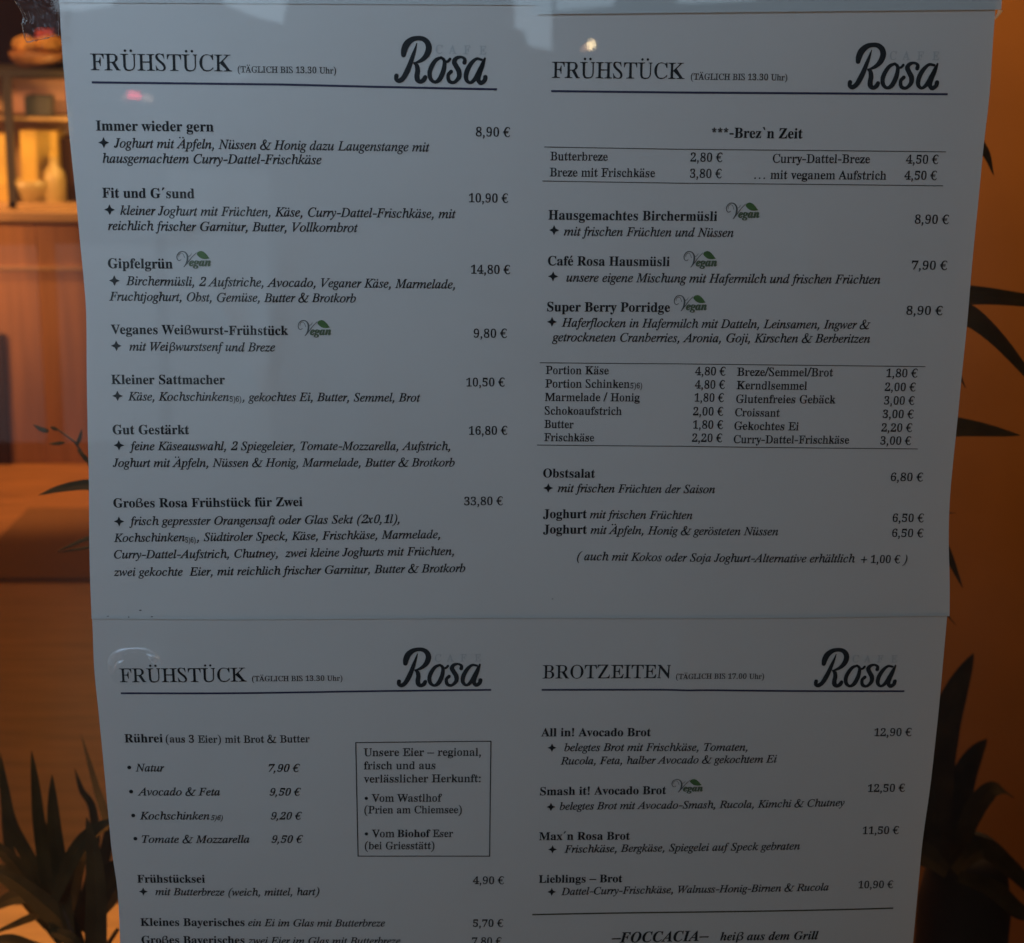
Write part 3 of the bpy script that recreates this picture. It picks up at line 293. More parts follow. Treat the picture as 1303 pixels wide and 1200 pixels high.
  '&': '1_0d.p0G-f03-./d->/w-s08.{|09->/k,E/[,,/6+R.h+t/3,H/B,]/l-P|/A+^.o+4.Y+$.D*q-m*W-S+8.:+U.L+b.w,*|-z*^-G*O-/*L,r*L,@*R,L+=,v+4-,+4-<+5-j+@|,K*O+u*c+a*o+L+#+*+I+k+{,)+Z,3+Q,?+H,e+4|+.+C*w+q*u,/*u,G+&,w+t,e+m,?+m,3+n,(+y+b|*},n+<-A+J-S,(.0,Z-T,-,{,#,o+k,J|+v.&,N.H,z.a-J.}-l.S-D./,t-j,J-E|-8.l-Q/2-V/>-_/i.9/c.3/:.-/).$.r-e.J|-_/O-W/v-@0=-g0_.$0B.-03.30#.9/U|-Q0+-20@,k0C,k0t-30r-B0o-Q0j-p0V|-*0G,g08,T/u+y0C,90[,G0f,U0l,v0u|,_05,Z/x,e/I+r/=+p/t+s0+,&0J|,_/^,o//-4.N,D.&,#.m+o/L|-).b-c-j.L,o-a,6,u-5,<.4|.@-$/#,8/^+Z/**t.S+?.>+S-T,C|/J+k0&+E03+>0V+40R*Y0$*Y/i*]/Q*d.x*z|0=+40_+91>+V1R+50r*f0H*V|/R.Z1D.Z1D/+/R/+',
  '€': '/[.x/G.g/l.Y/}.A06.20>.#0@-m0=-X04-F0*-7/v,t/L,h/2,_.t,Z.^,Z,s,_,],h,E,t,,-7+Z-G+M-X+A-m+8.#+5.1+7.@+?.[+S.e+Z/&,,/F+u/2+@/$+/.W*n.?*e.$*_-d*_-E*e-&*o,c+%,H+=,0+Y+v+y+f,A+[,d+U-K+V.K+[.n+f/6+v/W,0/w,H0:,d0Q-&0c-F0l-d0p.$0p.?0l.V0d.m0W/&0I/306/B/T|*}-o.G-o.G.C*}.C|*}-+.7-+.7-X*}-X',
},
 'i': {
  'a': '.y+U*j+9*o*}+&*o+B*k+e*o,7*z,e+3-7+M-b+m.-,,.D,E.U,_.b,y.h-C.f-M.b-].U-h.E-b.I-c.a.Q.a-g+u-_+P-f+Q-u+_.9,).Q+n.>+S-{+3-b*v-G*k-2*j,}*p,s*z,p+),n+@,t+_-.,3,p+],J+3,7+#,$*r+k*l;+w+M,2+T,P+q,q,C-2,v-B-J-I-t-H.*-E.7-:.A-/.C,z.A,m.<,^.1,B-k,)->+k,Q+c+t+e+^+i+T+n+O',
  'b': '.w+w*j+O*n+6*u*y+,*o+<*m+H+x/t+x0,+v0/+o01+J03+R0Q,,0V,[0e,n0g,{0a,{0T,:.),G.?,U.K,u.]-<.g-W.h-n.d.&.[.8.P.G.A.Q./.X-t.[-].Y-0.Q,i.>,>.#+q-Z+M-4+1,n*z,A*m;,++4,=+6,N+<,q+Q-6+u-O,G-a,x-e-4-f-R-]-r-S.%-F..-6.2-).2,u./,g.(,L-i,5-A,&,s+d+f+_+J+b+A+g+:+r+6',
  'c': '.K,/*j+f*o+O*w+5+3*}+Q*s+v*r,B*w,g+)-1+:-S+R-s+o.5,9.N,b._,}.f-G.h-f.b-}.R...C.2.7.4.%.1-q.+-e-{-Z-o-T-b-R-Q-T-D-[-<-i-9.$-A.6-J.C-I.A-+.A,m.8,]..,@-j,3-W+}-7+n,c+j,M+i,.+k+w+u+],(+M,0+H,A+C,_+F,y+Q-G+p-[,+-t+k-I+@-#+%,V*o',
  'd': '/-+b*j+G*m+7*s+*+#*y+0*q+@*j+Y*i+w*o,C*},k+5-8+N-_+l.(,0.D,O.W,w.f-A.h-T.e-e.]-h.V.*0&.%0/-T02-]0Q.20V.l0f/$0f/,0Y/+0M-r+t-l+R-l+L-p+K.$+P.2+[.R,).m+n.A+9-y*v-_*k-P*j->*l-/*u-)*}-#+>-)+d-9,--#+X,X+1,F*},2*r+w*l;,&+H,1+I,>+O,Y+i,v,4-8,i-M-E-V-v-S.5-O.<-G.B-=.D-%.@,a.-,A-d,%-2+g,G+c,/+a+n+e+[+j+R+s+J',
  'e': '.@,$*k+g*m+I*w+0+1*x+L*p+o*o,A*v,f+*-0+>-S+W-u+u.7,8.L,_._,y.f-B.h-Q.f-f._-q.W.#.I.+.1.&-l-}-_-o-J-L-,-.,u,v,m,9,Z+j,T+f,.+j+j+n+^+{+N,5+G,O+F,g+M-%+Z-T,*-m+l-C+@,x+%,P*p;+q,x,E-+,]-6,y-L-,-[-7-w-9.4-5.>--.B,v.@,h.8,Q.(,B-p,.-Q',
  'f': '->*I),*/)1)u)A)m)R)n)l)u)y*&*(*6*+*H*&*Q)w*U)k*U)^*Q)P*P)R*[)V*c)^*j)l+#*T+a.2*v.2+&.Z+i.Z+t/2,,/d,D01,c0N,x0[-60d-V0g-q0a.#0Y.10L.<07.=0*.:/s.2/g.+/a-l/Z-]/]-Q/e-J/q-H0&-M0=-H0@-70=-)0.,}0#,q/],].Z-T.Z-N.2,T.2,$+X+m*q+Y*=+C)g+.)J*q)7*d)0',
  'g': '.?+d),+H)-+/)2*j)?*W)K*J)Y*A)k*=*#*>*>*J*]*U*l*s+++5+:+)+D*z+O*x+b+#+o+-+{+O,E+8,W++,m+%,y*}-B+%-T+/-o+C.3+_.L,)._,F.h,t.j-8.d-k.R.K.Q.K-z-x-z-z-e-u-@-e,w-L,[--,G,c,9,E,5+z,6+k,$+t+s,q+Q-5+B-F+6-W*y-^*g-a*Q-]*6-S)w-D)b-/)N,o)?,P)4,/).;,<,W,N,[,c,k,u-+-%-F-+-c-*.),{.<,m.E,X.E,D.:,,-x+w-W+r-C+q-,+v,i,+,Z;+p)T,B)X,_)f,j)o,p)y,t*-,v*@,n*Q,Y*b,5*s+Y+*+7*k+)*V*}*C*}*)+,)m+?)]+[)U',
  'h': '/J.C*l.-*n-o*{-^+8-W+M-V+k-[,7-z-o-}.,-{.=-w.F-q.J-h.L-O.F-4.3,s-k,]-F,L,q,&*r+/*r,3/y,20+,,01+z05+W08+b0g-=0g,b.0,W.0,r.S-(.e-I.}-Z/*.$/0.G/+.U/$.b.u.k.i.u.I.v.-.S,8.P+_.R+U.X+O.^+N.k+P/2+a/G+?/++).o*v.X*n',
  'i': '-&,G/K,6/O,(/X+w/h+t/y+w00,(0?,60I,G0M,X0J,h0@,r01,u/y,r/h,h/X,X/N|+D*j+1*m*}*v*t+,*r+I+$,#+V.(+T./+P.2+F.5+(.7+/.T,O.i,Y.],X.N+m+q+h+S+j+M+o+M,&+W,N,-,g+p,C+C,%+&+c*p',
  'j': '-#,I/K,8/O,*/X+y/h+v/y+y00,*0?,80I,I0M,Z0J,j0@,t01,w/y,t/h,j/X,Z/N|*G),*0)/*%)4)s)@)i)Q)h)j)l)x)z*+*0*.*C*)*L)y*P)m*P)Q*Z)_*m*6+2+j+X-z+V.2+*.7+0.U+l.^,?.h,K.h,S.^,T.R+t+M+Y*I+C)o+/)N+$)D*k)4*^)/',
  'k': '.v-P*k-@*m-6*s-#+1,k+V,A,a+{,I+S*r*b*r,,/w,+0.+{01+U03+_0Q,A0Z,x0g-+0c-/0W,),z-M.--R.4-R.9-..@-<.]/&.].x.>.g.=.S.8.3.(-$-4-W+n-h+T-p+P-y+R.0+_.M,).f+j.L+H.1+,-q*s-^*l',
  'l': ',}+B*k+0*m*y*y*q+3*q+J+&,2,(/},%0/+v03+S07+W0T,y0g-+0Z-&0D+l+w+f+V+h+O+t+S,&+_,F,+,_+n,<+B,%+,+c*s+O*l',
  'm': '1E/f*k/S*m/E*w/<+-/9+B/?+h/r-n/q.%/g.*/S.#/8-j.u-J.]-*.@,R.-,*-v+W-d*r,r*r-c-d-d.$-Z.*-I.#-,-k,f-K,K-+,7,e,#,<+R*r*b*r+L-M+W-{+W.++T./+J.4+(.8+..U+k.[,I.i,V.b,X.U,U.G,.-6,8-N,k.,-@.Q-U.]-l.e.&.h.=.e.M.Z.W.J.Z.5.X.$.R-Z.E->.e-p/7.C/N.R/d.^/y.e05.h0J.e0Z.Y0b.Q0h.?0g-{01+d0/+R00+O06+P0C+Y0j,11%+r0b+E0F+(0**q',
  'n': '/6-U*i-D*l-5*u-,++-*+?-1+h-V-B-b-r-a.%-W.)-G.#-)-h,c-E,C,v,1,W+w,,+T*r*c*r+W-y+U..+M.2+).4+..R+u.[,J.h,S.i,Z.b,[.U,0-6,H-^,b-z,z.7-D.Q-d.b.&.g.<.d.E._.Q.S.U.J.X.6.T-l.&+{-w+Q-y+N.$+N.4+Y.V,4.q+z.R+H.7+*-u*p-f*k',
  'o': '/),5*j+j*n+R*w+5+1*z+N*p+r*n,=*s,[+(-,+>-S+Z-w,#.<,I.S,q.c-6.h-[.f.%.Z.9.M.Q.3.]-x.d-_.e-<.b,y.X,^.L,B.7+x.#+a-h+J-O+7--*},m*r,Q*l;,>+6,J+8,]+?,{+T-2+i-C,%-[,Y-l-7-n-Q-n-k-g.+-Z.9-R.?-=.C--.A,p.7,a.,,I-n,:-Y,.-C+v,v+k,O+g,6+f+p+i+Z+p+K+z+@,-+9',
  'p': '.w)e)0)m)N*4)R*C)Y*N)k*S*#+V.%+S.0+P.1+&.6+..S+o.[,C.g,Q.g,X.[,W.N,E.(,R.?,c.K-(.]-8.d-Y.h-o.g.(.b.?.R.P.=.X.*.^-f.]-D.V,}.K,Z.<,:-{+m-d+Q-H+:-,+(,g*s,G*l,(*k+d*p+[*s+C)]+F)W+M)R,#)N+u)0;,1+4,D+7,P+<,q+R-4+u-P,N-c---h-c-b-{-X.,-O.2-6.5-(.1,r.),U-g,>-=,0,n+m+K+n+A+s+:+{+6',
  'r': '-W*b*r+J-S+R-y+O.-+F.1+#.4+).Q,?.h,G.h,R.c,R.S,,-8,D-m,U.,,u.Q-*.]-8.f-K.h-^.b-k.P-o.<-l.&-b-o-M-c-?-_-3-b-&-h,x-o,r-y,u-u,E-/,#,D+o+w+S*r',
  's': '-q+s*j+P*m+**x+#*v*w*n*Y*n*l,A+.,?+5+h+>+Q+J+B+Y+8+q+5,)+:,6+G,@+X,A+o,9,++X-#+G-F+B-f+C-y+H.0+Q.A+d.S+t.^,+.e,>.h,[.g-7.X-=.Z-B.f-_.f-N-D-2-D-)-r-#.%,w.0,g.>,[.B,F.B,<.<,2./,0-z,5-j,},[-0,=-2+w-/+b-&+L,u+:,g++,T*x,@*p',
  't': '-1+D*j+2*l+**p*x*}*s+3*s+I+Y.2++.2+0.Q+T.]+c.f,$/#,2/2,P/],r/],W.Z-8.Z-..2,L.2+n+l+j+R+l+K+v+P,)+[,I,),a+i,@+?,#+%+b*o',
  'u': '/6+Q*j+@*l+.*u*{+-*v+C*x+[+#+{+M-^+R.)+M.3+$.7+*.T,D.h,M.g,V.^,S.G+j+d+k+P+u+L,,+Q,C+b,e,*-%,O-@,{-W-R-k./-w.a.h.a.%+w-y+U-z+M.++O.>+_.[,..s+q.T+D.8+&-u*p-f*k-L*j-<*p-0*}-*+>-,+W-L,W-(+r,R+<,=+),%*u+i*m',
  'v': '.J+X*j+K-1+E-i+@-}+9.,+/.3*j.6*p.T+v.h,%.c,+.X,2.>,7-n,@+o-),e-E-1-Z-X-_-h-B.1-?.A-C.T-M.b-[.h-n.i.$.c./.X.6.L.:.3.8-y.2-e-u-6-O,X,u+t+t*j',
  'w': '02+K*j+F-5+B-l+=.%+6./+..5*n.9*q.U+g.h+w.i,&.d,..K,2.$,2,7-b.i-{.i.8+{.},y/A-Q/F-i/5.#/..1/,.D/1.V/@.d/O.h/a.f/o.[/w.O/{.B/}.1/w-j/g-C/9,V-n*j-U*j-@-D+f*j',
  'x': '.7,j*j,O*o,D*x,>+),3+G,&,5+N+E+9+-+**y*m*n*U*l*C*q*5+%*2+1*2+A*5+L*?+W*K+_*V+a*c+_*y+U+)+Y+9+k+u,e+_-q+W.*+P.1+I.3*n.1*r.P+L.Y+v.f,-.i,:.d,E.R,S-U-$.:-B.[-W.f-p.g.,.^.5.P.7.A.5.2./.).$-y-t-v-f-v-K.$-B-z,_-),t,$-#+Z-)+Q-.+O-9+T-N+j-g,0-}+q-[+D-B+(-(*p',
  'y': '..*N),*8)/*.)6*%)?){)J){)V*#)b**)k*5)t*E)x*U)v*m)n*y)q+6*/+k*v+G,}+6-j+-.$+#./*p.5*V.8*[.T+).Y+Z.h+f.i+p.b+y.I,).#,K+n-6-4-E-W-G-e-D-m--.%-(..-$.A-(.P-3._-B.f-R.h-e.b-u.P-{.=-z.$-u-c-Y,{--,-,<*n+V)t+8)R*z)?*e)0',
  'z': '.*,]*j,8*m+3+(*x+$*X*m*M*o*F*w*F++*O+8-#-v,s-q,V-q+}.#+h.$+U-y+M-q+@-Y+&-h+,-y+9.?+E.Q+R.^+c.f+v.g,4.e-=.R-Q.U-l.f-y.h.(.a.+.T-}.E+L+]+U+d+t+d,W+W,t+V-,+_-6+l-D,.-_+z-N+H-?+,-4*y-)*q,q*l',
  'A': '0D)q*r)x+7*0+8*D+>*W+H*k+W/*0Y/F0Y/4+X/6+L/<+D/H+=/r+6/n*r-I*r-O+7-l+9-z+=.*+C.-+I.4+j.7,d,S,d,J,a+e+p+S+V+L+I+M+A+P+>+Z+9,%+7+w*r;,m-4.9-6.E/)',
  'B': '0+*L*r*T+8*s+:+,+B+5+K+>+Y,C/S,G/m,E/{,B0%,:0*+k00+s0O.F0M.h0H/+0@/D03/V0#/f/j/n/Q/p/7/n.z/i.g/^.S/O.B/>.3.j-u.Z-t.b-u.t-k/6-P/@-@/K,t/L,R/E,1/6+m.z+Q.h+C.G+0-{*}-^*w,{*r;-7.,-j.0.+.6.B.A.Y.V.i.s.n/<.i/X.Z/n.B/z.10#-^0#-Q/w-H/d,}..;,h+A-0+C-Y+N-z+c.6,%.C,I.E,g.C,z.:-8.2-D.&-M-h-V-F-[,t-Y,o-V,C+l,?+P,C+E,M+B',
  'C': '0L-Q*h,q*n,U*u,=+&,&+4+m+E+Z+X+L+o+B,-+9,H+4,e+3-5+<-k+D.++T.Q+s/&,H/[,t0%-K0A-p0N.O0X/,0V/{0D0*0F050T0S0T03.f/m.f/m/6/j/K/d/[/U/r/I/{/90*/&0..a0/.B0*..0#-t/t-V/a-+/6,c.Z,Q.6,F-i,@-@,?,l,D,K,L,/,Y+q,t+T-0+H-H+A-f+?-z+@.K+J.t+_/A,%/Y,@/u,(/B+K/*+7.k+).O*v.4*n-q*j',
  'D': '0r*I*r*S+8*r+:+++B+3+J+=+X,B/N,G/m,E/{,:0)+j00+s0O.80N.j0I/.0A/U0//n/y01/]0H/:0V.m0].@0Z-^0P-508,Y/p,+/O+f/++K.Y+5.++%-d*x-.*r;,y+B-H+E-b+J.*+W.H+k.c,(.y,C/2,c/A-*/K-N/R.&/R.R/N.t/E/7///X.u/j.[/u./0$-a0#-Q/w-H/f,E+u,?+W,@+N,F+I,X+D',
  'E': '0:*L*r*T+8*x+<+.+C+<+X,B/N,G/m,E/{,:0)+k00+s0O070O/y/-/]/-/Y/S/S/j/L/q/=/x.k0$-l0$-X/{-P/v-F/_,z.--g...0.5.=.<.J.H.Q.S.].r/#.r.G,g.),g.,-1.*-G.&-P-z-U-_-[,p-[,@+Y,?+P,B+J,Q+E-U+D..+K.O+W.r+o/*,(/H,V/j,V//*r',
  'F': '/c*N*r*W+8+(+>+7+I+A+Z,E/N,K/m,H/{,>0)+m00+v0O0#0O/e/#/E/#/D/M/A/[/5/o/%/x._0#-k0#-X/y-Q/r-&.+-b.,.(.3.4.:.A.G.M.X.X.q.x.q.E,b.%,b.(-@-}-N-w-S-]-X,u-Y,J+h,F+O,H+F,N+?,X+:-)+6-%*r',
  'G': '1<-n*h-K*i-,*n,h*v,K+&,2+5+u+F+Y+e+J+}+@,<+8,W+4,u+4-7+7-R+A-z+J.:+[.a+{/4,S/h-&0.-^0I.@0V.j0Y/)0X/W0O080:0I070V0=0i0S1,0S0b.a0F.a0?/+06/C0*/W/s/j/a/w/J0(/00..n00.O0-.30%-e/l-@/L-*/3,p.p,W.>,H-f,A-3,C,W,J,7,^+k,}+M-H+<-w+6.@+9.d+H.n+P.y+^/<,o/@-2/=-:/8->.W-E.a-e1/-e1&-E0X-@0N-90G-10:,i/u+@/F+).s*s.D*k',
  'H': '1%*L*r*T+8*t+:+,+A+6+L+>+Y,B/N,G/m,E/{,:0)+k00+s0O.:0O.20/-i0,-W0#-J/h,{.1,}..-0.,/1.,/<../_/S/d/p/b/z/Z0&/M0,/,00/50O1V0O1M0/1.0-0v0%0n/w0f/h/a+s/Y+S/[+F/h+>07+700*r-i*r-p+8.7+:.H+B.P+I.X+Y/.-Q/.-V.z-X,y-X,o-U,E+s,>+P,@+F,F+@,S+<,u+7,n*r',
  'I': '-n*N*r*W+8*x+:+/+A+7+I+A+Z,E/N,K/m,H/{,>0)+m00+v0O.@0O.70/-r0--a0%-W/w-O/h,I+m,D+S,G+F,J+A,Q+>,{+7,s*r',
  'J': '-z+8*h*p*l*T*{*J+,*@+?*=+M*>+_*F+t*W,)*o,,+),$+5+s+=+d+<+Q+7+?+8+7+C+5+I+9+U+U,X/I,b/o,_/y,Y0%,L0*+y0.,*0O.R0O.I0/.(0,-r0%-f/m,k,?,_+v,Q+X,9+6,%+$+^*m',
  'K': '0:*L*r*T+8*t+:+,+A+6+L+>+Y,B/N,G/m,E/{,:0)+k00+s0O.90O./0/-l0--^0)-U0#-N/r-F/],x-z,t.#.m/S/0/p/7/}/60(/00,.g0/.n0O0y0O0n000V0.0I0)0(/p-d.%/D+Z/V+H/d+@/s+:05+70-*r-V*r-b+7.)+:.3+?.6+E.5+P.)+i,n-W,C+i,?+Q,A+F,H+@,V+:,}+8,u*r',
  'L': '05*U*r*^+8*}+:+5+B+?+J+G+X,K/N,R/p,O/z,E0)+u00+}0O.E0O.900-t0,-d0#-Z/s-R/c,S,%,J+P,O+H,h+D-f+D.H+L.g+X.y+g/6,&/U,Z/u,Z/B*r',
  'M': '1o*I*r*R+8*u+<+*+A+2+I+8+U,E/S,I/m,G/{,D0%,=0)+l00+u0O-S0O.(,I0b0O2E0O2<0/1v0-1e0%1[/w1S/h0O+s0H+S0K+F0U+>1%+70x*r.W*r.a+5/(+:/5+B/>+K/F+Z0N/D-W*r-A*r,k/D+z,1+q+]+q+L+x+@,(+<,N+6,F*r',
  'N': '0k.o*g,j/.+y+w+r+N+t+D+w+@,)+=,R+7,J*r*L*r*T+8*v+<+-+D+<+X,H/^,H/k,B/w,:0%,*0.+k0/+s0O-20O/*,I/o/J/v/r/t0#/q0&/e0+/<0//C0O1C0O190/0i0)0X/u0Q/g//*g',
  'O': '0{-?*h,b*m,H*t,1+$+v+1+d+A+S+Q+F+g+<+}+4,:+.,q+3-H+E.++d.e,1/@,a/m-<06-t0N.I0X.p0X/20V/K0P/d0H0)050C/w0P/d0[/N0i/+0n.]0m.10e-c0Q-/0>,b/x,3/S+d/3+G.k+0.G*y-{*n;-@+5-X+8-y+D.6+Q.T+l.j,*/),M/?,w/P-I/]-w/e.K/f.n/c/>/[/S/M/n/80&/(0-.c02.@0-.%/{-[/e-</E,w.v,^.H,M-x,@-H,8,s,7,H,>+{,K+[,_+G,x+9',
  'R': '07*L*r*T+8*s+:+,+B+5+K+>+Y,C/S,G/m,E/{,B0%,:0*+k00+s0O.^0M/10D/J08/^0*/n/q/{/O0#/6/{.v/t._/i.I/W.6/C.$/*-q.O-]/1,$/L+L/U+A/c+<0$+7/u*r.U*r-N-S,n-U,F+t,@+Q,B+E,H+?,X+9-#+7,s*r;-A-}-q.&.1...H.9.b.P.p.m.u/5.o/V.i/c._/m.C/z.10#-m0$-X/{-O/t-F/[,x.$',
  'S': '/<,h*i,6*n+M+%+B*}+6*j*s*j+4,i+R,k+U,B+Z,&+k+_,%+I,@+:,T+6,f+6,w+9-,+?-:+H-I+W-R+g-W+v-Z,/-Y,A-M,c-3-,,@.$,/.>,#.T+v.m+t/++v/G,$/b,2/y,J09,c0H,}0R-J0Y-o0X.-0T.Z0G.f0J.q0W/40W.t.j.X.j.S/A.N/V.F/h.</u.(0*-r0/-a00-B0,-,/w,w/b,t/S,s/?,{.{-=.T..-^.@-G.Q,x.W,K.T,,.K+j.=+O.)+9-k+&-N*s-0*k',
  'T': '/q+J*r+P+8+x+<,)+?,1+C,<+N,E+_,O,(-T/z-J0#,l/z,G/r,7/j,&/Y+t/D+f.y+D.}+h0O0M0O03.x/n.x/o/G/k/]/d/l/]/r/K/y/#0#.]/}.V/w-M+w-G+V-G+H-O+?-Y+<.4+8.+*r',
  'V': '0)+l*h+}/f+y/u+o0(+]0.+>0/+D0O-g0O-^00-=0.-30+-*/}-#/n,z/M,j,</D/G/^/k/e/y/d0(/a0*/20//80O1/0O1#0/0j0,0]0%0?/d,/*h',
  'W': '1q+n*h,$/e+{/t+u0$+p0)+g0,+A01+F0O-j0O-b00-@0.-60+-,/}-&/n,m,P.Y/0.[/f.V/y.J0+.=0.-y0/.&0O0A0O0700/s0-/g0(/a/y/[/l/I,U17/D1J/g1P0$1C0+0t011%0O2q0O2k002T0-2H0&25/o1z/T.g*h.J*h.[.H,0*h',
  '0': '/B,o*k,:*v,D*z,&+&+T+B+g+L+b+T+X+s+V,G+X,n+c-M+w.@,2.w,P/W,g/w,y0.,m07-H0P-m0V-f0Z.B0f.t0Z.l0U/-0P/X05/G0,/M0#/V/_/X/1/V.e/M.,/9-9/#,[.^+z.H+Z.5+I.A+@-e+&-B*y-J*u;,{+Q-A+S-T+c-g+z-r,6..,m.P.7.b/9.b/Z._/k.W/y.R0#-v0$-f/x-T/h-C/L-).f,n-z,Z-/,O,K,M,&,P+g,X+V,c+Q',
  '1': '/B+?*r+L+O,Q+Q,]+W,f+c-n/^-t/]-H/V-0/C,o/#,f.x,Y.u,H.t,6.},6/8,@/_,]/h-R02.@0b/*0b-h+r-e+b-g+T-k+Q.t+O.g*r',
  '2': '/B*m*r+*+o,^-(-]-u-{.<.4.S.C.l.O/2.X/b.V/n.Q/y.B0(-b0&-H/u-4/Z-&/2-%/*--.b,d.e,O.i,F.o,<.z,6/0,5/>,9/R,C/k,O0$,W0,,I02,g0H,v0O-K0U-B0W-w0f.B0f.n0Z.h0W/*0U/F0K/^04/L0+/T/j/S/K/E.z/%.H.[-{.)-L,%+t-f+x.-+{.?,3.W,e/9,e.e*r',
  '5': '/B,V*k,8*l+i*x+u*{+Q+%+C+-+9+5+++L+=+P+5+g+7+{+A,6+J,B+W,I+l,N,.,P+},)+{+n,#+g,,+Y,^+T,}+V-D+c-]+y-p,@-z,[.(-..%-B-y-P-n-[-^-c-6-g,t-g,]-d,4-X+s-m,h0_/v0_/T/%.u/%.v/V-2/X,w.F,p.=,a.?-1.L-q.L.5.D./.@.-.D.L.@.d.4/$-y.s-o/$-K/%-#.w,V.g,,.N+d.9+M.E+G-r++-S*}-/*z-<*x',
  '6': '/B,x*k,J*u,R*y,&+,+l+8+]+I+n+Q+e+c+_+v+Z,K+_,t+h-G+r-m+p-s+b.,,#.:,3.b,R/B,f/[-(/{-80/-@02-509-f0O.>0W.50Z.e0f/C0Y/70V/Z0P/r0C0%0./j0*/l/y/k/c/d/O/S/</F/2/9/-.Z/*.p/K.v/^.w/r.t0$.l0).R0*.-0%-n/n-P/M-4.x,q.:,k.:-X.B-M.D-w.P.8.P.T.H.O.D/..0/=-x/,-o/3-Y/6-B/2,u/*,W.t,..f+o.S+V.D+I.N+>-{+)-K*v-N*r;--+R-H+S-X+Z-m+p.&,:.7,p.>-B.7-].+-j.#-l-b-m-=-k,w-_,a-O,Q,V,P,=,S+x,Z+d,d+W,o+R',
  '7': '/B+q*s/./Z-7/X,w/V,k/G,W.l+t.l,I0_0D0_070/,Z*r',
  '9': '/B,J*k+n*w+z*z+_+$+D+6+8+J+F+M+A+]+A+q+F,)+Y,9+z,E,)+d,-+Y,4+S,X+P,}+Q-0+V-K+n-j,:.F-P.K-M.,-I-F---L-5-R-0-5-%,Y-),]-0,c--,2-E+o-[,%-i+y.&+y.@,&.i,0/-,=/I,K/c,j0+,]03-00K-g0W-b0[.50f.d0Z.[0V/+0L/A0A/Q00/B0(/G/z/Q/]/U/</S.n/L.B/:-Y/0-8.s,].W,..6+^-y+K.++E-p+6-K+(,{*z-+*w;-Q-k-o-l.,-r.B.&.S.:._.w.a/K.X/j.M/{.F0#-k/}-[/w-O/m-B/]--/7,u.U,s.8,w.#-%-r-,-n',
  'ß': '/V+5)?+%)O+b-M+k.&+w.T,,/#,=/G,P/f,g0$-$07-@0F-]0N-}0Q.?0O.^0F.v04/*/}///o/3/L/-/+.v.d.Y.C.4.&-p-u-q.$.4-}.U-r.r-a/(-M/4-0/6,p/2,I/$,#.j+[.M+?.,+(-a*q-=*j,n*j,]*m,L*t,@+#,9+-,5+7,9+?,e+s,w+m,w+U,{+E-++9->+6-N+9-^+?-q+L.++e.7+{.A,B.E,e.A-&.7-=.,-I-v-R-a-X-F-Z,h-W,q.)-:.,-Z.5-u.F./.Z.:.p.B/-.B/L.?/_.</f.-/t-w/x-f/x-T/v-8/h-%/U,p/=,c.t,[.X+t)d',
  'ä': '.y+U*j+9*o*}+&*o+B*k+e*o,7*z,e+3-7+M-b+m.-,,.D,E.U,_.b,y.h-C.f-M.b-].U-h.E-b.I-c.a.Q.a-g+u-_+P-f+Q-u+_.9,).Q+n.>+S-{+3-b*v-G*k-2*j,}*p,s*z,p+),n+@,t+_-.,3,p+],J+3,7+#,$*r+k*l;+w+M,2+T,P+q,q,C-2,v-B-J-I-t-H.*-E.7-:.A-/.C,z.A,m.<,^.1,B-k,)->+k,Q+c+t+e+^+i+T+n+O|,]/o,S00,>0A+{0A+e00+[/o+e/T+{/D,>/D,S/T|.@/o.600-z0A-^0A-G00-?/o-G/T-^/D-z/D.6/T',
  'ö': '/),5*j+j*n+R*w+5+1*z+N*p+r*n,=*s,[+(-,+>-S+Z-w,#.<,I.S,q.c-6.h-[.f.%.Z.9.M.Q.3.]-x.d-_.e-<.b,y.X,^.L,B.7+x.#+a-h+J-O+7--*},m*r,Q*l;,>+6,J+8,]+?,{+T-2+i-C,%-[,Y-l-7-n-Q-n-k-g.+-Z.9-R.?-=.C--.A,p.7,a.,,I-n,:-Y,.-C+v,v+k,O+g,6+f+p+i+Z+p+K+z+@,-+9|,j/o,b00,J0A,.0A+q00+i/o+q/T,./D,J/D,b/T|.L/o.D00.-0A-k0A-S00-K/o-S/T-k/D.-/D.D/T',
  'ü': '/6+Q*j+@*l+.*u*{+-*v+C*x+[+#+{+M-^+R.)+M.3+$.7+*.T,D.h,M.g,V.^,S.G+j+d+k+P+u+L,,+Q,C+b,e,*-%,O-@,{-W-R-k./-w.a.h.a.%+w-y+U-z+M.++O.>+_.[,..s+q.T+D.8+&-u*p-f*k-L*j-<*p-0*}-*+>-,+W-L,W-(+r,R+<,=+),%*u+i*m|,s/o,k00,S0A,70A+{00+r/o+{/T,7/D,S/D,k/T|.U/o.M00.60A-t0A-^00-T/o-^/T-t/D.6/D.M/T',
  'Ä': '0D)q*r)x+7*0+8*D+>*W+H*k+W/*0Y/F0Y/4+X/6+L/<+D/H+=/r+6/n*r-I*r-O+7-l+9-z+=.*+C.-+I.4+j.7,d,S,d,J,a+e+p+S+V+L+I+M+A+P+>+Z+9,%+7+w*r;,m-4.9-6.E/)|,u1>,m1X,U1j,91j,#1X+t1>,#1#,90m,U0m,m1#|.m1>.e1X.M1j.11j-u1X-l1>-u1#.10m.M0m.e1#',
  ' ': '-2',
  ',': '-2,3+>,1+]+s+r+S+r+7+a+&+D+)+$+A*j+a*j+}*{|+<+),6+V,#*_+*)S*R)u+A*g',
  '-': '-s+1,U-[,U-m-=+B-=',
  '(': '-s.d0k-h/y-Q/b->/F-+/(,e.C,W.$,C->,2,U,$+o+{+P+}*m,,*4,4)w,e)+,N(r+d)X+Q)s+E*7+<*X+3+E+4+i+8,4+G,{+]-j,#.W,O/C,j/d-,0(-J0B.T1&',
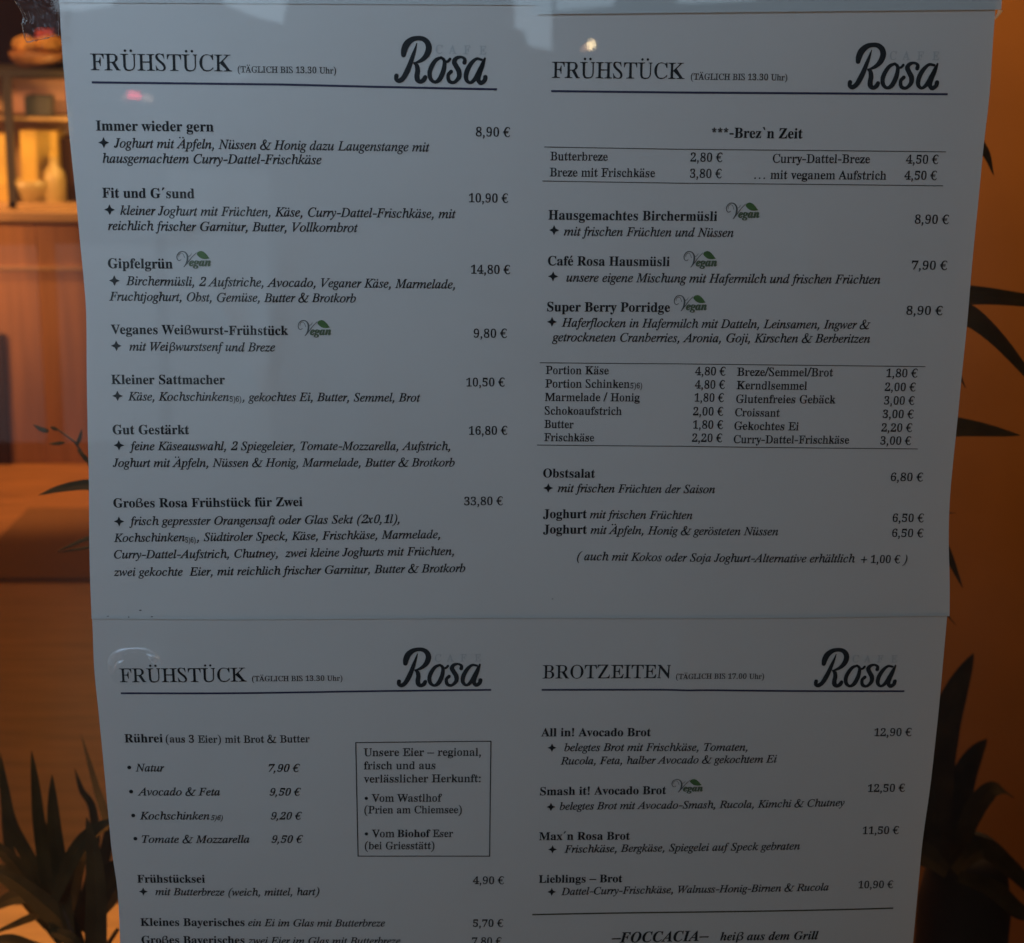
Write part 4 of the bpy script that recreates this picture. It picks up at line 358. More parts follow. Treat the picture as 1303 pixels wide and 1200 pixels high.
  ')': '-s,K1&-60@-H0%-U/b-^/@-h.S-g.0-c-e-R,w-=,/-.+e,v+A,J*U,0*5+n)q+O)V*E(r*6).+2)y+H*7+o*q,6+U,C+t,_,{,u.),x.H,x/,,o/e,f/{,60n',
  '&': '1_1<.o0_-d0>-./p-?08-u0l.{|0G-</d,D/M,+.v+R.S+u/@,^/}-P|/&+[.L+4.3+$-u*q-<*W-1+9-x+U.3+b.g,*|-I*],o*O,V*L,@*L+g*R,*+=,P+4,_+4-H+@|+s*P+H*c+5*p+%+$*g+K+W+{+h+Y+p+P+y+G,B+3|*i+C*e+t*h,1*n,I+*,w+t,d+_,0+^,%+a+a|+$,o+I-B+[-T,F.0,n-S,3,z+f,J|,<.),s.H-L.a.#/#.<.Q-f..,Z-E|-i.m.0/3.8/?.K/i/%/b.n/8.e/(.V.p.3.J|.F/O.I/p.H/x.80>.g0_.x0A.}01/%/{.}/U|.G0+..0@-e0C-r0t.70r.F0o.S0j.p0T|.$0F-a08-F/v,t0D-90]-I0f-X0l.#0u|-U04-J/p-I/I,R/<,a/v,g0,,{0I|-H/^-L/--[.M,d.%,V.Z,S.o,T/M|-T.c-z-i.N,n-U,5-(-7,^.5|.E-$.r,7/D+Y.Z*t.3+@-}+T-L,E|/3+k/_+D/k+>03+3/{*Y/P*Y/:*]/$*d.O*{|/s+50:+90{+V1.+30E*f/p*V|0$.Z1p.Z1{/+0//+',
  '€': '/[/^/G/Q/w/806/-0>.y0@.h0=.Q04.<0).)/u-Y/J-7.r-..[,d-.,],Z,_,C,n+l,w+Y-)+L-7+A-H+8-W+5-g+7-w+?.J+[.p,,/3+t.k+>.Y+..-*n-m*e-Q*_-5*_,s*e,U*o,=+%,(+?+q+Z+e+{+],C+[,f+g-M,%.N,3.p,F/8,^/X,z/x-@0:-a0R.(0c.H0l.g0p/(0p/A0l/W0d/l0W/{0H0+040)/S|+=-o.b-o.n.C+H.C|++-+.@-+.L-X+6-X',
},
 'z': {
  'a': '.s+X*m+H*o+8*s+$+&*s+3*k+B*c+e*e,1*q,d+--:+K-h+g.,,(.A,I.S,_.Y-%.[-8.U-F.I-L.@-M.2-T.U.P.U-b+]-e+R-n+S.$+c.<,*.T+t.6+H-u++-X*s-<*m-&*p,q*y,k+(,f+9,g+X,m+h,Z+F,?+*+z*s;,)+Q,9+V,P+l,f,3,x,[-.-4-7-g-6.$-2.--+.2,{.4,q.2,Y-y,?-P,%,t+n,9+l+m+q+Y+x+S',
  'd': '.q+Z*m+B*p+3*v+&+&*v+4*n+D*h+a*g,.*m,Q*y,v+6-H+M-j+i.-,-.F,D.R,Z.Y,z.[-=.U-I.O-e/R-g/k-e/q-a/u-?/y-?0</&0Q-k+v-d+S-i+R-n+T-z+c.8,,.Q+t-x+1-f*z-Q*p-=*m-(*p,s*y,m+(,h+:,g+F,i+Z,o+i,[+F,A+*+}*r;,,+R,>+W,S+o,f,2,{,c-2-:-:-j-7.,-0.5-&.6,u.3,[-w,?-J,%,m+q,=+m+p+o+c+s+Z+{+T',
  'e': '.-+}*m+Z*q+?+#+(+9*v+L*o+c*k,.*o,U*x,s+1-@+J-d+h.*,/.C,Q.T,m.Z-/.[-N.U-g.E-t.--w-x-v-f-l-F-S-)-/,h,W,R+x,E+u,#+w+i,&+X,4+O,G+L,X+O,k+Y,}+m-8,2-T+z-6+K,p+,,K*s;,%,h,P,z,d-.,w-C-+-Y-2-r-2.,-+.7,}.:,q.8,g.3,U-z,C-],7-E',
  'g': '.K+r)?+E)B+,)G*p)O*])Z*O)h*F)v*A*-*A*=*D*J*R*a*m*r+:+(+0+.+#+:*v+H*s+V*w+k+*+}+>,3+S,@+9,T+/,d+),t+%-,+&-D+1-f+F.)+b.A,*.R,F.Y,d.]-3.W-X.I-n.:.U.:.P-l.+-l.--O.(-5-q,o-W,T-8,A,v,6,M,/+z,1+n,%+l+w+t+o,p+Q-3+E-G+8-R+.-_*w-f*d-g*U-d*>-Y*(-J)n-6)^,w)P,Z)F,<)A;,A,O,P,S,a,a,n,t,{-:-(-W-)-y-#.2,q.:,_.8,N.-,<-n,.-L,(-(,),c,1,T;+z)a,@)e,W)o,a)v,i*),k*:,g*H,U*T,5*c+b*r+B*_+5*P+/*C+0*0+6)}+I)m+[)e',
  'h': '//-H*m-2*p,{*{,r+3,o+L,q+a,y,)-P-i-P-v-I-x-8-t-%-g,k-N,T-,,@,[,-,.+v+U+h*v*b*v+x/[+z/k+t/v+N/y+N0<,10B-80Q,D-D,W-h,s..-3.F-N.T-l.[.).[.4.X.G.N.R.<.U-}.P-U-x+o-t+Y-w+T-}+T.1+a.Q,5.j,&.J+N.-+.-h*s-X*n',
  'i': '-8,Q/8,=/=,,/H+{/W+w/m+{0&,,07,=0C,Q0F,e0C,u07-&0&-+/m-&/W,u/H,e/=|+T*n+C*p+0*y*}+0*w+F*z+f+J-K+S-s+R.#+N.(+G.++1.,+0.G,k.^,)+u,$+Z,&+T,.+S,<+^,Z,-,q+w,R+J,6+,+s*t',
  'l': ',}+J*m+3*p*z*{*o+3*l+M*t+{+v/f+v/n+q/u+k/x+S/y+R0:-30Q+s+]+u+R+w+Q+{+R,0+],O,,,f+u,G+G,,+*+k*r',
  'm': '1+/G*n/1*q.z*}.p+4.m+M.o+b.w,)/N-j/N-v/G-y/:-w/#-h.e-J.S-..0,9-b*v,a*v-R-d-S-u-L-y-8-s-%-e,k-K,U-),A,X,.,)+k*v*f*v+M-[+R-w+M.(+F.++/.,+-.G,m.^,E-A,Y-f-$.5-@.K-[.W-o.[.-.[.B.T.P.F.U.<.X.#.O-X.b-u.y.6/7.J/H.R/b.Z/t.]02.X0E.N0O.=0R.00R-u0P-b0C-./v+p/r+Z/u+T/{+T0.+_0K,.0d+w0D+J0)+,/f*t',
  'n': '//-L*m-5*p-$*{,u+3,r+L,u+g-$,0-R-g-R-u-L-x-<-u-*-h,p-Q,U-),A,X,.,)+k*v*f*v+M-[+R-w+M.(+F.++/.,+-.G,m.^,E-A,Y-f,u.--6.E-I.P-f.Z.,.[.B.T.P.F.U.<.X-}.T-^-w+Z-{+S.-+W.P,-.i+v.A+A.&+%-d*p',
  'r': '.$*f*v+M-[+R-w+M.(+F.++/.,+-.G,m.^,C-<,b-z,s.8-+.I-=.U-N.[-a.[-q.T-}.G.(.4.&-r-y-_-o-T-X-L-M-L->-Q-*-e,{-b,p-T,X-2,<,L,#+c+k*v',
  's': '-v,&*m+c*p+3+#+&*z*v*o*[*s*p,@+3,:+6+z+A+W+H+K+[+:+v+5,,+7,:+B,?+O,>+d,6+v+V,i+C-3+=-E+9-[+<-o+A.%+I.5+U.C+e.M,#.X,6.[,O.Z-6.M-@.O-I.Y-d.Y-R->-7-A---j-&-w,z.),i.7,^.:,I.:,>.5,4.),2-s,8-b-&,X-5,9-9+w-7+c-1+O-(+?,u+/,e+#,Q*t,=*n',
  'u': '//+Q*m+D*m+/*t*y+**r+?*r+S*v+q+F-R+L-t+K.#+G.(+A.++*.,+).G,h.^+x+h+w+T,$+P,4+T,G+c,Z+y,q,A--,j-@->-P-q-a.S.e.S-y+]-}+U.)+U.4+_.R,-.k+w.C+A.)+%-f*p-H*m-/*u-$+%,x+/,s+E,u+X-(,*,f+U,C+0,0+#+x*t+f*n',
  'A': '/q*/*v*/+7*B+:*O+@*j+V.d0G/$0G.n,$.o+g.v+P/++B/5+=/T+7/T*v,}*v,}+7-?+=-I+B-Q+H-X+V-a+u-b,T,/,T+S+l+D+N+F+E+L+@+q+7+q*v;,L,{-d,}-m.b',
  'C': '0,-A*k,c*p,I*w,2+(+w+4+f+D+O+_+C+t+:,1+4,J+1,f+2-4+?-u+W.X+t/-,=/T,f/u-?07-t0F.@0I.q0E/d05/n08/z0I0<0I/v.P/W.R/U.v/Q/6/J/M/@/_/3/n/#/w.b0%.K0%.4/z-n/j-X/X-E/C-*.s,s.P,^-q,T-J,N-%,L,],P,4,]+n,j+[,y+N-<+A-P+=-q+=.=+H.a+]/&,$/9,>/U,(/?+d/*+M.n+:.U+,.<*y-{*q-_*l',
  'F': '/g*R*v*R+6*o+8+%+?+0+H+:+[+E+},:/=,@/_,>/l,0/v+i/{+i0=0$0=/a.a/D.a/B/-/=/A/3/Q.z/d.]/o.5/t-o/s-h/p-b/i-Y/V-2-v-_-x.&.).@.=.J.J.W.h.s.h.@,O.(,O.%-,-y->-r-F-h-M-X-Q-(-T,X+p,T+R,V+G,]+?,k+9-,+6-,*v',
  'G': '0j-T*k-$*n,i*r,B+%,/+/+k+F+]+T+H+t+@,-+5,S+2-2+4-L+=-r+S.T+x/2,D/X,p/x-C04-{0E.S0I/.0D/o05/x080*0I0D0I0$.Y/b.Y/_.{/Y/:/Q/O/?/h/%/w.m0#.U0%.5/y-y/p-d/b-N/M-</5,z.c,c.*,R-L,K,p,L,@,V+t,c+_,z+H-@+:-g+5.*+9.=+C.M+Z.i,f.n-,.l-4.e-:.V-?.9-A.9-[0U-[0U-@0:-=02-60--+/{,c/Z+>/.+*.Y*u.+*m',
  'I': '-r*R*v*R+6*o+8+%+?+0+H+:+[+E+},:/=,@/_,>/k,0/u+i/{+i0=.A0=.A/{.(/y-p/s-d/i-Y/W-O/6,W+p,S+U,V+G,d+=-,+6-,*v',
  'O': '0S-)*k,L*q,-*}+k+4+_+@+S+L+B+i+6,/+3,B+0,u+7-P+I.++d.],+/2,Q/Z-(0%-[0>.&0F.a0H/:0>/W0./f0$/}/h04/K0@/+0F.b0F.30@-f0.-//o,V/W,2/<+l.l+G.>++-s*v-N*m;-.+4-D+7-X+@-m+N.&+e.9,$.K,F.l-=/).8/.._///2/+/N.{/e.n/s.]/}.G0%../{-p/m-W/V-A/9-*.l,o.>,]-g,P-4,H,^,F,3,H+n,O+V,[+E,r+7',
  'ß': '/e*s)E*f)P+Y-l+l.K+v.f,5/9,R/a,t0$--01-S0C.$0L.H0L.h0H/)0>/704/B0(/L/l/M/Y/L/F/B/&//.c.l.D.C.+-{-{-{.%.J-{.k-q/--_/A-H/L-,/M,g/G,C/7+{.{+]._+C.6+*-k*v-9*o,f*q,F*z,8+),1+3,/+8,1+?,h+v,u+r,x+U,{+M-++@-9+9-B+8-P+:-^+@-o+L.(+d.7,%.B,G.F,i.E-,.=-?.4-H-y-S-f-X-L-[,r-],x.#->.(-a.3-w.A.7.X.F.o.P/,.T/D.T/R.R/^.H/o.</v.-/{-v0#-c/{-G/q-//],{/K,q/6,h.v+o)f',
  ' ': '-2',
  '–': '/B*u,_/F,_/T-@+*-@',
},
 'h': {
  'B': '/z+0*y+0+5+b+<+n+@+x+G,$+W,(+w,(/<,$/b+u/t+c0#+/0)+/0>-w0=.X04.r0,.r/{/(/p/4/b/>/P/D/>/F/)/A.b/3.F.w.0.i.&.B-r.s-e.s-Z/9-F/F-9/V,u/],Q/W,,/P+p/D+]/4+K.}+?/,+8.]+)./*z;,s-w-=-w-t-}.3...B.<.J.N.N._.O/4.L/K.F/^.=/l.5/s-y/{-O0#-//{-$/y,y/u,u/l,s/W;-U+=.)+?.6+C.F+M.Q+Z.[+w.a,8.a,d.Z-$.Q-:.H-E.0-T-y-X,s-],s+f,u+Q,z+G-)+A-9+>',
  'C': '0:-z*n-M*s-T*u,q+),S+5,]+=,9+Z+u,)+d,K+Z,e+P-@+O-k+R.-+_.a+o/*,0/R,Q/t,u0.,q03-V0B-O0D.-0H.E0D.:0B.r07.u02/70+/S0*/[0,/f03/o0H0+0H0+.S/o.S/K/I/6/j/(/u.o0#.R0*.)0--X0+-E0$-4/s,}/d,m/O,_/6,V.s,P.Q,L.+,L-2,P,i,W,H,b,-,n+p-#+]-5+N-J+D-b+?.6+=.d+@/%+J/A+[/]+s/y,906,$0%+i/n+V/W+G/8+:/9+/.t+$.=*r.9*o',
  'E': '/z+.*y+.+5+J+7+[+>+n+@+x+E,&+X,)+s,)/<,%/a+z/o+r/w+E0&+00)+00>/]0>/].a/I.a/A/+/4/G/#/b.h/q-}/y-[/y-,/w-#/t,y/p,t/V,t-q-a-s-j-t-q-y-z.*.0.F.8._.?/$.S/$.S,A.?,A.:,b.1-%-{-B-r-K-c-P,t-S,t+h,x+M-%+F-/+C-r+A.X+F.h+I/#+S/7+h/R,6/g,_0#,_/a*y',
  'F': '/S+/*y+/+5+T+9+n+A+x+I,$+X,(+y,(/B,$/b+u/s+b/z+.0)+.0>/W0>/W.a/C.a/</(/./G.x/b.e/r.W/u-r/z-0/y,z/u,u/m,s-r-]-t-g-v-n-z-w.+.-.G.5.a.:/&.Q/&.Q,A.<,A.5,e..-$-x-C-n-M-g-Q-[-S,s-U,s+q,y+N-%+F-7+>-L+9-}+5-}*y',
  'H': '0r+/*y+/+5+[+:+v+D,$+V,(+v,(/F,%/]+x/q+n/x+T0$+00)+00>-m0>-m0)-1/z-$/u,x/k,s/J,s-v/2-v/1/J/-/k/&/u.u/z.80).80>0t0>0t0)0F0#05/x0//t0%/c0#/F0#+v0$+]0-+H06+A0O+90t+50t*y.8*y.8+5.]+8.v+?/(+F/-+P/1+n/2-R,s-R,s+o,x+Q-%+D-3+>-G+8-m+5-m*y',
  'I': '-v+-*y+-+5+_+=+p+C+w+G,&+Y,)+p,)/N,&/e+{/s+s/y+[0$+-0)+-0>-o0>-o0)-I0%-+/x,}/r,v/e,t/N,t+r,w+U-%+F-?+=-q+5-q*y',
  'K': '0f+0*y+0+5+]+:+v+D,%+V,)+v,)/F,&/]+x/q+o/x+T0%+10)+10>-m0>-m0)-1/z-%/u,y/k,t/J,s-f.c/B/1/t/3/y/$0$.D0).D0>0[0>0[0)0%0$/j/u.1.>02+S0A+F0S+<0h+71&+51&*y.7*y.7+5.e+7.q+:.{+?/&+F/#+Q.q+f-*-J,t-<,t+o,x+Q-&+D-3+>-G+8-m+5-m*y',
  'N': '0T/^*n,K/#,9+t,:+a,C+9,r+4,i+2,i*y+B*y+B+5+E+4+9+4+i+:+n+f,(/N+Y/{+A0)+D0>,Y0>/?,{/P/D/O/V/H0#.t0*/$0*.{0).{0>0H0>0H0)0C0*0K0*/{/}/v/W/u*n',
  'O': '0t.$*n-Q*s-]*u,z+)-%+-,[+>,:+[+t,0+_,[+S-2+P-g+W.?+g.n,)/E,F/h,d0$-(01,}05-U0@-K0C-n0H.30I.T0D.J0B/-05/(01/J/z/_/i/q/T02//0G.]0S.,0U-Q0Q-)0D,R0-,(/g+U/C+8/$+-/*+).P*w.Z*u;.)+0.N+2.a+9.r+D/)+S/8+h/F,%/N,C/W-1/X-[/W.,/P.d/D/6/7/N.x/l.^0$.K0+.#0--W0+-E0$-4/s-#/d,n/O,a/7,W.t,N.-,L-[,N-2,T,T,c,(,p+i-/+L-I+9-Z+2',
  'R': '0@+/*y+/+5+[+:+v+D,$+V,(+v,(/F,%/]+z/n+s/u+_/{+00)+00>-x0=.R06/&0).x/}/0/r/B/c/R/F/Z/$/Y.a/Q.B/@.(/4-v.q-e.t-[.a-U/q+M0#+@0,+90P+40F+40J+50G*y/,*y-S-I,s-I,t+h,x+Q-%+D-@+:-m+5-m*y;,s-e-M-e.#-i.A-t.O.).W.4._.K.d.i.c/,.[/K.V/W.F/k.0/v-W/z-0/x-$/u,y/p,u/e,s/R',
  'S': '/#->*p,g*t+v+-+h+)+c*q+Q*q+=,c+M,c+X,A+h,$,&+[,E+C,f+4-0+/-B+0-Q+6-_+?-j+J-q+W-t+i-t+z-o,9-h,J-[,[-3--,9-q+o.9+V.W+D.}+>/=+=/U+@/f+G/{+T03+g0B+v0I,50P,R0R,t0P-]0@-k0C-r0P.)0P.:.q.+.q-u/B-j/X-Z/l-K/z-100,w06,d07,D02,80,,0/},*/q,&/e,(/T,-/?,@.x,g.P-n-Y.,-C.G,v.X,L.^,..]+m.U+S.H+?.6+--y*z-]*r',
  'T': '/g,%*y,%+5,R+9,k+A,t+I,z+[,}+v,}/},0/y+s/r+b/^+M/8+G/%+B.^++.^++0>/i0>/i.]/S.]/O.v/C/B/2/_.z/r.l/x-o/}-o+v-q+Z-w+H.&+A.?+9.m+5.m*y',
  'Z': '0F+P*y+L+,.?0),^0),-/z+q/o+d/d+W/M+M/(+=/(+A0H/K0H/N0>,Z+@.J+A.q+D/3+J/D+R/S+c/^+r/f,&/o,O0&,O/{*y',
  'Ü': '0S-q*l-8*q-:*t,^+(,O+/,S+7,Q+?,B+Q,6+i,-,),),H,&/F,#/c+v/q+m/x+S0$+/0)+/0>-k0>-k0)-D0$-+/y,{/s,u/f,r/F,s,B,x,$-#+m-/+X-9+M-F+E-[+>.3+:.e+A.t+G/&+Q/3+^/?+m/G,%/P,R/Q/E/O/]/H/{/:0%.o0*.y0,.y0>0B0>0B0)/}/}/v/V/u,p/o,7/_+e/P+K/C+A/-+9/6+2/)+).9*r.>*o|-71>-01U,v1e,]1e,I1U,B1>,I1&,]0r,v0r-01&|//1>/(1U.n1e.T1e.A1U.91>.A1&.T0r.n0r/(1&',
}}
_ix = {c: i for i, c in enumerate(AB)}; _B = len(AB)
def _dec(s): return [_ix[s[i]] * _B + _ix[s[i+1]] - 600 for i in range(0, len(s), 2)]
_cache = {}
def glyph(st, ch):
    k = st + ch
    if k not in _cache:
        e = GL[st][ch]; adv = _dec(e[:2])[0]; V = []; F = []
        if e[2:]:
            for g in e[2:].split('|'):
                loops = []
                for l in g.split(';'):
                    v = _dec(l); loops.append([Vector((a, b, 0)) for a, b in zip(v[::2], v[1::2])])
                b0 = len(V)
                F += [[b0 + i for i in t] for t in tessellate_polygon(loops)]
                V += [(p.x, p.y) for l in loops for p in l]
        _cache[k] = (adv, V, F)
    return _cache[k]
def run(st, txt):
    V = []; F = []; x = 0
    for ch in txt:
        adv, v, f = glyph(st, ch); b = len(V)
        V += [(a + x, c) for a, c in v]; F += [[b + i for i in t] for t in f]; x += adv
    return V, F

# ------------------------------------------------------------------ the four sheets of paper
def bump1(x, c, s): return exp(-((x - c) / s) ** 2)
def wave(x, z):
    """depth of the paper behind the pane: z measured from the upper headline rule, all in metres"""
    y = .0060 + .0012 * sin(9.0*x + 1.0) * sin(11.0*z + .5) + .0007 * sin(23*x + 9*z)
    y += .0022 * bump1(x, -.01, .05) * (1 - bump1(z, -.17, .10))        # the left margin curls away from the pane
    y += .0020 * bump1(x, .42, .06) * bump1(z, -.22, .10)
    for (xa, za, xb, zb, amp, wd) in CREASES:                             # soft creases in the left margin
        dx, dz = xb - xa, zb - za; L2 = dx*dx + dz*dz
        t = max(0, min(1, ((x - xa)*dx + (z - za)*dz) / L2)); q = math.hypot(x - xa - t*dx, z - za - t*dz)
        y -= amp * bump1(q, 0, wd) * sin(pi * min(1, max(.0, t))) 
    return y
CREASES = [(.045, -.075, .075, -.150, .0014, .005), (.085, -.060, .070, -.165, .0011, .006), (.020, -.070, .052, -.062, .0011, .005),
           (.120, -.120, .128, -.190, .0006, .008), (.275, -.255, .292, -.330, .0008, .007), (.33, -.06, .34, -.10, .0005, .006)]
LAYER = {'upper': 0.0, 'lower': .0004, 'strip_l': -.0007, 'strip_r': -.0013}
def depth(layer, x, z):
    y = wave(x, z) + LAYER[layer]
    if layer == 'lower': y += .0016 * (1 - exp(-max(0, -.2555 - z) / .03))      # falls back behind the page above
    return y
def sheet_xz(layer, px, py):
    Y = .006
    for _ in range(4):
        p = at(px, py, Y); Y = depth(layer, p.x, p.z - Z0)
    return p.x, p.z - Z0
def interp(tab, s):
    for (a, va), (b, vb) in zip(tab, tab[1:]):
        if s <= b: 
            t = (s - a) / (b - a) if b > a else 0
            return va + (vb - va) * t
    return tab[-1][1]
def smooth_tab(pts):
    """pixel outline -> [(z, x)] sorted top to bottom as (-z, x)"""
    return pts
def sheet(name, layer, left, right, top, bot, nx=150, nz=130, parent=None):
    """left/right: outlines as photo points, top to bottom; top/bot: (z at left, z at right)"""
    def tab(side):
        t = []
        for px, py in side:
            x, z = sheet_xz(layer, px, py); t.append((-z, x))
        t.sort()
        (a, xa), (b, xb) = t[0], t[1]; t.insert(0, (a - .5, xa + (xa - xb) * .5 / (b - a) * .6))
        (a, xa), (b, xb) = t[-1], t[-2]; t.append((a + .5, xa))
        return t
    def cub(t, s):                       # smoothed lookup
        return sum(interp(t, s + d) for d in (-.008, -.004, 0, .004, .008)) / 5
    tl, tr = tab(left), tab(right); mb = MB(); V = []; F = []
    th = .00025
    for j in range(nz + 1):
        v = j / nz
        for i in range(nx + 1):
            u = i / nx
            z = (top[0] + (top[1] - top[0]) * u) * (1 - v) + (bot[0] + (bot[1] - bot[0]) * u) * v
            x = cub(tl, -z) * (1 - u) + cub(tr, -z) * u
            V.append((x, depth(layer, x, z), z + Z0))
    for j in range(nz):
        for i in range(nx):
            a = j * (nx + 1) + i; b = a + 1; c = b + nx + 1; d = a + nx + 1
            F.append((a, d, c, b))
    mb.add(V, F)
    return mb.build(name, M_paper, parent, smooth=True)

def ink(name, V2, F, layer, material, parent, lift=.00022):
    """V2: flat points (x, z) on the sheet -> a print that follows the paper"""
    me = bpy.data.meshes.new(name)
    me.from_pydata([(x, depth(layer, x, z) - lift, z + Z0) for x, z in V2], [], F); me.update()
    # face the pane
    import bmesh
    bm = bmesh.new(); bm.from_mesh(me)
    for f in bm.faces:
        if f.normal.y > 0: f.normal_flip()
    bm.to_mesh(me); bm.free()
    return link(name, me, material, parent)
def write(name, st, txt, x0, y0, x1, y1, layer, parent, size=None, material=None):
    V, F = run(st, txt)
    a = Vector(sheet_xz(layer, x0, y0)); b = Vector(sheet_xz(layer, x1, y1)); d = b - a
    mn = min(p[0] for p in V); mx = max(p[0] for p in V)
    k = d.length / (mx - mn); kz = k if size is None else max(size * .985, min(size * 1.015, k))
    t = d.normalized(); n = Vector((-t.y, t.x))
    P = [a + t * ((x - mn) * k) + n * (y * kz * 1.035) for x, y in V]
    return ink(name, [(p.x, p.y) for p in P], F, layer, material or M_ink, parent)
def bar(name, pts, wid, layer, material, parent, lift=.00018):
    """a printed line through photo points; wid in metres"""
    Q = [Vector(sheet_xz(layer, *p)) for p in pts]; P = []
    for a, b in zip(Q, Q[1:]):
        for k in range(40): P.append(a.lerp(b, k / 40))
    P.append(Q[-1]); V = []; F = []
    for i, p in enumerate(P):
        t = (P[min(i+1, len(P)-1)] - P[max(0, i-1)]).normalized(); n = Vector((-t.y, t.x)) * wid / 2
        V += [p + n, p - n]
        if i: b = i*2; F.append((b-2, b-1, b+1, b))
    return ink(name, [(p.x, p.y) for p in V], F, layer, material, parent, lift)
def catmull(P, n=6):
    out = []; N = len(P)
    for i in range(N - 1):
        p1, p2 = P[i], P[i+1]; p0 = P[i-1] if i else tuple(2*a-b for a, b in zip(p1, p2)); p3 = P[i+2] if i+2 < N else tuple(2*a-b for a, b in zip(p2, p1))
        for k in range(n):
            t = k / n
            out.append(tuple(.5*((2*b)+(-a+c)*t+(2*a-5*b+4*c-d)*t*t+(-a+3*b-3*c+d)*t**3) for a, b, c, d in zip(p0, p1, p2, p3)))
    out.append(P[-1]); return out
def ribbon(P, n=7, cap=True):
    """brush stroke through (x, y, width)"""
    Q = catmull(P, n); V = []; F = []
    for i, (x, y, wd) in enumerate(Q):
        a = Q[max(0, i-1)]; b = Q[min(len(Q)-1, i+1)]; tx, ty = b[0]-a[0], b[1]-a[1]; L = math.hypot(tx, ty) or 1
        V += [(x - ty/L*wd/2, y + tx/L*wd/2), (x + ty/L*wd/2, y - tx/L*wd/2)]
        if i: b_ = 2*i; F.append((b_-2, b_-1, b_+1, b_))
    if cap:
        for q in (Q[0], Q[-1]):
            b_ = len(V); V += [(q[0] + q[2]/2*cos(2*pi*k/14), q[1] + q[2]/2*sin(2*pi*k/14)) for k in range(14)]; F.append(tuple(range(b_, b_+14)))
    return V, F
# the brush-lettered name, traced in units of the enlarged lettering, origin at the right end of the headline rule
LOGO = [
 [(228,308,46),(234,265,58),(256,212,62),(300,172,52),(350,156,42),(405,160,44),(446,190,52),(462,240,56),(448,295,54),(415,338,42),(375,365,30),(325,384,13)],
 [(350,204,8),(334,260,24),(310,330,38),(286,400,46),(258,465,50),(226,520,46),(190,545,44),(162,532,38),(163,500,42)],
 [(328,380,18),(352,405,40),(360,450,46),(354,495,48),(360,532,48),(386,550,38),(416,534,44),(430,508,40)],
 [(578,326,24),(530,350,36),(492,405,42),(472,465,42),(482,522,38),(520,550,30),(562,528,44),(594,465,46),(608,405,40),(606,352,32),(578,326,24)],
 [(588,330,22),(612,358,22),(640,360,24),(660,338,26)],
 [(795,368,40),(797,338,32),(765,318,24),(722,328,36),(700,362,46),(722,408,46),(745,450,48),(744,505,42),(700,550,30),(655,538,36),(645,485,34),(672,452,36)],
 [(955,338,24),(905,332,28),(855,378,40),(818,450,46),(814,518,40),(850,550,28),(895,515,40),(935,440,42),(968,360,28)],
 [(984,326,20),(964,395,34),(936,465,44),(926,520,42),(950,550,40),(984,528,40),(992,496,42)]]
def logo(layer, parent, ex, ey, sx, sy):
    """ex, ey: photo point of the rule's right end; sx, sy: photo point of its left end"""
    e = Vector(sheet_xz(layer, ex, ey)); s = Vector(sheet_xz(layer, sx, sy)); t = (e - s).normalized(); n = Vector((-t.y, t.x))
    k = 1 / 7.239 / 2.79 / 1000                                     # traced units -> metres
    V = []; F = []
    for i, st in enumerate(LOGO):
        v, f = ribbon(st); b = len(V)
        V += v; F += [[b + q for q in g] for g in f]
    P = [e + t * ((x - 1103) * k) - n * ((y - 605) * k) for x, y in V]
    ink('logo', [(p.x, p.y) for p in P], F, layer, M_logo, parent, .00026)
    V = []; F = []
    for ch, x in zip('CAFE', (520, 650, 785, 930)):
        v, f = run('r', ch); b = len(V)
        V += [(x + a * .155, 290 - c * .17) for a, c in v]; F += [[b + q for q in g] for g in f]
    P = [e + t * ((x - 1103) * k) - n * ((y - 605) * k) for x, y in V]
    ink('logo_caption', [(p.x, p.y) for p in P], F, layer, M_faint, parent)
def vegan(layer, parent, x0, y0, x1, y1):
    """leaf badge inside photo box; traced in a 540 x 280 frame"""
    a = Vector(sheet_xz(layer, x0, y1)); b = Vector(sheet_xz(layer, x1, y1)); c = Vector(sheet_xz(layer, x0, y0))
    t = (b - a) / 540; n = (c - a) / 280
    P = lambda V: [((a + t * (x - 310) + n * (505 - y)).x, (a + t * (x - 310) + n * (505 - y)).y) for x, y in V]
    V = []; F = []
    for st in ([(388,372,9),(352,392,11),(322,366,13),(318,312,13),(348,258,13),(396,238,15),(448,252,18),(482,305,26),(484,378,28),(462,450,20),(424,503,7)],
               [(345,330,6),(352,285,7),(388,264,7),(420,290,7),(440,345,9)], [(500,322,8),(530,306,7),(552,270,5)], [(428,500,14),(500,412,13),(560,330,11),(632,256,8)]):
        v, f = ribbon(st, cap=False); q = len(V); V += v; F += [[q + i for i in g] for g in f]
    root = ink('vegan_mark', P(V), F, layer, M_vgrey, parent)
    L = [(632,280),(646,250),(672,236),(706,229),(742,242),(772,268),(800,300),(822,334),(842,356),(790,366),(738,364),(700,352),(668,328),(644,302)]
    tess = tessellate_polygon([[Vector((x, y, 0)) for x, y in L]])
    ink('leaf', P(L), [list(q) for q in tess], layer, M_vleaf, root, .00024)
    v, f = run('z', 'egan'); mn = min(p[0] for p in v); mx = max(p[0] for p in v)
    v = [(508 + (x - mn) * 345 / (mx - mn), 482 - y * .30) for x, y in v]
    ink('lettering', P(v), f, layer, M_vtext, root, .00026)
    ink('lettering_bold', P([(x + 9, y + 3) for x, y in v]), f, layer, M_vtext, root, .00031)  # second offset print makes the letters bolder

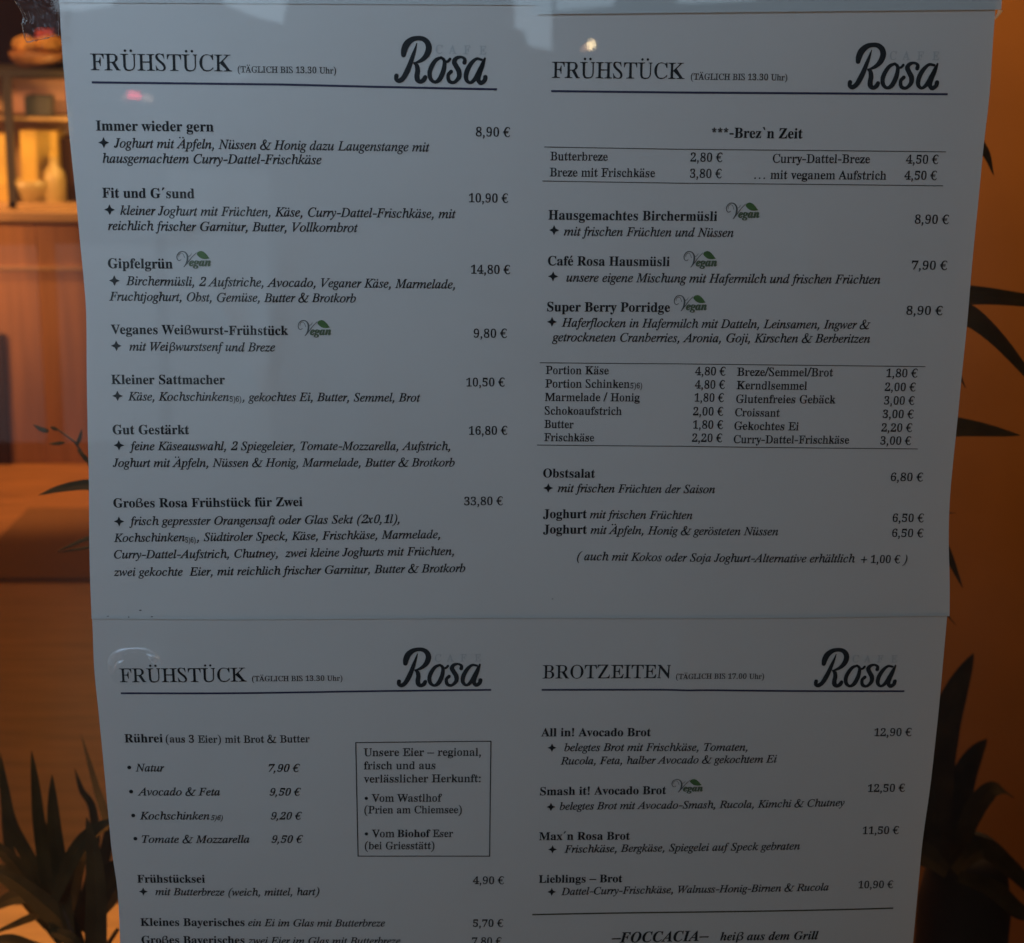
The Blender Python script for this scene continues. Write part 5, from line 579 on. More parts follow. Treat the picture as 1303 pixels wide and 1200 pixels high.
SIZE = {('heading','h'): 15.45e-6, ('opening_hours','r'): 5.9e-6, ('dish_name','b'): 9.45e-6, ('dish_description','i'): 8.6e-6, ('price','r'): 8.4e-6,
        ('dish_name','r'): 8.35e-6, ('price','i'): 8.4e-6, ('footnote_mark','r'): 5.6e-6, ('footnote_mark','i'): 5.6e-6, ('info_text','r'): 8.8e-6, ('info_text','b'): 8.9e-6,
        ('dish_description','r'): 8.2e-6}
def typeset(rows, layer, parent):
    for part, st, txt, x0, y0, x1, y1 in rows:
        if st == 's':
            c = Vector(sheet_xz(layer, x0, y0)); r = x1 / 2.72 / 1000 / 2; V = []
            for q in range(8):
                a = q * pi / 4 + pi / 2; rr = r * (1.06 if q % 2 == 0 else .47); V.append((c.x + rr * cos(a), c.y + rr * sin(a)))
            ink('bullet', V, [tuple(range(8))], layer, M_ink, parent)
        else:
            write('bullet' if part == 'b' else part, st, txt, x0, y0, x1, y1, layer, parent, None if part == 'b' else SIZE.get((part, st)))

UP_L = [(75,-6),(78,53),(81,90),(86,150),(91,200),(97.5,260),(101,300),(105,340),(108.5,375),(110,400),(110.2,470),(111.7,560),(113,600),(113.6,700),(115,750),(116.8,795)]
UP_R = [(1267,5),(1263,60),(1259.5,120),(1251,190),(1246.5,240),(1237.5,330),(1230,420),(1225,465),(1219,529),(1211.6,600),(1208,640),(1207,690),(1208.6,740),(1208.3,790)]
LO_L = [(117.2,780),(118,810),(120,860),(122.7,880),(130.7,960),(138,1040),(142.7,1090),(148.5,1120),(151,1150),(152.8,1200)]
LO_R = [(1206,775),(1203,810),(1195,900),(1184,1000),(1173.7,1070),(1161.7,1200)]
def zrow(layer, px, py): return sheet_xz(layer, px, py)[1]
UPPER = [
 ('heading', 'h', 'FRÜHSTÜCK', 115.5, 89.2, 295.5, 90.8),
 ('opening_hours', 'r', '(TÄGLICH BIS 13.30 Uhr)', 302.6, 92, 427.6, 93.5),
 ('dish_name', 'b', 'Immer wieder gern', 122.3, 166, 272, 167.3),
 ('b', 's', '', 132, 181.4, 13, 0),
 ('dish_description', 'i', 'Joghurt mit Äpfeln, Nüssen & Honig dazu Laugenstange mit', 145, 187.5, 546.6, 192.8),
 ('dish_description', 'i', 'hausgemachtem Curry-Dattel-Frischkäse', 130.7, 207, 409.3, 208.8),
 ('price', 'r', '8,90 €', 605.4, 173.3, 649, 174),
 ('dish_name', 'b', 'Fit und G´sund', 130.4, 251.3, 247.5, 252.3),
 ('b', 's', '', 139.5, 266.8, 13, 0),
 ('dish_description', 'i', 'kleiner Joghurt mit Früchten, Käse, Curry-Dattel-Frischkäse, mit', 153, 273.2, 580, 277.6),
 ('dish_description', 'i', 'reichlich frischer Garnitur, Butter, Vollkornbrot', 137.5, 292.5, 455.5, 295.2),
 ('price', 'r', '10,90 €', 596.6, 257.2, 646.6, 257.8),
 ('dish_name', 'b', 'Gipfelgrün', 137.5, 341, 219.9, 341.6),
 ('b', 's', '', 145.6, 357, 13, 0),
 ('dish_description', 'i', 'Birchermüsli, 2 Aufstriche, Avocado, Veganer Käse, Marmelade,', 160.4, 362.7, 579, 367.1),
 ('dish_description', 'i', 'Fruchtjoghurt, Obst, Gemüse, Butter & Brotkorb', 139.1, 382.3, 453, 384.7),
 ('price', 'r', '14,80 €', 599.3, 348, 649, 348.5),
 ('dish_name', 'b', 'Veganes Weißwurst-Frühstück', 141.2, 424.7, 366.8, 426),
 ('b', 's', '', 148, 439.9, 13, 0),
 ('dish_description', 'i', 'mit Weißwurstsenf und Breze', 164.5, 446, 350.2, 446.8),
 ('price', 'r', '9,80 €', 602.7, 429.4, 645, 429.6),
 ('dish_name', 'b', 'Kleiner Sattmacher', 141.8, 488.5, 286.4, 488.7),
 ('b', 's', '', 149.6, 503.7, 13, 0),
 ('dish_description', 'i', 'Käse, Kochschinken', 163, 509.4, 291.5, 509.9),
 ('footnote_mark', 'r', '5)6)', 292.5, 511, 307, 511),
 ('dish_description', 'i', ', gekochtes Ei, Butter, Semmel, Brot', 308, 510, 534.8, 510.9),
 ('price', 'r', '10,50 €', 593.3, 491.5, 642.2, 491.4),
 ('dish_name', 'b', 'Gut Gestärkt', 143.5, 552.3, 240.8, 552.3),
 ('b', 's', '', 151.3, 566.5, 13, 0),
 ('dish_description', 'i', 'feine Käseauswahl, 2 Spiegeleier, Tomate-Mozzarella, Aufstrich,', 164.8, 572.6, 573, 572.6),
 ('dish_description', 'i', 'Joghurt mit Äpfeln, Nüssen & Honig, Marmelade, Butter & Brotkorb', 143.5, 593.9, 578.7, 593.4),
 ('price', 'r', '16,80 €', 596.6, 553, 645.6, 552.8),
 ('dish_name', 'b', 'Großes Rosa Frühstück für Zwei', 144.5, 645.5, 385, 643.8),
 ('b', 's', '', 151.6, 663.4, 13, 0),
 ('dish_description', 'i', 'frisch gepresster Orangensaft oder Glas Sekt (2x0,1l),', 164.5, 668, 508.5, 665.3),
 ('dish_description', 'i', 'Kochschinken', 144.9, 689.4, 235.4, 688.4),
 ('footnote_mark', 'r', '5)6)', 236, 690.3, 249, 690),
 ('dish_description', 'i', ', Südtiroler Speck, Käse, Frischkäse, Marmelade,', 250, 688.4, 560, 684.7),
 ('dish_description', 'i', 'Curry-Dattel-Aufstrich, Chutney,  zwei kleine Joghurts mit Früchten,', 145.2, 710.4, 577.7, 706),
 ('dish_description', 'i', 'zwei gekochte  Eier, mit reichlich frischer Garnitur, Butter & Brotkorb', 144.9, 732.7, 592.2, 727.6),
 ('price', 'r', '33,80 €', 590.5, 642.8, 639.9, 642.4),
 ('heading', 'h', 'FRÜHSTÜCK', 702, 99, 871, 100.4),
 ('opening_hours', 'r', '(TÄGLICH BIS 13.30 Uhr)', 878.9, 101.2, 1001.5, 102.2),
 ('section_title', 'b', '***-Brez`n Zeit', 905.2, 175, 1021, 176.2),
 ('dish_name', 'r', 'Butterbreze', 700, 203.8, 773.3, 204.4),
 ('dish_name', 'r', 'Breze mit Frischkäse', 699.3, 224.3, 833.4, 225.3),
 ('price', 'r', '2,80 €', 878.2, 205.4, 919, 205.8),
 ('price', 'r', '3,80 €', 877.5, 226, 918, 226.4),
 ('dish_name', 'r', 'Curry-Dattel-Breze', 982.9, 206.9, 1106.8, 207.6),
 ('dish_name', 'r', '… mit veganem Aufstrich', 959.6, 227.4, 1127.4, 228.5),
 ('price', 'r', '4,50 €', 1152.4, 208, 1193.6, 208.4),
 ('price', 'r', '4,50 €', 1150.4, 228.3, 1191.6, 228.8),
 ('dish_name', 'b', 'Hausgemachtes Birchermüsli', 697.6, 279.3, 912.3, 281),
 ('price', 'r', '8,90 €', 1163.6, 284.3, 1206.8, 284.8),
 ('b', 's', '', 705, 292.8, 12.5, 0),
 ('dish_description', 'i', 'mit frischen Früchten und Nüssen', 717.2, 299.6, 933.2, 301.4),
 ('dish_name', 'b', 'Café Rosa Hausmüsli', 697, 337.5, 852, 338.5),
 ('price', 'r', '7,90 €', 1159.5, 342.7, 1204.8, 343.2),
 ('b', 's', '', 703.7, 351.6, 12.5, 0),
 ('dish_description', 'i', 'unsere eigene Mischung mit Hafermilch und frischen Früchten', 720.6, 358.2, 1119.7, 360.9),
 ('dish_name', 'b', 'Super Berry Porridge', 696, 396, 852.3, 396.7),
 ('price', 'r', '8,90 €', 1152.8, 400.2, 1199, 400.6),
 ('b', 's', '', 702.3, 409.5, 12.5, 0),
 ('dish_description', 'i', 'Haferflocken in Hafermilch mit Datteln, Leinsamen, Ingwer &', 714.5, 415.5, 1107.2, 418.3),
 ('dish_description', 'i', 'getrockneten Cranberries, Aronia, Goji, Kirschen & Berberitzen', 702.3, 434, 1106.8, 436),
 ('dish_name', 'r', 'Portion Käse', 694.2, 475.7, 774.6, 476.2),
 ('dish_name', 'r', 'Marmelade / Honig', 693.2, 510, 814, 510.5),
 ('dish_name', 'r', 'Schokoaufstrich', 692.9, 527.3, 791, 527.8),
 ('dish_name', 'r', 'Butter', 692.5, 544.2, 729.7, 544.7),
 ('dish_name', 'r', 'Frischkäse', 692.2, 561, 756, 561.5),
 ('dish_name', 'r', 'Portion Schinken', 693.6, 492.9, 801, 493.4),
 ('footnote_mark', 'r', '5)6)', 802, 494, 817, 494),
 ('price', 'r', '4,80 €', 884.3, 477.3, 923, 477.6),
 ('price', 'r', '4,80 €', 884, 494.2, 922, 494.5),
 ('price', 'r', '1,80 €', 883.6, 510.8, 920.8, 511.1),
 ('price', 'r', '2,00 €', 881.6, 528.3, 920, 528.5999999999999),
 ('price', 'r', '1,80 €', 881.6, 545.2, 919.7, 545.5),
 ('price', 'r', '2,20 €', 880.2, 562, 918.7, 562.3),
 ('dish_name', 'r', 'Breze/Semmel/Brot', 937.6, 478, 1059.9, 478.8),
 ('dish_name', 'r', 'Kerndlsemmel', 937, 495, 1026.5, 495.8),
 ('dish_name', 'r', 'Glutenfreies Gebäck', 936.3, 512.4, 1063, 513.1999999999999),
 ('dish_name', 'r', 'Croissant', 935, 529.3, 992, 530.0999999999999),
 ('dish_name', 'r', 'Gekochtes Ei', 934, 546.6, 1016, 547.4),
 ('dish_name', 'r', 'Curry-Dattel-Frischkäse', 933.2, 563.6, 1080.2, 564.4),
 ('price', 'r', '1,80 €', 1127.4, 479.7, 1167, 480.0),
 ('price', 'r', '2,00 €', 1125.4, 497.3, 1164.6, 497.6),
 ('price', 'r', '3,00 €', 1124.4, 514.5, 1163.2, 514.8),
 ('price', 'r', '3,00 €', 1122.7, 531.7, 1162, 532.0),
 ('price', 'r', '2,20 €', 1121, 549, 1160.2, 549.3),
 ('price', 'r', '3,00 €', 1119.7, 565.5, 1158.8, 565.8),
 ('dish_name', 'b', 'Obstsalat', 690.9, 607.3, 757, 607.7),
 ('b', 's', '', 697.6, 620.9, 12.5, 0),
 ('dish_description', 'i', 'mit frischen Früchten der Saison', 709.4, 625.9, 909.6, 627.4),
 ('price', 'r', '6,80 €', 1132.5, 611.8, 1174, 612.2),
 ('dish_name', 'b', 'Joghurt', 690.9, 659, 746.6, 659.3),
 ('dish_description', 'i', 'mit frischen Früchten', 750.3, 659.3, 880.9, 660.4),
 ('dish_name', 'b', 'Joghurt', 690.9, 678.6, 746.6, 679),
 ('dish_description', 'i', 'mit Äpfeln, Honig & gerösteten Nüssen', 751, 679, 990, 681),
 ('price', 'r', '6,50 €', 1134.9, 663.8, 1175, 664.1),
 ('price', 'r', '6,50 €', 1134.2, 683, 1174.4, 683.3),
 ('dish_description', 'i', '( auch mit Kokos oder Soja Joghurt-Alternative erhältlich', 734, 712.4, 1087.6, 715.4),
 ('dish_description', 'r', '+ 1,00 €', 1095, 716, 1145, 716.4),
 ('dish_description', 'i', ')', 1148, 716.4, 1154, 716.4),
]
LOWER = [
 ('heading', 'h', 'FRÜHSTÜCK', 152.6, 867.9, 314, 866.9),
 ('opening_hours', 'r', '(TÄGLICH BIS 13.30 Uhr)', 320.8, 866.6, 435.7, 865.9),
 ('dish_name', 'b', 'Rührei', 158.7, 944.5, 207.4, 944.4),
 ('dish_description', 'r', '(aus 3 Eier) mit Brot & Butter', 211, 944.4, 394, 944.2),
 ('b', 'r', '•', 162.3, 981.3, 167.3, 981.3),
 ('dish_description', 'i', 'Natur', 172.6, 981.4, 209.4, 981.4),
 ('price', 'i', '7,90 €', 341.8, 981.8, 381.6, 981.8),
 ('b', 'r', '•', 164.7, 1012, 169.7, 1012),
 ('dish_description', 'i', 'Avocado & Feta', 175, 1011.9, 280, 1011.9),
 ('price', 'i', '9,50 €', 343, 1012.1, 383, 1012.1),
 ('b', 'r', '•', 167.4, 1042.4, 172.4, 1042.4),
 ('dish_description', 'i', 'Kochschinken', 178, 1042.5, 266.8, 1042.5),
 ('footnote_mark', 'i', '5)6)', 268.5, 1043.3, 283.7, 1043.3),
 ('price', 'i', '9,20 €', 344.5, 1042.5, 384.3, 1042.5),
 ('b', 'r', '•', 170.1, 1071.9, 175.1, 1071.9),
 ('dish_description', 'i', 'Tomate & Mozzarella', 180.7, 1072.2, 317.5, 1072.2),
 ('price', 'i', '9,50 €', 345.5, 1072.2, 385.7, 1072.2),
 ('info_text', 'r', 'Unsere Eier – regional,', 462.6, 961.9, 611.8, 961.4),
 ('info_text', 'r', 'frisch und aus', 462.9, 978.7, 554, 978.4),
 ('info_text', 'r', 'verlässlicher Herkunft:', 462.9, 995.5, 611.5, 994.9),
 ('info_text', 'r', '• Vom Wastlhof', 463.9, 1020, 562.2, 1019.7),
 ('info_text', 'r', '(Prien am Chiemsee)', 463.6, 1034.8, 587.5, 1034.5),
 ('info_text', 'r', '• Vom', 464, 1065.2, 502, 1065),
 ('info_text', 'b', 'Biohof', 505.4, 1065, 547.7, 1064.8),
 ('info_text', 'r', 'Eser', 550.4, 1064.8, 576.4, 1064.8),
 ('info_text', 'r', '(bei Griesstätt)', 464.2, 1080.4, 552.7, 1080.2),
 ('dish_name', 'b', 'Frühstücksei', 175, 1122.9, 261, 1122.9),
 ('b', 's', '', 182.4, 1134.3, 12, 0),
 ('dish_description', 'i', 'mit Butterbreze (weich, mittel, hart)', 197.6, 1138.7, 406.6, 1138.6),
 ('price', 'r', '4,90 €', 601.7, 1124.6, 641.2, 1124.6),
 ('dish_name', 'b', 'Kleines Bayerisches', 179, 1177.9, 311.4, 1178),
 ('dish_description', 'i', 'ein Ei im Glas mit Butterbreze', 315.8, 1178, 490, 1178.6),
 ('price', 'r', '5,70 €', 601.7, 1179, 640.2, 1179),
 ('dish_name', 'b', 'Großes Bayerisches', 180.3, 1200.5, 311.4, 1200.8),
 ('dish_description', 'i', 'zwei Eier im Glas mit Butterbreze', 315.8, 1200.8, 509.5, 1201.3),
 ('price', 'r', '7,80 €', 600.3, 1201.8, 638.2, 1201.8),
 ('heading', 'h', 'BROTZEITEN', 690.2, 863.2, 853, 862.9),
 ('opening_hours', 'r', '(TÄGLICH BIS 17.00 Uhr)', 860, 863.6, 972, 863.6),
 ('dish_name', 'b', 'All in! Avocado Brot', 688.5, 936.8, 828, 936.5),
 ('b', 's', '', 702.3, 951.3, 12, 0),
 ('dish_description', 'i', 'belegtes Brot mit Frischkäse, Tomaten,', 717.9, 955.5, 951.2, 955),
 ('dish_description', 'i', 'Rucola, Feta, halber Avocado & gekochtem Ei', 713.1, 972.6, 988.3, 970),
 ('price', 'r', '12,90 €', 1112.2, 936.4, 1159.5, 936.2),
 ('dish_name', 'b', 'Smash it! Avocado Brot', 687.1, 1011.8, 847.6, 1010.2),
 ('b', 's', '', 701, 1026.6, 12, 0),
 ('dish_description', 'i', 'belegtes Brot mit Avocado-Smash, Rucola, Kimchi & Chutney', 712, 1030.3, 1074.4, 1025.4),
 ('price', 'r', '12,50 €', 1104, 1007.5, 1151, 1007),
 ('dish_name', 'b', 'Max´n Rosa Brot', 685.8, 1068.8, 801.3, 1068.2),
 ('b', 's', '', 703, 1080.7, 12, 0),
 ('dish_description', 'i', 'Frischkäse, Bergkäse, Spiegelei auf Speck gebraten', 717.9, 1085, 1017.7, 1080.6),
 ('price', 'r', '11,50 €', 1097.4, 1061.1, 1143.3, 1060.8),
 ('dish_name', 'b', 'Lieblings – Brot', 685.5, 1123.2, 791.8, 1122.4),
 ('b', 's', '', 702, 1134.7, 12, 0),
 ('dish_description', 'i', 'Dattel-Curry-Frischkäse, Walnuss-Honig-Birnen & Rucola', 713.8, 1138.8, 1054.1, 1132.7),
 ('price', 'r', '10,90 €', 1092, 1130, 1136.2, 1129.6),
 ('section_title', 'z', '–FOCCACIA–', 778, 1199.4, 901.8, 1196.8),
 ('section_title', 'z', 'heiß aus dem Grill', 916, 1196.4, 1041.3, 1195),
]

su = empty('menu_sheet', (.2, .006, Z0 - .26))
tag(su, 'white menu page printed with two breakfast columns and a ruled side-order table', 'menu sheet', 'menu sheets in the window')
sheet('paper', 'upper', UP_L, UP_R, (.050, .046), (zrow('upper', 117, 787.5), zrow('upper', 1207, 784)), parent=su)
typeset(UPPER, 'upper', su)
RW = .00098
bar('headline_rule', [(116.9,104.8),(360,107.6),(480,110.5),(632.4,113.7)], RW, 'upper', M_rule, su)
bar('headline_rule', [(701.3,115.9),(860,117.7),(1205.8,119.9)], RW, 'upper', M_rule, su)
for q in ([(692.5,187),(863,189.9),(1203.4,193.2)], [(690.2,230.3),(863,233),(1200,236.4)], [(686.8,461.5),(863,462.9),(1177.4,466.5)], [(683.4,566.2),(863,567.7),(1167.6,571.2)]):
    bar('table_rule', q, .00042, 'upper', M_thinrule, su)
logo('upper', su, 632.4, 113.6, 480, 110.5)
logo('upper', su, 1205.8, 119.9, 1060, 118.9)
for bx in ((224.6,319,267.5,340), (379,406.8,420.5,427.7), (923.8,257.3,965.3,278.6), (869.8,319,911.3,340.3), (857.5,374.9,898.5,396)):
    vegan('upper', su, *bx)
rng = random.Random(4)
for px, py, r in ((179,776.5,1.3), (137.5,784,.9), (164,785,.8), (193,784.5,1.2), (703,762,.8)):
    c = sheet_xz('upper', px, py); r = r / 2700
    V = [(c[0] + r * rng.uniform(.6, 1.5) * cos(2*pi*k/7) * 1.3, c[1] + r * rng.uniform(.5, 1.1) * sin(2*pi*k/7)) for k in range(7)]
    ink('dirt_speck', V, [tuple(range(7))], 'upper', M_speck, su)

sl = empty('menu_sheet', (.2, .007, Z0 - .55))
tag(sl, 'white menu page tucked under the one above, with egg info box and avocado sandwiches', 'menu sheet', 'menu sheets in the window')
sheet('paper', 'lower', LO_L, LO_R, (zrow('upper', 117, 781.5), zrow('upper', 1207, 778)), (-.250 - .297, -.250 - .297), parent=sl)
typeset(LOWER, 'lower', sl)
bar('headline_rule', [(153.7,882),(440,879.8),(625,877.7)], RW, 'lower', M_rule, sl)
bar('headline_rule', [(689.2,877.7),(863,878),(1150.7,879.4)], RW, 'lower', M_rule, sl)
bar('table_rule', [(677.3,1163.7),(900,1160.2),(1136.6,1155.4)], .0008, 'lower', M_olive, sl)
V = []; F = []
ib = [Vector(sheet_xz('lower', *p)) for p in ((452,944.3),(625.3,942.5),(623.6,1089.8),(455,1089.8))]
cc = sum(ib, Vector((0, 0))) / 4
for p in ib: V += [tuple(p), tuple(p + (cc - p) * (.00055 / (cc - p).length * 1.3))]
for i in range(4): j = (i + 1) % 4; F.append((2*i, 2*j, 2*j+1, 2*i+1))
# cut each side into short pieces so the frame follows the paper
V2 = []; F2 = []
for i in range(4):
    j = (i + 1) % 4; o0, n0, o1, n1 = [Vector(v) for v in (V[2*i], V[2*i+1], V[2*j], V[2*j+1])]
    for k in range(16):
        s, e = k / 16, (k + 1) / 16; b = len(V2)
        V2 += [tuple(o0.lerp(o1, s)), tuple(o0.lerp(o1, e)), tuple(n0.lerp(n1, e)), tuple(n0.lerp(n1, s))]; F2.append((b, b+1, b+2, b+3))
ink('info_box_outline', V2, F2, 'lower', M_ink, sl, .00018)
logo('lower', sl, 625, 877.7, 440, 879.8)
logo('lower', sl, 1150.7, 879.4, 1000, 878.6)
vegan('lower', sl, 854.6, 990.8, 893.4, 1008)

ts = sheet('paper_sheet', 'strip_l', [(74,-40),(75,-6),(75.6,6)], [(688,-40),(688,10)], (.30, .30), (zrow('strip_l', 76, 3.2), zrow('strip_l', 686, 6.5)), 60, 70)
tag(ts, 'blank lower edge of a white page above the first breakfast column', 'paper sheet', 'menu sheets in the window')
ts2 = sheet('paper_sheet', 'strip_r', [(683,-40),(683,6),(683,18)], [(1277,-40),(1275,0),(1274,14)], (.30, .30), (zrow('strip_r', 683, 18.3), zrow('strip_r', 1274, 12.2)), 60, 70)
tag(ts2, 'blank lower edge of a white page overlapping the top right corner of the menu', 'paper sheet', 'menu sheets in the window')
# ------------------------------------------------------------------ window pane, adhesive tape
def glass_mat():
    m = bpy.data.materials.new('window_glass'); m.use_nodes = True; t = m.node_tree; t.nodes.clear()
    o = t.nodes.new('ShaderNodeOutputMaterial'); mx = t.nodes.new('ShaderNodeMixShader'); tr = t.nodes.new('ShaderNodeBsdfTransparent')
    gl = t.nodes.new('ShaderNodeBsdfGlossy'); gl.inputs['Roughness'].default_value = .0
    fr = t.nodes.new('ShaderNodeFresnel'); ge = t.nodes.new('ShaderNodeNewGeometry'); io = t.nodes.new('ShaderNodeMapRange')      # same reflectance from either face of the pane
    io.inputs[3].default_value = 1.5; io.inputs[4].default_value = 1 / 1.5
    t.links.new(ge.outputs['Backfacing'], io.inputs[0]); t.links.new(io.outputs[0], fr.inputs['IOR'])
    tr.inputs[0].default_value = (.985, .99, .985, 1)
    t.links.new(fr.outputs[0], mx.inputs[0]); t.links.new(tr.outputs[0], mx.inputs[1]); t.links.new(gl.outputs[0], mx.inputs[2]); # uneven pale film, painted in for the hazy veil of reflections
    tc = t.nodes.new('ShaderNodeTexCoord'); mp = t.nodes.new('ShaderNodeMapping'); mp.inputs['Scale'].default_value = (1, 1, .35); mp.inputs['Rotation'].default_value = (0, .35, 0)
    nz = t.nodes.new('ShaderNodeTexNoise'); nz.inputs['Scale'].default_value = 9; nz.inputs['Detail'].default_value = 3; nz.inputs['Roughness'].default_value = .45
    fine = t.nodes.new('ShaderNodeTexNoise'); fine.inputs['Scale'].default_value = 420; fine.inputs['Detail'].default_value = 2
    r1 = t.nodes.new('ShaderNodeMapRange'); r1.inputs[1].default_value = .42; r1.inputs[2].default_value = .70; r1.inputs[3].default_value = .001; r1.inputs[4].default_value = .015
    r2 = t.nodes.new('ShaderNodeMapRange'); r2.inputs[1].default_value = .70; r2.inputs[2].default_value = .80; r2.inputs[3].default_value = 0; r2.inputs[4].default_value = .025
    ad = t.nodes.new('ShaderNodeMath'); ad.operation = 'ADD'; df = t.nodes.new('ShaderNodeBsdfDiffuse'); df.inputs[0].default_value = (.85, .87, .88, 1); m2 = t.nodes.new('ShaderNodeMixShader')
    t.links.new(tc.outputs['Object'], mp.inputs[0]); t.links.new(mp.outputs[0], nz.inputs['Vector']); t.links.new(tc.outputs['Object'], fine.inputs['Vector'])
    t.links.new(nz.outputs['Fac'], r1.inputs[0]); t.links.new(fine.outputs['Fac'], r2.inputs[0]); t.links.new(r1.outputs[0], ad.inputs[0]); t.links.new(r2.outputs[0], ad.inputs[1])
    t.links.new(ad.outputs[0], m2.inputs[0]); t.links.new(mx.outputs[0], m2.inputs[1]); t.links.new(df.outputs[0], m2.inputs[2]); t.links.new(m2.outputs[0], o.inputs[0])
    return m
M_glass = glass_mat()
WX0, WX1, WZ0, WZ1 = -.85, 1.25, .62, 2.35
win = empty('window', (.2, 0, WZ0)); tag(win, 'large shop window pane in front of the taped menu pages', 'window')
MB().box(WX0, -.006, WZ0, WX1, 0, WZ1).build('pane', M_glass, win)
M_frame = mat('dark_window_frame', (.03, .03, .03), .4)
MB().box(WX0-.06, -.03, WZ0-.06, WX1+.06, .03, WZ0).box(WX0-.06, -.03, WZ1, WX1+.06, .03, WZ1+.06).box(WX0-.06, -.03, WZ0, WX0, .03, WZ1).box(WX1, -.03, WZ0, WX1+.06, .03, WZ1).build('frame', M_frame, win)

def film_mat(name, haze, col=(.9, .92, .95), rough=.25, scale=60, gloss=.12):
    """clear adhesive film: mostly clear, with milky patches and a sheen"""
    m = bpy.data.materials.new(name); m.use_nodes = True; t = m.node_tree; t.nodes.clear(); N = t.nodes.new
    o = N('ShaderNodeOutputMaterial'); tr = N('ShaderNodeBsdfTransparent'); df = N('ShaderNodeBsdfDiffuse'); gl = N('ShaderNodeBsdfGlossy')
    df.inputs[0].default_value = (*col, 1); gl.inputs['Roughness'].default_value = rough; gl.inputs[0].default_value = (.9, .92, .95, 1)
    tr.inputs[0].default_value = (.985, .985, .985, 1)
    tc = N('ShaderNodeTexCoord'); nz = N('ShaderNodeTexNoise'); nz.inputs['Scale'].default_value = scale; nz.inputs['Detail'].default_value = 8
    rp = N('ShaderNodeMapRange'); rp.inputs[1].default_value = .35; rp.inputs[2].default_value = .72; rp.inputs[3].default_value = haze[0]; rp.inputs[4].default_value = haze[1]
    m1 = N('ShaderNodeMixShader'); m2 = N('ShaderNodeMixShader'); m2.inputs[0].default_value = gloss
    t.links.new(tc.outputs['Object'], nz.inputs['Vector']); t.links.new(nz.outputs['Fac'], rp.inputs[0]); t.links.new(rp.outputs[0], m1.inputs[0])
    t.links.new(tr.outputs[0], m1.inputs[1]); t.links.new(df.outputs[0], m1.inputs[2]); t.links.new(m1.outputs[0], m2.inputs[1]); t.links.new(gl.outputs[0], m2.inputs[2])
    t.links.new(m2.outputs[0], o.inputs[0]); return m
M_tape = film_mat('clear_tape', (.0, .06), col=(.9,.8,.8), rough=.45, scale=75, gloss=.03)
M_tapeedge = mat('milky_tape_edge', (.62, .60, .58), .5, .4, noise=(300, .45, 1.1))
M_patch = film_mat('clear_patch', (.0, .01), rough=.5, scale=45, gloss=.015)
M_bubble = film_mat('trapped_air', (.0, .0), rough=.38, scale=110, gloss=.0)
_t = M_bubble.node_tree; _ad = _t.nodes.new('ShaderNodeAddShader')
_tr = next(n for n in _t.nodes if n.type == 'BSDF_TRANSPARENT'); _gl = next(n for n in _t.nodes if n.type == 'BSDF_GLOSSY'); _o = next(n for n in _t.nodes if n.type == 'OUTPUT_MATERIAL')
_tr.inputs[0].default_value = (1, 1, 1, 1); _gl.inputs[0].default_value = (.15, .15, .16, 1)
_t.links.new(_tr.outputs[0], _ad.inputs[0]); _t.links.new(_gl.outputs[0], _ad.inputs[1]); _t.links.new(_ad.outputs[0], _o.inputs[0])

# crumpled tape that holds the upper left corner
tp = empty('adhesive_tape', at(55, 20, .003)); tag(tp, 'crumpled clear adhesive tape holding the upper left corner of the menu', 'tape')
rng = random.Random(11)
outl = [(17,-30),(19,0),(24,9),(29,20),(27,29),(29,38),(31,46),(33,53),(45,50.5),(57,48),(70,45.5),(74.5,46),(79,46),(77,20),(76,0),(76,-30)]
V = []; F = []; G = 16
def quadpt(u, v):
    # left outline (ragged) and right outline as functions of v (0 top .. 1 bottom)
    L = [(-30,17),(0,19),(9,24),(20,29),(29,27),(38,29),(46,31),(53,33)]; yb = 53 - 7.5 * u; y = -30 + (yb + 30) * v
    x0 = interp(L, min(53, -30 + 83 * v)); x1 = 76 + 2 * v
    return x0 + (x1 - x0) * u, y
for j in range(G + 1):
    for i in range(G + 1):
        px, py = quadpt(i / G, j / G); p = at(px, py, .0028)
        V.append((p.x, p.y + rng.uniform(-.0005, .0005) * (1 - .6 * i / G), p.z))
for j in range(G):
    for i in range(G): a = j*(G+1)+i; F.append((a, a+G+1, a+G+2, a+1))
MB().add(V, F).build('film', M_tape, tp)
def strand(pts, wd, Y, rng):
    V = []; F = []; P = []
    for a, b in zip(pts, pts[1:]):
        for k in range(7): P.append((a[0] + (b[0]-a[0])*k/7 + rng.uniform(-.6, .6), a[1] + (b[1]-a[1])*k/7 + rng.uniform(-.6, .6)))
    P.append(pts[-1])
    for i, (x, y) in enumerate(P):
        q = wd * rng.uniform(.35, 1.2); p = at(x, y, Y + rng.uniform(-.0005, .0003)); s = at(x + q * .7, y + q * .7, Y + rng.uniform(0, .0008))
        V += [p, s]
        if i: b = 2*i; F.append((b-2, b-1, b+1, b))
    return V, F
e = MB()
for pts, wd in (([(18,0),(24,10),(30,21),(27,30),(30,44),(33,53)], 2.6), ([(33,53),(50,50),(68,45.5)], 1.6), ([(73.5,-4),(74,20),(74.3,45)], 1.0), ([(25,8),(31,17),(34,24),(31,30)], 2.2), ([(36,14),(39,24),(37,30)], .8), ([(44,6),(52,20)], .5)):
    e.add(*strand(pts, wd, .0018, rng))
e.build('torn_edge', M_tapeedge, tp)
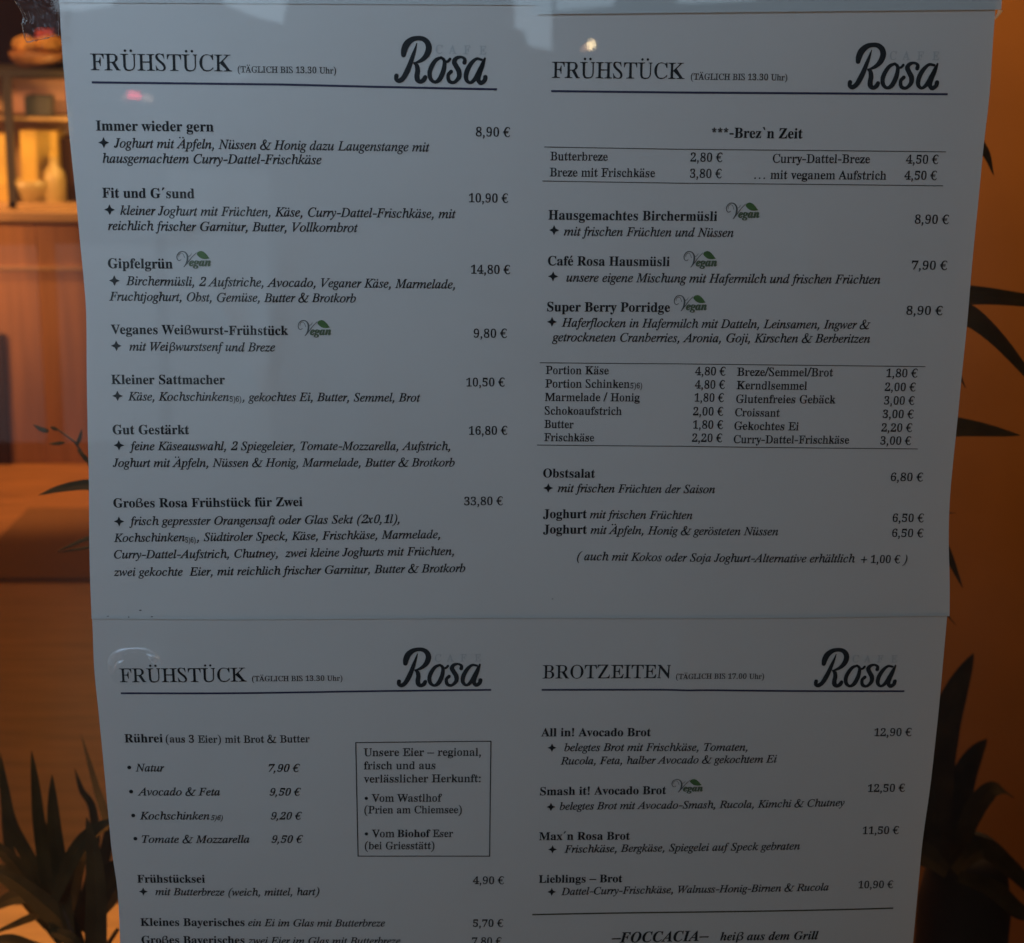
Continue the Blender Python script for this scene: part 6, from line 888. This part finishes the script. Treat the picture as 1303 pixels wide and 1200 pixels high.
# little curl of tape on the right, catching the warm light from behind
tc_ = empty('adhesive_tape', at(1269, 15, .004)); tag(tc_, 'tiny pale curl of tape sticking out at the right sheet edge', 'tape')
V = []; F = []
for i in range(9):
    t = i / 8; x = 1273 - 7.5 * t ** 1.4; y = 12.5 + 12 * t; wd = 6.5 * (1 - t * .72)
    for s, dy in ((-.5, .0), (0, -.0012), (.5, .0008)):
        V.append(at(x + s * wd, y + s * 1.5, .004 + dy + .002 * t))
    if i:
        b = 3*i
        for k in (0, 1): F.append((b-3+k, b-2+k, b+1+k, b+k))
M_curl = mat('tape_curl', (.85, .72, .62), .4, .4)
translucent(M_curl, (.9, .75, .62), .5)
MB().add(V, F).build('film', M_curl, tc_, smooth=True)
# clear film over the lower headline
pt = empty('adhesive_film', at(170, 850, .0035)); tag(pt, 'small clear film patch with trapped air over the lower left headline', 'film')
def blob(cx, cy, hx, hy, pw, Y, n=40, jitter=0, a0=0, a1=2*pi):
    V = [at(cx, cy, Y)]
    for k in range(n + 1):
        a = a0 + (a1 - a0) * k / n; c, s = cos(a), sin(a)
        r = 1 / ((abs(c) ** pw + abs(s) ** pw) ** (1 / pw)); j = 1 + rng.uniform(-jitter, jitter)
        V.append(at(cx + hx * r * c * j, cy + hy * r * s * j, Y))
    return V, [(0, k, k + 1) for k in range(1, n + 1)]
MB().add(*blob(170, 849, 30, 22, 4, .0036)).build('film', M_patch, pt)
bub = MB()
def arcband(pts, wds, Y):
    Q = catmull([(a[0], a[1], w_) for a, w_ in zip(pts, wds)], 8); V = []; F = []
    for i, (x, y, wd) in enumerate(Q):
        a = Q[max(0, i-1)]; b = Q[min(len(Q)-1, i+1)]; tx, ty = b[0]-a[0], b[1]-a[1]; L = math.hypot(tx, ty) or 1
        for k in range(7):                                              # arched cross-section
            s = k / 6 * 2 - 1
            V.append(at(x - ty/L*wd*.7*s, y + tx/L*wd*.7*s, Y - wd * .00013 * (1 - s * s)))
        if i:
            for k in range(6): q = 7*i + k; F.append((q-7, q-6, q+1, q))
    return V, F
bub.add(*arcband([(144,858),(142,845),(150,832),(168,827),(188,829),(198,840),(200,850)], [5, 9, 8, 5, 6, 9, 2], .0033))
bub.add(*arcband([(146,852),(152,846),(158,840)], [3, 8, 2], .0032)); bub.add(*arcband([(186,833),(194,838),(197,846)], [2, 8, 2], .0032))
bub.build('air_bubble', M_bubble, pt, smooth=True)

# ------------------------------------------------------------------ the café interior
M_floor = mat('warm_wood_floor', (.36, .145, .042), .45, .4, noise=(5, .72, 1.15), wood=(.8, 6, 1))
M_wood = mat('counter_wood', (.42, .185, .07), .42, .45, noise=(5, .80, 1.15), wood=(7, 1, .5))
M_top = mat('counter_top', (.42, .24, .11), .35, .5, noise=(6, .8, 1.1), wood=(1, 5, 1))
M_back = mat('dark_back_wall', (.12, .055, .03), .8, .2, noise=(2, .8, 1.2))
M_ceil = mat('ceiling_paint', (.45, .36, .26), .9, .1)
M_orange = mat('orange_plaster', (.42, .178, .040), .85, .2, noise=(6, .90, 1.08), bump=.15)
M_rug = mat('dark_doormat', (.21, .095, .036), .95, .1, noise=(300, .7, 1.3))
M_dark = mat('dark_lacquer', (.06, .024, .010), .7, .2)
M_case = mat('dark_case_metal', (.05, .035, .02), .4, .5)
M_cpanel = mat('case_back_panel', (.50, .30, .12), .6, .3, noise=(4, .8, 1.15))
M_yellow = mat('yellow_card', (.70, .44, .08), .6, .3, noise=(12, .8, 1.1))
M_white = mat('milky_glass', (.52, .36, .13), .3, .5)
M_crust = mat('bread_crust', (.62, .30, .08), .7, .3, noise=(25, .6, 1.2))
M_red = mat('red_card', (.45, .06, .05), .6, .3)
M_greybox = mat('grey_box', (.085, .075, .065), .6, .3)
M_pink = mat('pinkish_card', (.46, .25, .17), .7, .2, noise=(10, .85, 1.1))
M_leaf = mat('dark_green_leaf', (.085, .050, .010), .7, .15, noise=(40, .7, 1.3))
M_leaf2 = mat('brownish_leaf', (.060, .036, .011), .75, .12, noise=(40, .7, 1.3))
M_stem = mat('brown_stem', (.08, .05, .03), .8, .2)
M_pot = mat('dark_ceramic', (.030, .017, .010), .6, .3)
M_clay = mat('clay_pot', (.20, .09, .05), .8, .2)
M_soil = mat('potting_soil', (.03, .02, .014), .95, .1)
M_bench = mat('bench_wood', (.52, .27, .10), .45, .4, noise=(8, .85, 1.1), wood=(1, 7, 1))

tag(MB().box(-6, .12, -.05, 4, 8, 0).build('floor', M_floor), kind='structure')
tag(MB().box(-6, .12, 2.95, 4, 8, 3.05).build('ceiling', M_ceil), kind='structure')
bw = MB().box(-6, 7.6, 0, 4, 7.75, 2.95).build('back_wall', M_back); tag(bw, kind='structure')
sw = MB().box(-6.15, .12, 0, -6, 7.75, 2.95).box(4, .12, 0, 4.15, 7.75, 2.95).build('side_wall', M_back); tag(sw, kind='structure')
M_render = mat('facade_render', (.42, .40, .37), .9, .2, noise=(20, .85, 1.1), bump=.3)
fa = MB().box(-6, 0, 0, WX0-.06, .12, 3.2).box(WX1+.06, 0, 0, 4, .12, 3.2).box(WX0-.06, 0, 0, WX1+.06, .12, WZ0-.06).box(WX0-.06, 0, WZ1+.06, WX1+.06, .12, 3.2).build('facade_wall', M_render)
tag(fa, kind='structure')

YC = 5.0
zc = at(60, 268, YC).z
xl, xr = at(-420, 400, YC).x, at(420, 400, YC).x
ct = empty('service_counter', ((xl + xr) / 2, YC + .35, 0)); tag(ct, 'warm wood panelled service counter at the back left of the room', 'counter')
pn = MB(); nb = 9
for k in range(nb):
    a = xl + (xr - xl) * k / nb; b = xl + (xr - xl) * (k + 1) / nb; pn.box(a + .0006, YC, .002, b - .0006, YC + .03, zc - .035)
pn.build('front_panel', M_wood, ct, bevel=.0015)
MB().box(xl, YC + .03, .0, xr, YC + .7, zc - .035).build('carcass', M_dark, ct)
MB().box(xl - .03, YC - .03, zc - .035, xr + .03, YC + .72, zc).build('worktop', M_top, ct, bevel=.005)
zt = at(60, 342, YC - .008).z
MB().box(xl, YC - .008, zt - .005, xr, YC - .0005, zt + .005).build('trim_rail', M_top, ct)
a, b = at(-160, 500, YC - .02), at(9, 500, YC - .02)
zt = at(0, 425, YC - .02).z
MB().box(a.x, YC - .02, .001, b.x, YC - .001, zt).build('end_panel', M_dark, ct, bevel=.004)

# display case with its things
YD = YC + .08
x0, x1 = at(-160, 200, YD).x, at(200, 200, YD).x
zs1, zs2 = at(50, 150, YD).z, at(50, 93, YD).z
dc = empty('display_case', ((x0 + x1) / 2, YD + .2, zc)); tag(dc, 'lit display case with dark posts standing on the counter', 'display case')
MB().box(x0, YD + .40, zc + .001, x1, YD + .42, zs2).build('back_panel', M_cpanel, dc)
MB().box(x0, YD + .03, zs1 - .010, x1, YD + .40, zs1).build('shelf', M_cpanel, dc)
MB().box(x0, YD - .01, zs2 - .012, x1, YD + .42, zs2 + .012).build('top_board', M_case, dc)
for px in (14, -110, 190):
    p = at(px, 200, YD); MB().box(p.x - .013, YD - .012, zc + .001, p.x + .013, YD + .012, zs2 - .012).build('post', M_case, dc)
MB().box(x0, YD - .012, zc + .001, x1, YD + .012, zc + .018).build('rail', M_cpanel, dc)
def boxat(name, px0, px1, py0, zb, Y, dep, material, label, cat, bevel=.006, tilt=0):
    a, b = at(px0, py0, Y), at(px1, py0, Y)
    o = MB().box(a.x, Y, zb, b.x, Y + dep, a.z).build(name, material, bevel=bevel); tag(o, label, cat); return o
zb = zc + .002
boxat('yellow_box', 24, 72, 166, zb, YD + .10, .12, M_yellow, 'wide yellow box on the bottom of the lit display case', 'box')
boxat('yellow_box', -34, 8, 170, zb, YD + .10, .12, M_yellow, 'yellow box left of the dark post in the display case', 'box')
boxat('dark_box', 30, 62, 121, zs1 + .001, YD + .06, .1, M_greybox, 'small dark grey box on the upper case shelf', 'box')
boxat('pink_carton', 8, 84, 99, zs1 + .001, YD + .22, .1, M_pink, 'pinkish carton standing behind the dark grey box', 'carton')
boxat('black_tin', 76, 110, 175, zb, YD + .14, .1, M_dark, 'black tin at the right end of the display case', 'tin')
p = at(71, 262, YD + .04)
bt = empty('bottle', (p.x, p.y, zb)); tag(bt, 'milky glass bottle before the yellow box', 'bottle')
MB().lathe((p.x, p.y, zb), [(.030,0),(.036,.01),(.036,.09),(.030,.115),(.014,.135),(.014,.158)]).build('glass', M_white, bt, smooth=True)
MB().lathe((p.x, p.y, zb), [(.016,.1585),(.016,.172)]).build('cap', M_yellow, bt)
p = at(38, 190, YD + .05)
bl = empty('bowl', (p.x, p.y, zb)); tag(bl, 'pale bowl with a bright rim standing in the lit display case', 'bowl')
MB().lathe((p.x, p.y, zb), [(.03,0),(.045,.012),(.065,.055),(.075,.085),(.071,.085),(.06,.055),(.03,.018)]).build('bowl_body', M_white, bl, smooth=True)
# bread and a red packet on top of the case
rng = random.Random(3)
a, b = at(18, 90, YD + .1), at(92, 90, YD + .1)
bk = empty('bread_basket', ((a.x + b.x) / 2, a.y, zs2 + .012)); tag(bk, 'basket heaped with golden bread on top of the display case', 'bread basket')
c = bk.location
MB().lathe((c.x, c.y, c.z + .0005), [(.07,0),(.10,.03),(.105,.05),(.098,.05),(.07,.012)]).build('basket', M_wood, bk, smooth=True)
for k in range(6):
    an = k * 1.05; MB().lathe((c.x + .055 * cos(an), c.y + .05 * sin(an), c.z + .035 + .012 * (k % 2)), [(.008,0),(.034,.008),(.042,.025),(.034,.045),(.006,.055)], 14).build('bread_roll', M_crust, bk, smooth=True)
p = at(56, 66, YD + .22)
o = MB().box(p.x - .03, YD + .24, zs2 + .013, p.x + .03, YD + .29, at(56, 38, YD + .24).z).build('red_packet', M_red, bevel=.008); tag(o, 'red packet standing behind the bread on the case top', 'packet')

# doormat on the floor
q = [on_floor(*p, .012) for p in ((36,646),(430,646),(430,735),(-50,735))]
mb = MB(); mb.add([(p.x, p.y, .0015) for p in q] + [(p.x, p.y, .012) for p in q], [(4,7,6,5),(0,1,2,3),(0,4,5,1),(1,5,6,2),(2,6,7,3),(3,7,4,0)])
tag(mb.build('doormat', M_rug), 'dark brown doormat lying on the warm lit floor', 'doormat')

# window bench (its lit top shows at the lower left)
YB = .92; zb_ = at(75, 1149, YB).z
wb = empty('window_bench', (-.3, .6, 0)); tag(wb, 'low wooden window bench glowing orange under the plants', 'bench')
xa, xb = -1.3, .02
MB().box(xa, .20, zb_ - .03, xb, YB, zb_).build('seat_board', M_bench, wb, bevel=.004)
MB().box(xa + .02, YB - .05, 0, xb - .02, YB - .03, zb_ - .03).build('back_board', M_dark, wb)
for x in (xa + .03, xb - .06): MB().box(x, .24, 0, x + .03, .28, zb_ - .03).build('leg', M_dark, wb)

# ------------------------------------------------------------------ plants
def px_leaf(mb, pts, wpx, Ys, side=(1, 0, .0), fold=.22):
    """pts: photo points from base to tip; Ys: depth behind the pane (single or per point); wpx: widest width in photo pixels"""
    if not isinstance(Ys, (list, tuple)): Ys = [Ys] * len(pts)
    Q = catmull([(a[0], a[1], Y) for a, Y in zip(pts, Ys)], 7); n = len(Q); P = [at(*q) for q in Q]
    sc_ = (P[0] - CAM).length / FPX; W = []
    for i in range(n):
        t = i / (n - 1); W.append(max(.0004, wpx * sc_ * min(1, (.55 + 1.6 * t)) * (1 - t ** 2.6) ** .8))
    d = P[-1] - P[0]; view = (P[n//2] - CAM).normalized(); s = d.cross(view).normalized()
    mb.leaf(P, W, s, fold)
def pot(name_parent, c, r, h, material):
    MB().lathe(c, [(r*.72,0),(r*.95,h*.82),(r*1.04,h*.83),(r*1.06,h),(r*.94,h),(r*.90,h*.84),(.001,h*.82)], 28).build('pot', material, name_parent, smooth=False)

# 1: the blade-leaved plant low at the left
p = at(95, 1290, .52); pa = empty('potted_plant', (p.x, p.y, zb_)); tag(pa, 'dark blade-leaved plant rising from the lower left corner', 'potted plant', 'plants behind the window')
h_ = .09; pot(pa, (p.x, p.y, zb_ + .0005), .075, h_, M_clay)
mb = MB(); Y = .50
for pts, wd, Ys in [
    ([(75,1195),(60,1120),(50,1050),(45,1000),(40,955)], 17, .50), ([(92,1210),(80,1130),(70,1060),(67,1020),(66,986)], 19, .47),
    ([(70,1190),(45,1110),(15,1050),(5,1000),(0,958)], 17, .54), ([(90,1160),(110,1075),(135,1050),(122,1000),(103,934)], 14, [.5,.52,.56,.58,.6]),
    ([(100,1160),(120,1085),(118,1030),(104,1005),(95,978)], 11, .58), ([(70,1145),(88,1100),(105,1070),(125,1052),(150,1040)], 20, .46),
    ([(126,1250),(122,1200),(122,1130),(118,1080),(110,1040)], 27, .44), ([(105,1225),(85,1180),(55,1150),(20,1122),(-20,1100)], 30, .48),
    ([(95,1215),(70,1160),(40,1168),(15,1178),(-15,1190)], 13, [.48,.5,.52,.53,.54]), ([(80,1200),(60,1165),(35,1120),(5,1085),(-30,1060)], 24, .56),
    ([(108,1240),(95,1200),(70,1185),(66,1178),(62,1172)], 15, .42), ([(95,1220),(40,1206),(10,1197),(-20,1205),(-40,1216)], 18, .45),
    ([(100,1180),(60,1140),(25,1140),(0,1150),(-25,1165)], 22, .6), ([(100,1180),(118,1140),(140,1110),(155,1096),(165,1085)], 24, .52),
    ([(90,1180),(75,1120),(66,1085),(58,1060),(50,1030)], 18, .6), ([(110,1170),(128,1110),(136,1075),(140,1050),(144,1020)], 16, .62),
    ([(100,1170),(96,1130),(102,1095),(112,1060),(120,1045)], 15, .6), ([(88,1190),(50,1150),(10,1115),(-10,1110),(-30,1108)], 26, .62),
    ([(105,1185),(135,1150),(150,1128),(160,1120),(172,1118)], 20, .6), ([(60,1180),(30,1140),(14,1090),(8,1060),(2,1030)], 15, .64)]:
    px_leaf(mb, pts, wd, Ys)
mb.build('foliage', M_leaf2, pa)
mb = MB()
for pts in ([(116,1245),(113,1205),(111,1170),(115,1150)], [(122,1245),(119,1205),(116,1172),(117,1155)], [(112,1240),(135,1205),(150,1182)], [(104,1250),(100,1215),(86,1170),(70,1130)]):
    mb.tube([at(a, b, .47) for a, b in pts], [.0022, .002, .0016, .0012][:len(pts)], 6)
mb.build('stem', M_stem, pa)
MB().lathe((p.x, p.y, zb_ + h_ * .80), [(.064,0),(.064,.006)], 20).build('soil', M_soil, pa)

# 2: taller plant hidden behind the left half of the menu, leaves reach out to the left
p = at(260, 1280, .46); pb = empty('potted_plant', (p.x, p.y, zb_)); tag(pb, 'leafy plant behind the menu, slim leaves and a twig reaching out left', 'potted plant', 'plants behind the window')
pot(pb, (p.x, p.y, zb_ + .0005), .085, .12, M_clay)
MB().lathe((p.x, p.y, zb_ + .097), [(.072,0),(.072,.006)], 20).build('soil', M_soil, pb)
st = MB(); st.tube([(p.x, p.y, zb_ + .09), at(255, 1100, .44), at(240, 900, .42), at(215, 740, .42), at(180, 660, .42)], [.006,.0055,.005,.004,.003])
st.tube([at(180, 665, .42), at(140, 638, .43), at(112, 588, .44), at(95, 562, .44), at(74, 547, .44)], [.003, .0016, .0011, .0009, .0007])
st.build('stem', M_stem, pb)
mb = MB()
for pts, wd in [([(74,547),(68,545),(64,543)], 5), ([(62,549),(52,546),(42,540)], 6.5), ([(82,563),(72,564.5),(62,565)], 5), ([(98,566),(102,556),(104,546)], 5), ([(112,588),(106,580),(98,572)], 6),
                ([(185,650),(150,628),(118,617),(80,621),(49,630)], 16), ([(200,720),(160,690),(120,684),(95,692),(72,702)], 7), ([(200,725),(160,700),(125,695),(98,699),(74,703)], 5),
                ([(185,660),(200,600),(230,560),(260,540),(300,530)], 16), ([(220,760),(280,720),(330,700),(360,710),(390,730)], 16)]:
    px_leaf(mb, pts, wd, .42)
mb.build('foliage', M_leaf2, pb)

# 3: tall strap-leaved plant behind the right half of the menu
p = at(1010, 1000, .50); pc = empty('potted_plant', (p.x, p.y, 0)); tag(pc, 'tall plant behind the menu, dark strap leaves against the orange wall', 'potted plant', 'plants behind the window')
pot(pc, (p.x, p.y, .0005), .15, .30, M_pot)
MB().lathe((p.x, p.y, .247), [(.13,0),(.13,.008)], 20).build('soil', M_soil, pc)
tk = MB(); tk.tube([(p.x, p.y, .24), (p.x + .01, p.y, .7), at(1020, 700, .46), at(1040, 450, .42), at(1050, 250, .40)], [.016,.015,.013,.010,.006], 10)
tk.build('trunk', M_stem, pc)
mb = MB()
for pts, wd, Ys in [([(1050,250),(1120,150),(1200,148),(1248,186),(1264.5,223)], 21, .34), ([(1045,430),(1120,385),(1200,377),(1270,378),(1430,400)], 33, .36),
                    ([(1045,450),(1130,378),(1210,392),(1262,425),(1335,510)], 34, .32), ([(1050,420),(1120,400),(1180,430),(1212,464),(1229,494)], 11, .36),
                    ([(1040,600),(1100,560),(1160,543),(1225,544),(1298,554)], 38, .34), ([(1035,640),(1090,620),(1150,640),(1195,686),(1225,748)], 24, .36),
                    ([(1035,690),(1100,650),(1160,648),(1195,652),(1216,653)], 5, .36), ([(1040,400),(960,330),(900,330),(850,360),(800,420)], 26, .42), ([(1040,560),(960,520),(900,540),(860,600),(840,680)], 26, .42),
                    ([(1030,790),(1090,745),(1150,745),(1190,768),(1216,795)], 9, .36)]:
    px_leaf(mb, pts, wd, Ys)
mb.build('foliage', M_leaf, pc)

# 4: broad-leaved dark plant and a round vase in the lower right corner
p = at(1215, 1290, .62); pd = empty('potted_plant', (p.x, p.y, 0)); tag(pd, 'dark broad-leaved plant in a round vase in the lower right corner', 'potted plant', 'plants behind the window')
zv = at(1215, 1085, .60).z; r = 62 * 1.47 / FPX
MB().lathe((p.x, p.y, .0005), [(r*.7,0),(r*.95,zv*.3),(r*1.0,zv*.6),(r*1.05,zv-.06),(r*.85,zv-.015),(r*.62,zv),(r*.55,zv-.004),(r*.5,zv-.05),(.001,zv-.06)], 32).build('vase', M_pot, pd, smooth=True)
mb = MB()
for pts, wd, Ys in [([(1205,1110),(1190,1010),(1200,930),(1218,875),(1239,831)], 44, .58), ([(1210,1100),(1180,1050),(1165,980),(1172,920),(1190,880)], 44, .60), ([(1215,1105),(1235,1040),(1255,1010),(1270,1005),(1290,1015)], 26, .55),
                    ([(1215,1110),(1250,1080),(1280,1100),(1310,1130),(1330,1160)], 26, .52), ([(1220,1115),(1262,1130),(1290,1155),(1310,1165),(1335,1170)], 24, .5), ([(1205,1110),(1180,1090),(1150,1080),(1120,1090),(1090,1110)], 30, .52),
                    ([(1210,1110),(1215,1040),(1226,990),(1240,960),(1256,940)], 34, .64), ([(1212,1110),(1200,1050),(1196,1000),(1200,960),(1206,925)], 40, .62)]:
    px_leaf(mb, pts, wd, Ys)
mb.build('foliage', M_leaf2, pd)

# orange partition to the right
YP = 1.35
a = at(1040, 600, YP).x
pw = MB().box(a, YP, 0, 2.4, YP + .12, 2.95).build('partition_wall', M_orange); tag(pw, 'orange plaster partition behind the right edge of the menu', 'wall')

# ------------------------------------------------------------------ the street that the pane reflects
M_asph = mat('asphalt', (.05, .05, .052), .9, .3, noise=(40, .8, 1.2))
tag(MB().box(-60, -60, -.10, 60, 0, 0).build('pavement', M_asph), kind='structure')
def mirror(px, py, Y): p = at(px, py, Y); return Vector((p.x, -p.y, p.z))
M_tyre_ = mat('caster_rubber', (.02, .02, .02), .8, .2)
M_fac = mat('street_facade', (.11, .11, .11), .9, .2)
M_day = mat('reflection_glow', (.3, .33, .36), .5, .3, emit=((.62, .82, 1.0), .85))  # glow added for pale reflections in the pane, no windows known there
YS = 18.0
bd = empty('building', (0, -YS, 0)); tag(bd, 'dim house across the street mirrored in the pane', 'building')
MB().box(-14, -YS - 6, 0, 14, -YS, 10).build('wall', M_fac, bd)
for L in ([(655,-40),(702,-40),(702,66),(694,62),(672,58),(668,40),(655,36)], [(77,25),(238,23),(238,58),(80,62)], [(60,-30),(170,-30),(140,8),(70,18)], [(706,-30),(790,-30),(780,8),(708,14)], [(860,-30),(960,-30),(960,0),(862,5)], [(270,-30),(370,-30),(360,30),(320,20),(285,5)]):
    P = [mirror(x, y, YS - .03) for x, y in L]; n = len(P)
    V = [tuple(q) for q in P] + [(q.x, q.y - .04, q.z) for q in P]
    MB().add(V, [tuple(range(n))[::-1], tuple(range(n, 2*n))] + [(i, (i+1) % n, n + (i+1) % n, n + i) for i in range(n)]).build('window', M_day, bd)  # added glowing patches, shaped for the pale reflections along the top
# added cart-shaped block; its glowing panels veil the left side of the sheets
YQ = 4.6; M_kpane = mat('glow_panel', (.3, .33, .36), .5, .3, emit=((.66, .84, 1.0), .12))
ko = mirror(-60, 300, YQ); kk = empty('glow_block', (ko.x, ko.y - .4, 0)); tag(kk, 'added waist-high block with glowing panels mirrored in the glass over the left column', 'glowing block')
kx0, kx1, kz = mirror(-420, 300, YQ).x, mirror(372, 300, YQ).x, mirror(100, 168, YQ).z
MB().box(kx0, ko.y - .8, .12, kx1, ko.y, kz - .03).build('body', M_fac, kk, bevel=.02)
MB().box(kx0 - .03, ko.y - .83, kz - .029, kx1 + .03, ko.y + .03, kz).build('top', M_case, kk, bevel=.008)
for px in (-380, 340):
    q = mirror(px, 300, YQ)
    for dy in (-.65, -.15): MB().lathe((q.x, ko.y + dy, 0), [(.03,0),(.055,.01),(.055,.10),(.03,.118)], 14).build('caster', M_tyre_, kk)
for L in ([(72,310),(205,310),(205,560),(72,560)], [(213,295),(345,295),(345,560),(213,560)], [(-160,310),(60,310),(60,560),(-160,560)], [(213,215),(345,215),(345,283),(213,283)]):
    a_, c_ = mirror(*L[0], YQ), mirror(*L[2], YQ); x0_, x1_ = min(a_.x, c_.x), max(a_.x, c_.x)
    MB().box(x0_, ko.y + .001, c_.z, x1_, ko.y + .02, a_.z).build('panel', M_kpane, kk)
# a parked scooter-high lamp cluster: car tail with red and clear lamps
M_car = mat('car_paint', (.03, .03, .035), .3, .5, coat=.4)
M_tail = mat('tail_lamp_red', (.4, .02, .03), .3, .5, emit=((1, .10, .16), 4.2))
M_clear = mat('tail_lamp_clear', (.6, .55, .5), .3, .5, emit=((1, .72, .6), 1.05))
M_tyre = mat('tyre_rubber', (.02, .02, .02), .8, .2)
YK = 11.0; cpos = mirror(120, 120, YK)
car = empty('parked_car', (cpos.x, cpos.y, 0)); tag(car, 'dark parked car with glowing tail lamps mirrored in the pane', 'car')
prof = [(-.9,.25),(-.92,.6),(-.86,.98),(-.70,1.02),(-.58,1.42),(.58,1.42),(.70,1.02),(.86,.98),(.92,.6),(.9,.25)]
V = []; n = len(prof)
for yy, s in ((0, .97), (-.3, 1), (-3.4, 1), (-4.1, .9)):
    V += [(cpos.x + x * s, cpos.y + yy - .02, z if yy > -3.4 or z < 1 else .95) for x, z in prof]
F = [tuple(range(n)), tuple(range(3*n, 4*n))[::-1]] + [(j*n+i, j*n+(i+1) % n, (j+1)*n+(i+1) % n, (j+1)*n+i) for j in range(3) for i in range(n)]
MB().add(V, F).build('body', M_car, car)
for sx in (-.78, .78):
    for yy in (-.8, -3.3):
        wv = MB(); k0 = 20; v = [(cpos.x + sx + dx, cpos.y + yy + .31*cos(2*pi*k/k0), .315 + .31*sin(2*pi*k/k0)) for dx in (-.1, .1) for k in range(k0)]
        wv.add(v, [tuple(range(k0))[::-1], tuple(range(k0, 2*k0))] + [(k, (k+1) % k0, k0+(k+1) % k0, k0+k) for k in range(k0)]).build('wheel', M_tyre, car)
for px, py, hw, hh, mm in ((167,121,4.5,4.2,M_tail), (175,122,3.5,4.0,M_tail), (184,124,2.6,4.5,M_clear), (190.5,125.5,2.4,4.5,M_clear), (158,123,2,2.5,M_clear)):
    c = mirror(px, py, YK - .05); k = YK / FPX * 1.07; MB().box(c.x - hw*k, c.y - .03, c.z - hh*k, c.x + hw*k, c.y + .0, c.z + hh*k).build('tail_lamp', mm, car, bevel=.008)
# bollard lamp with a warm globe
c = mirror(752, 57, 9.0); M_globe = mat('warm_globe', (.8, .6, .4), .3, .5, emit=((1, .74, .38), 9)); M_glow = mat('warm_reflector', (.6, .35, .2), .4, .5, emit=((1, .5, .24), 1.8))
lm = empty('bollard_lamp', (c.x, c.y, 0)); tag(lm, 'bollard lamp with a warm glowing globe mirrored in the pane', 'lamp')
g = 9.85 / FPX
MB().lathe((c.x, c.y, c.z - 5.5*g), [(.001,0),(3.2*g,1.2*g),(5*g,4*g),(5.2*g,6*g),(3.6*g,9.4*g),(.001,11*g)], 16).build('globe', M_globe, lm, smooth=True)
for px, py, hw, hh, ty in ((744,62,4.5,3.2,0), (757,66,2.6,3.4,0)):
    q = mirror(px, py, 9.0); MB().lathe((q.x, q.y, q.z - hh*g), [(.001,0),(hw*g,hh*g*.8),(hw*g*.7,hh*g*1.4),(.001,hh*g*2)], 12).build('reflector', M_glow, lm, smooth=True)
MB().lathe((c.x, c.y, 0), [(.06,0),(.06,.04),(.03,.06),(.03,c.z - 6*g)], 14).build('post', M_case, lm)
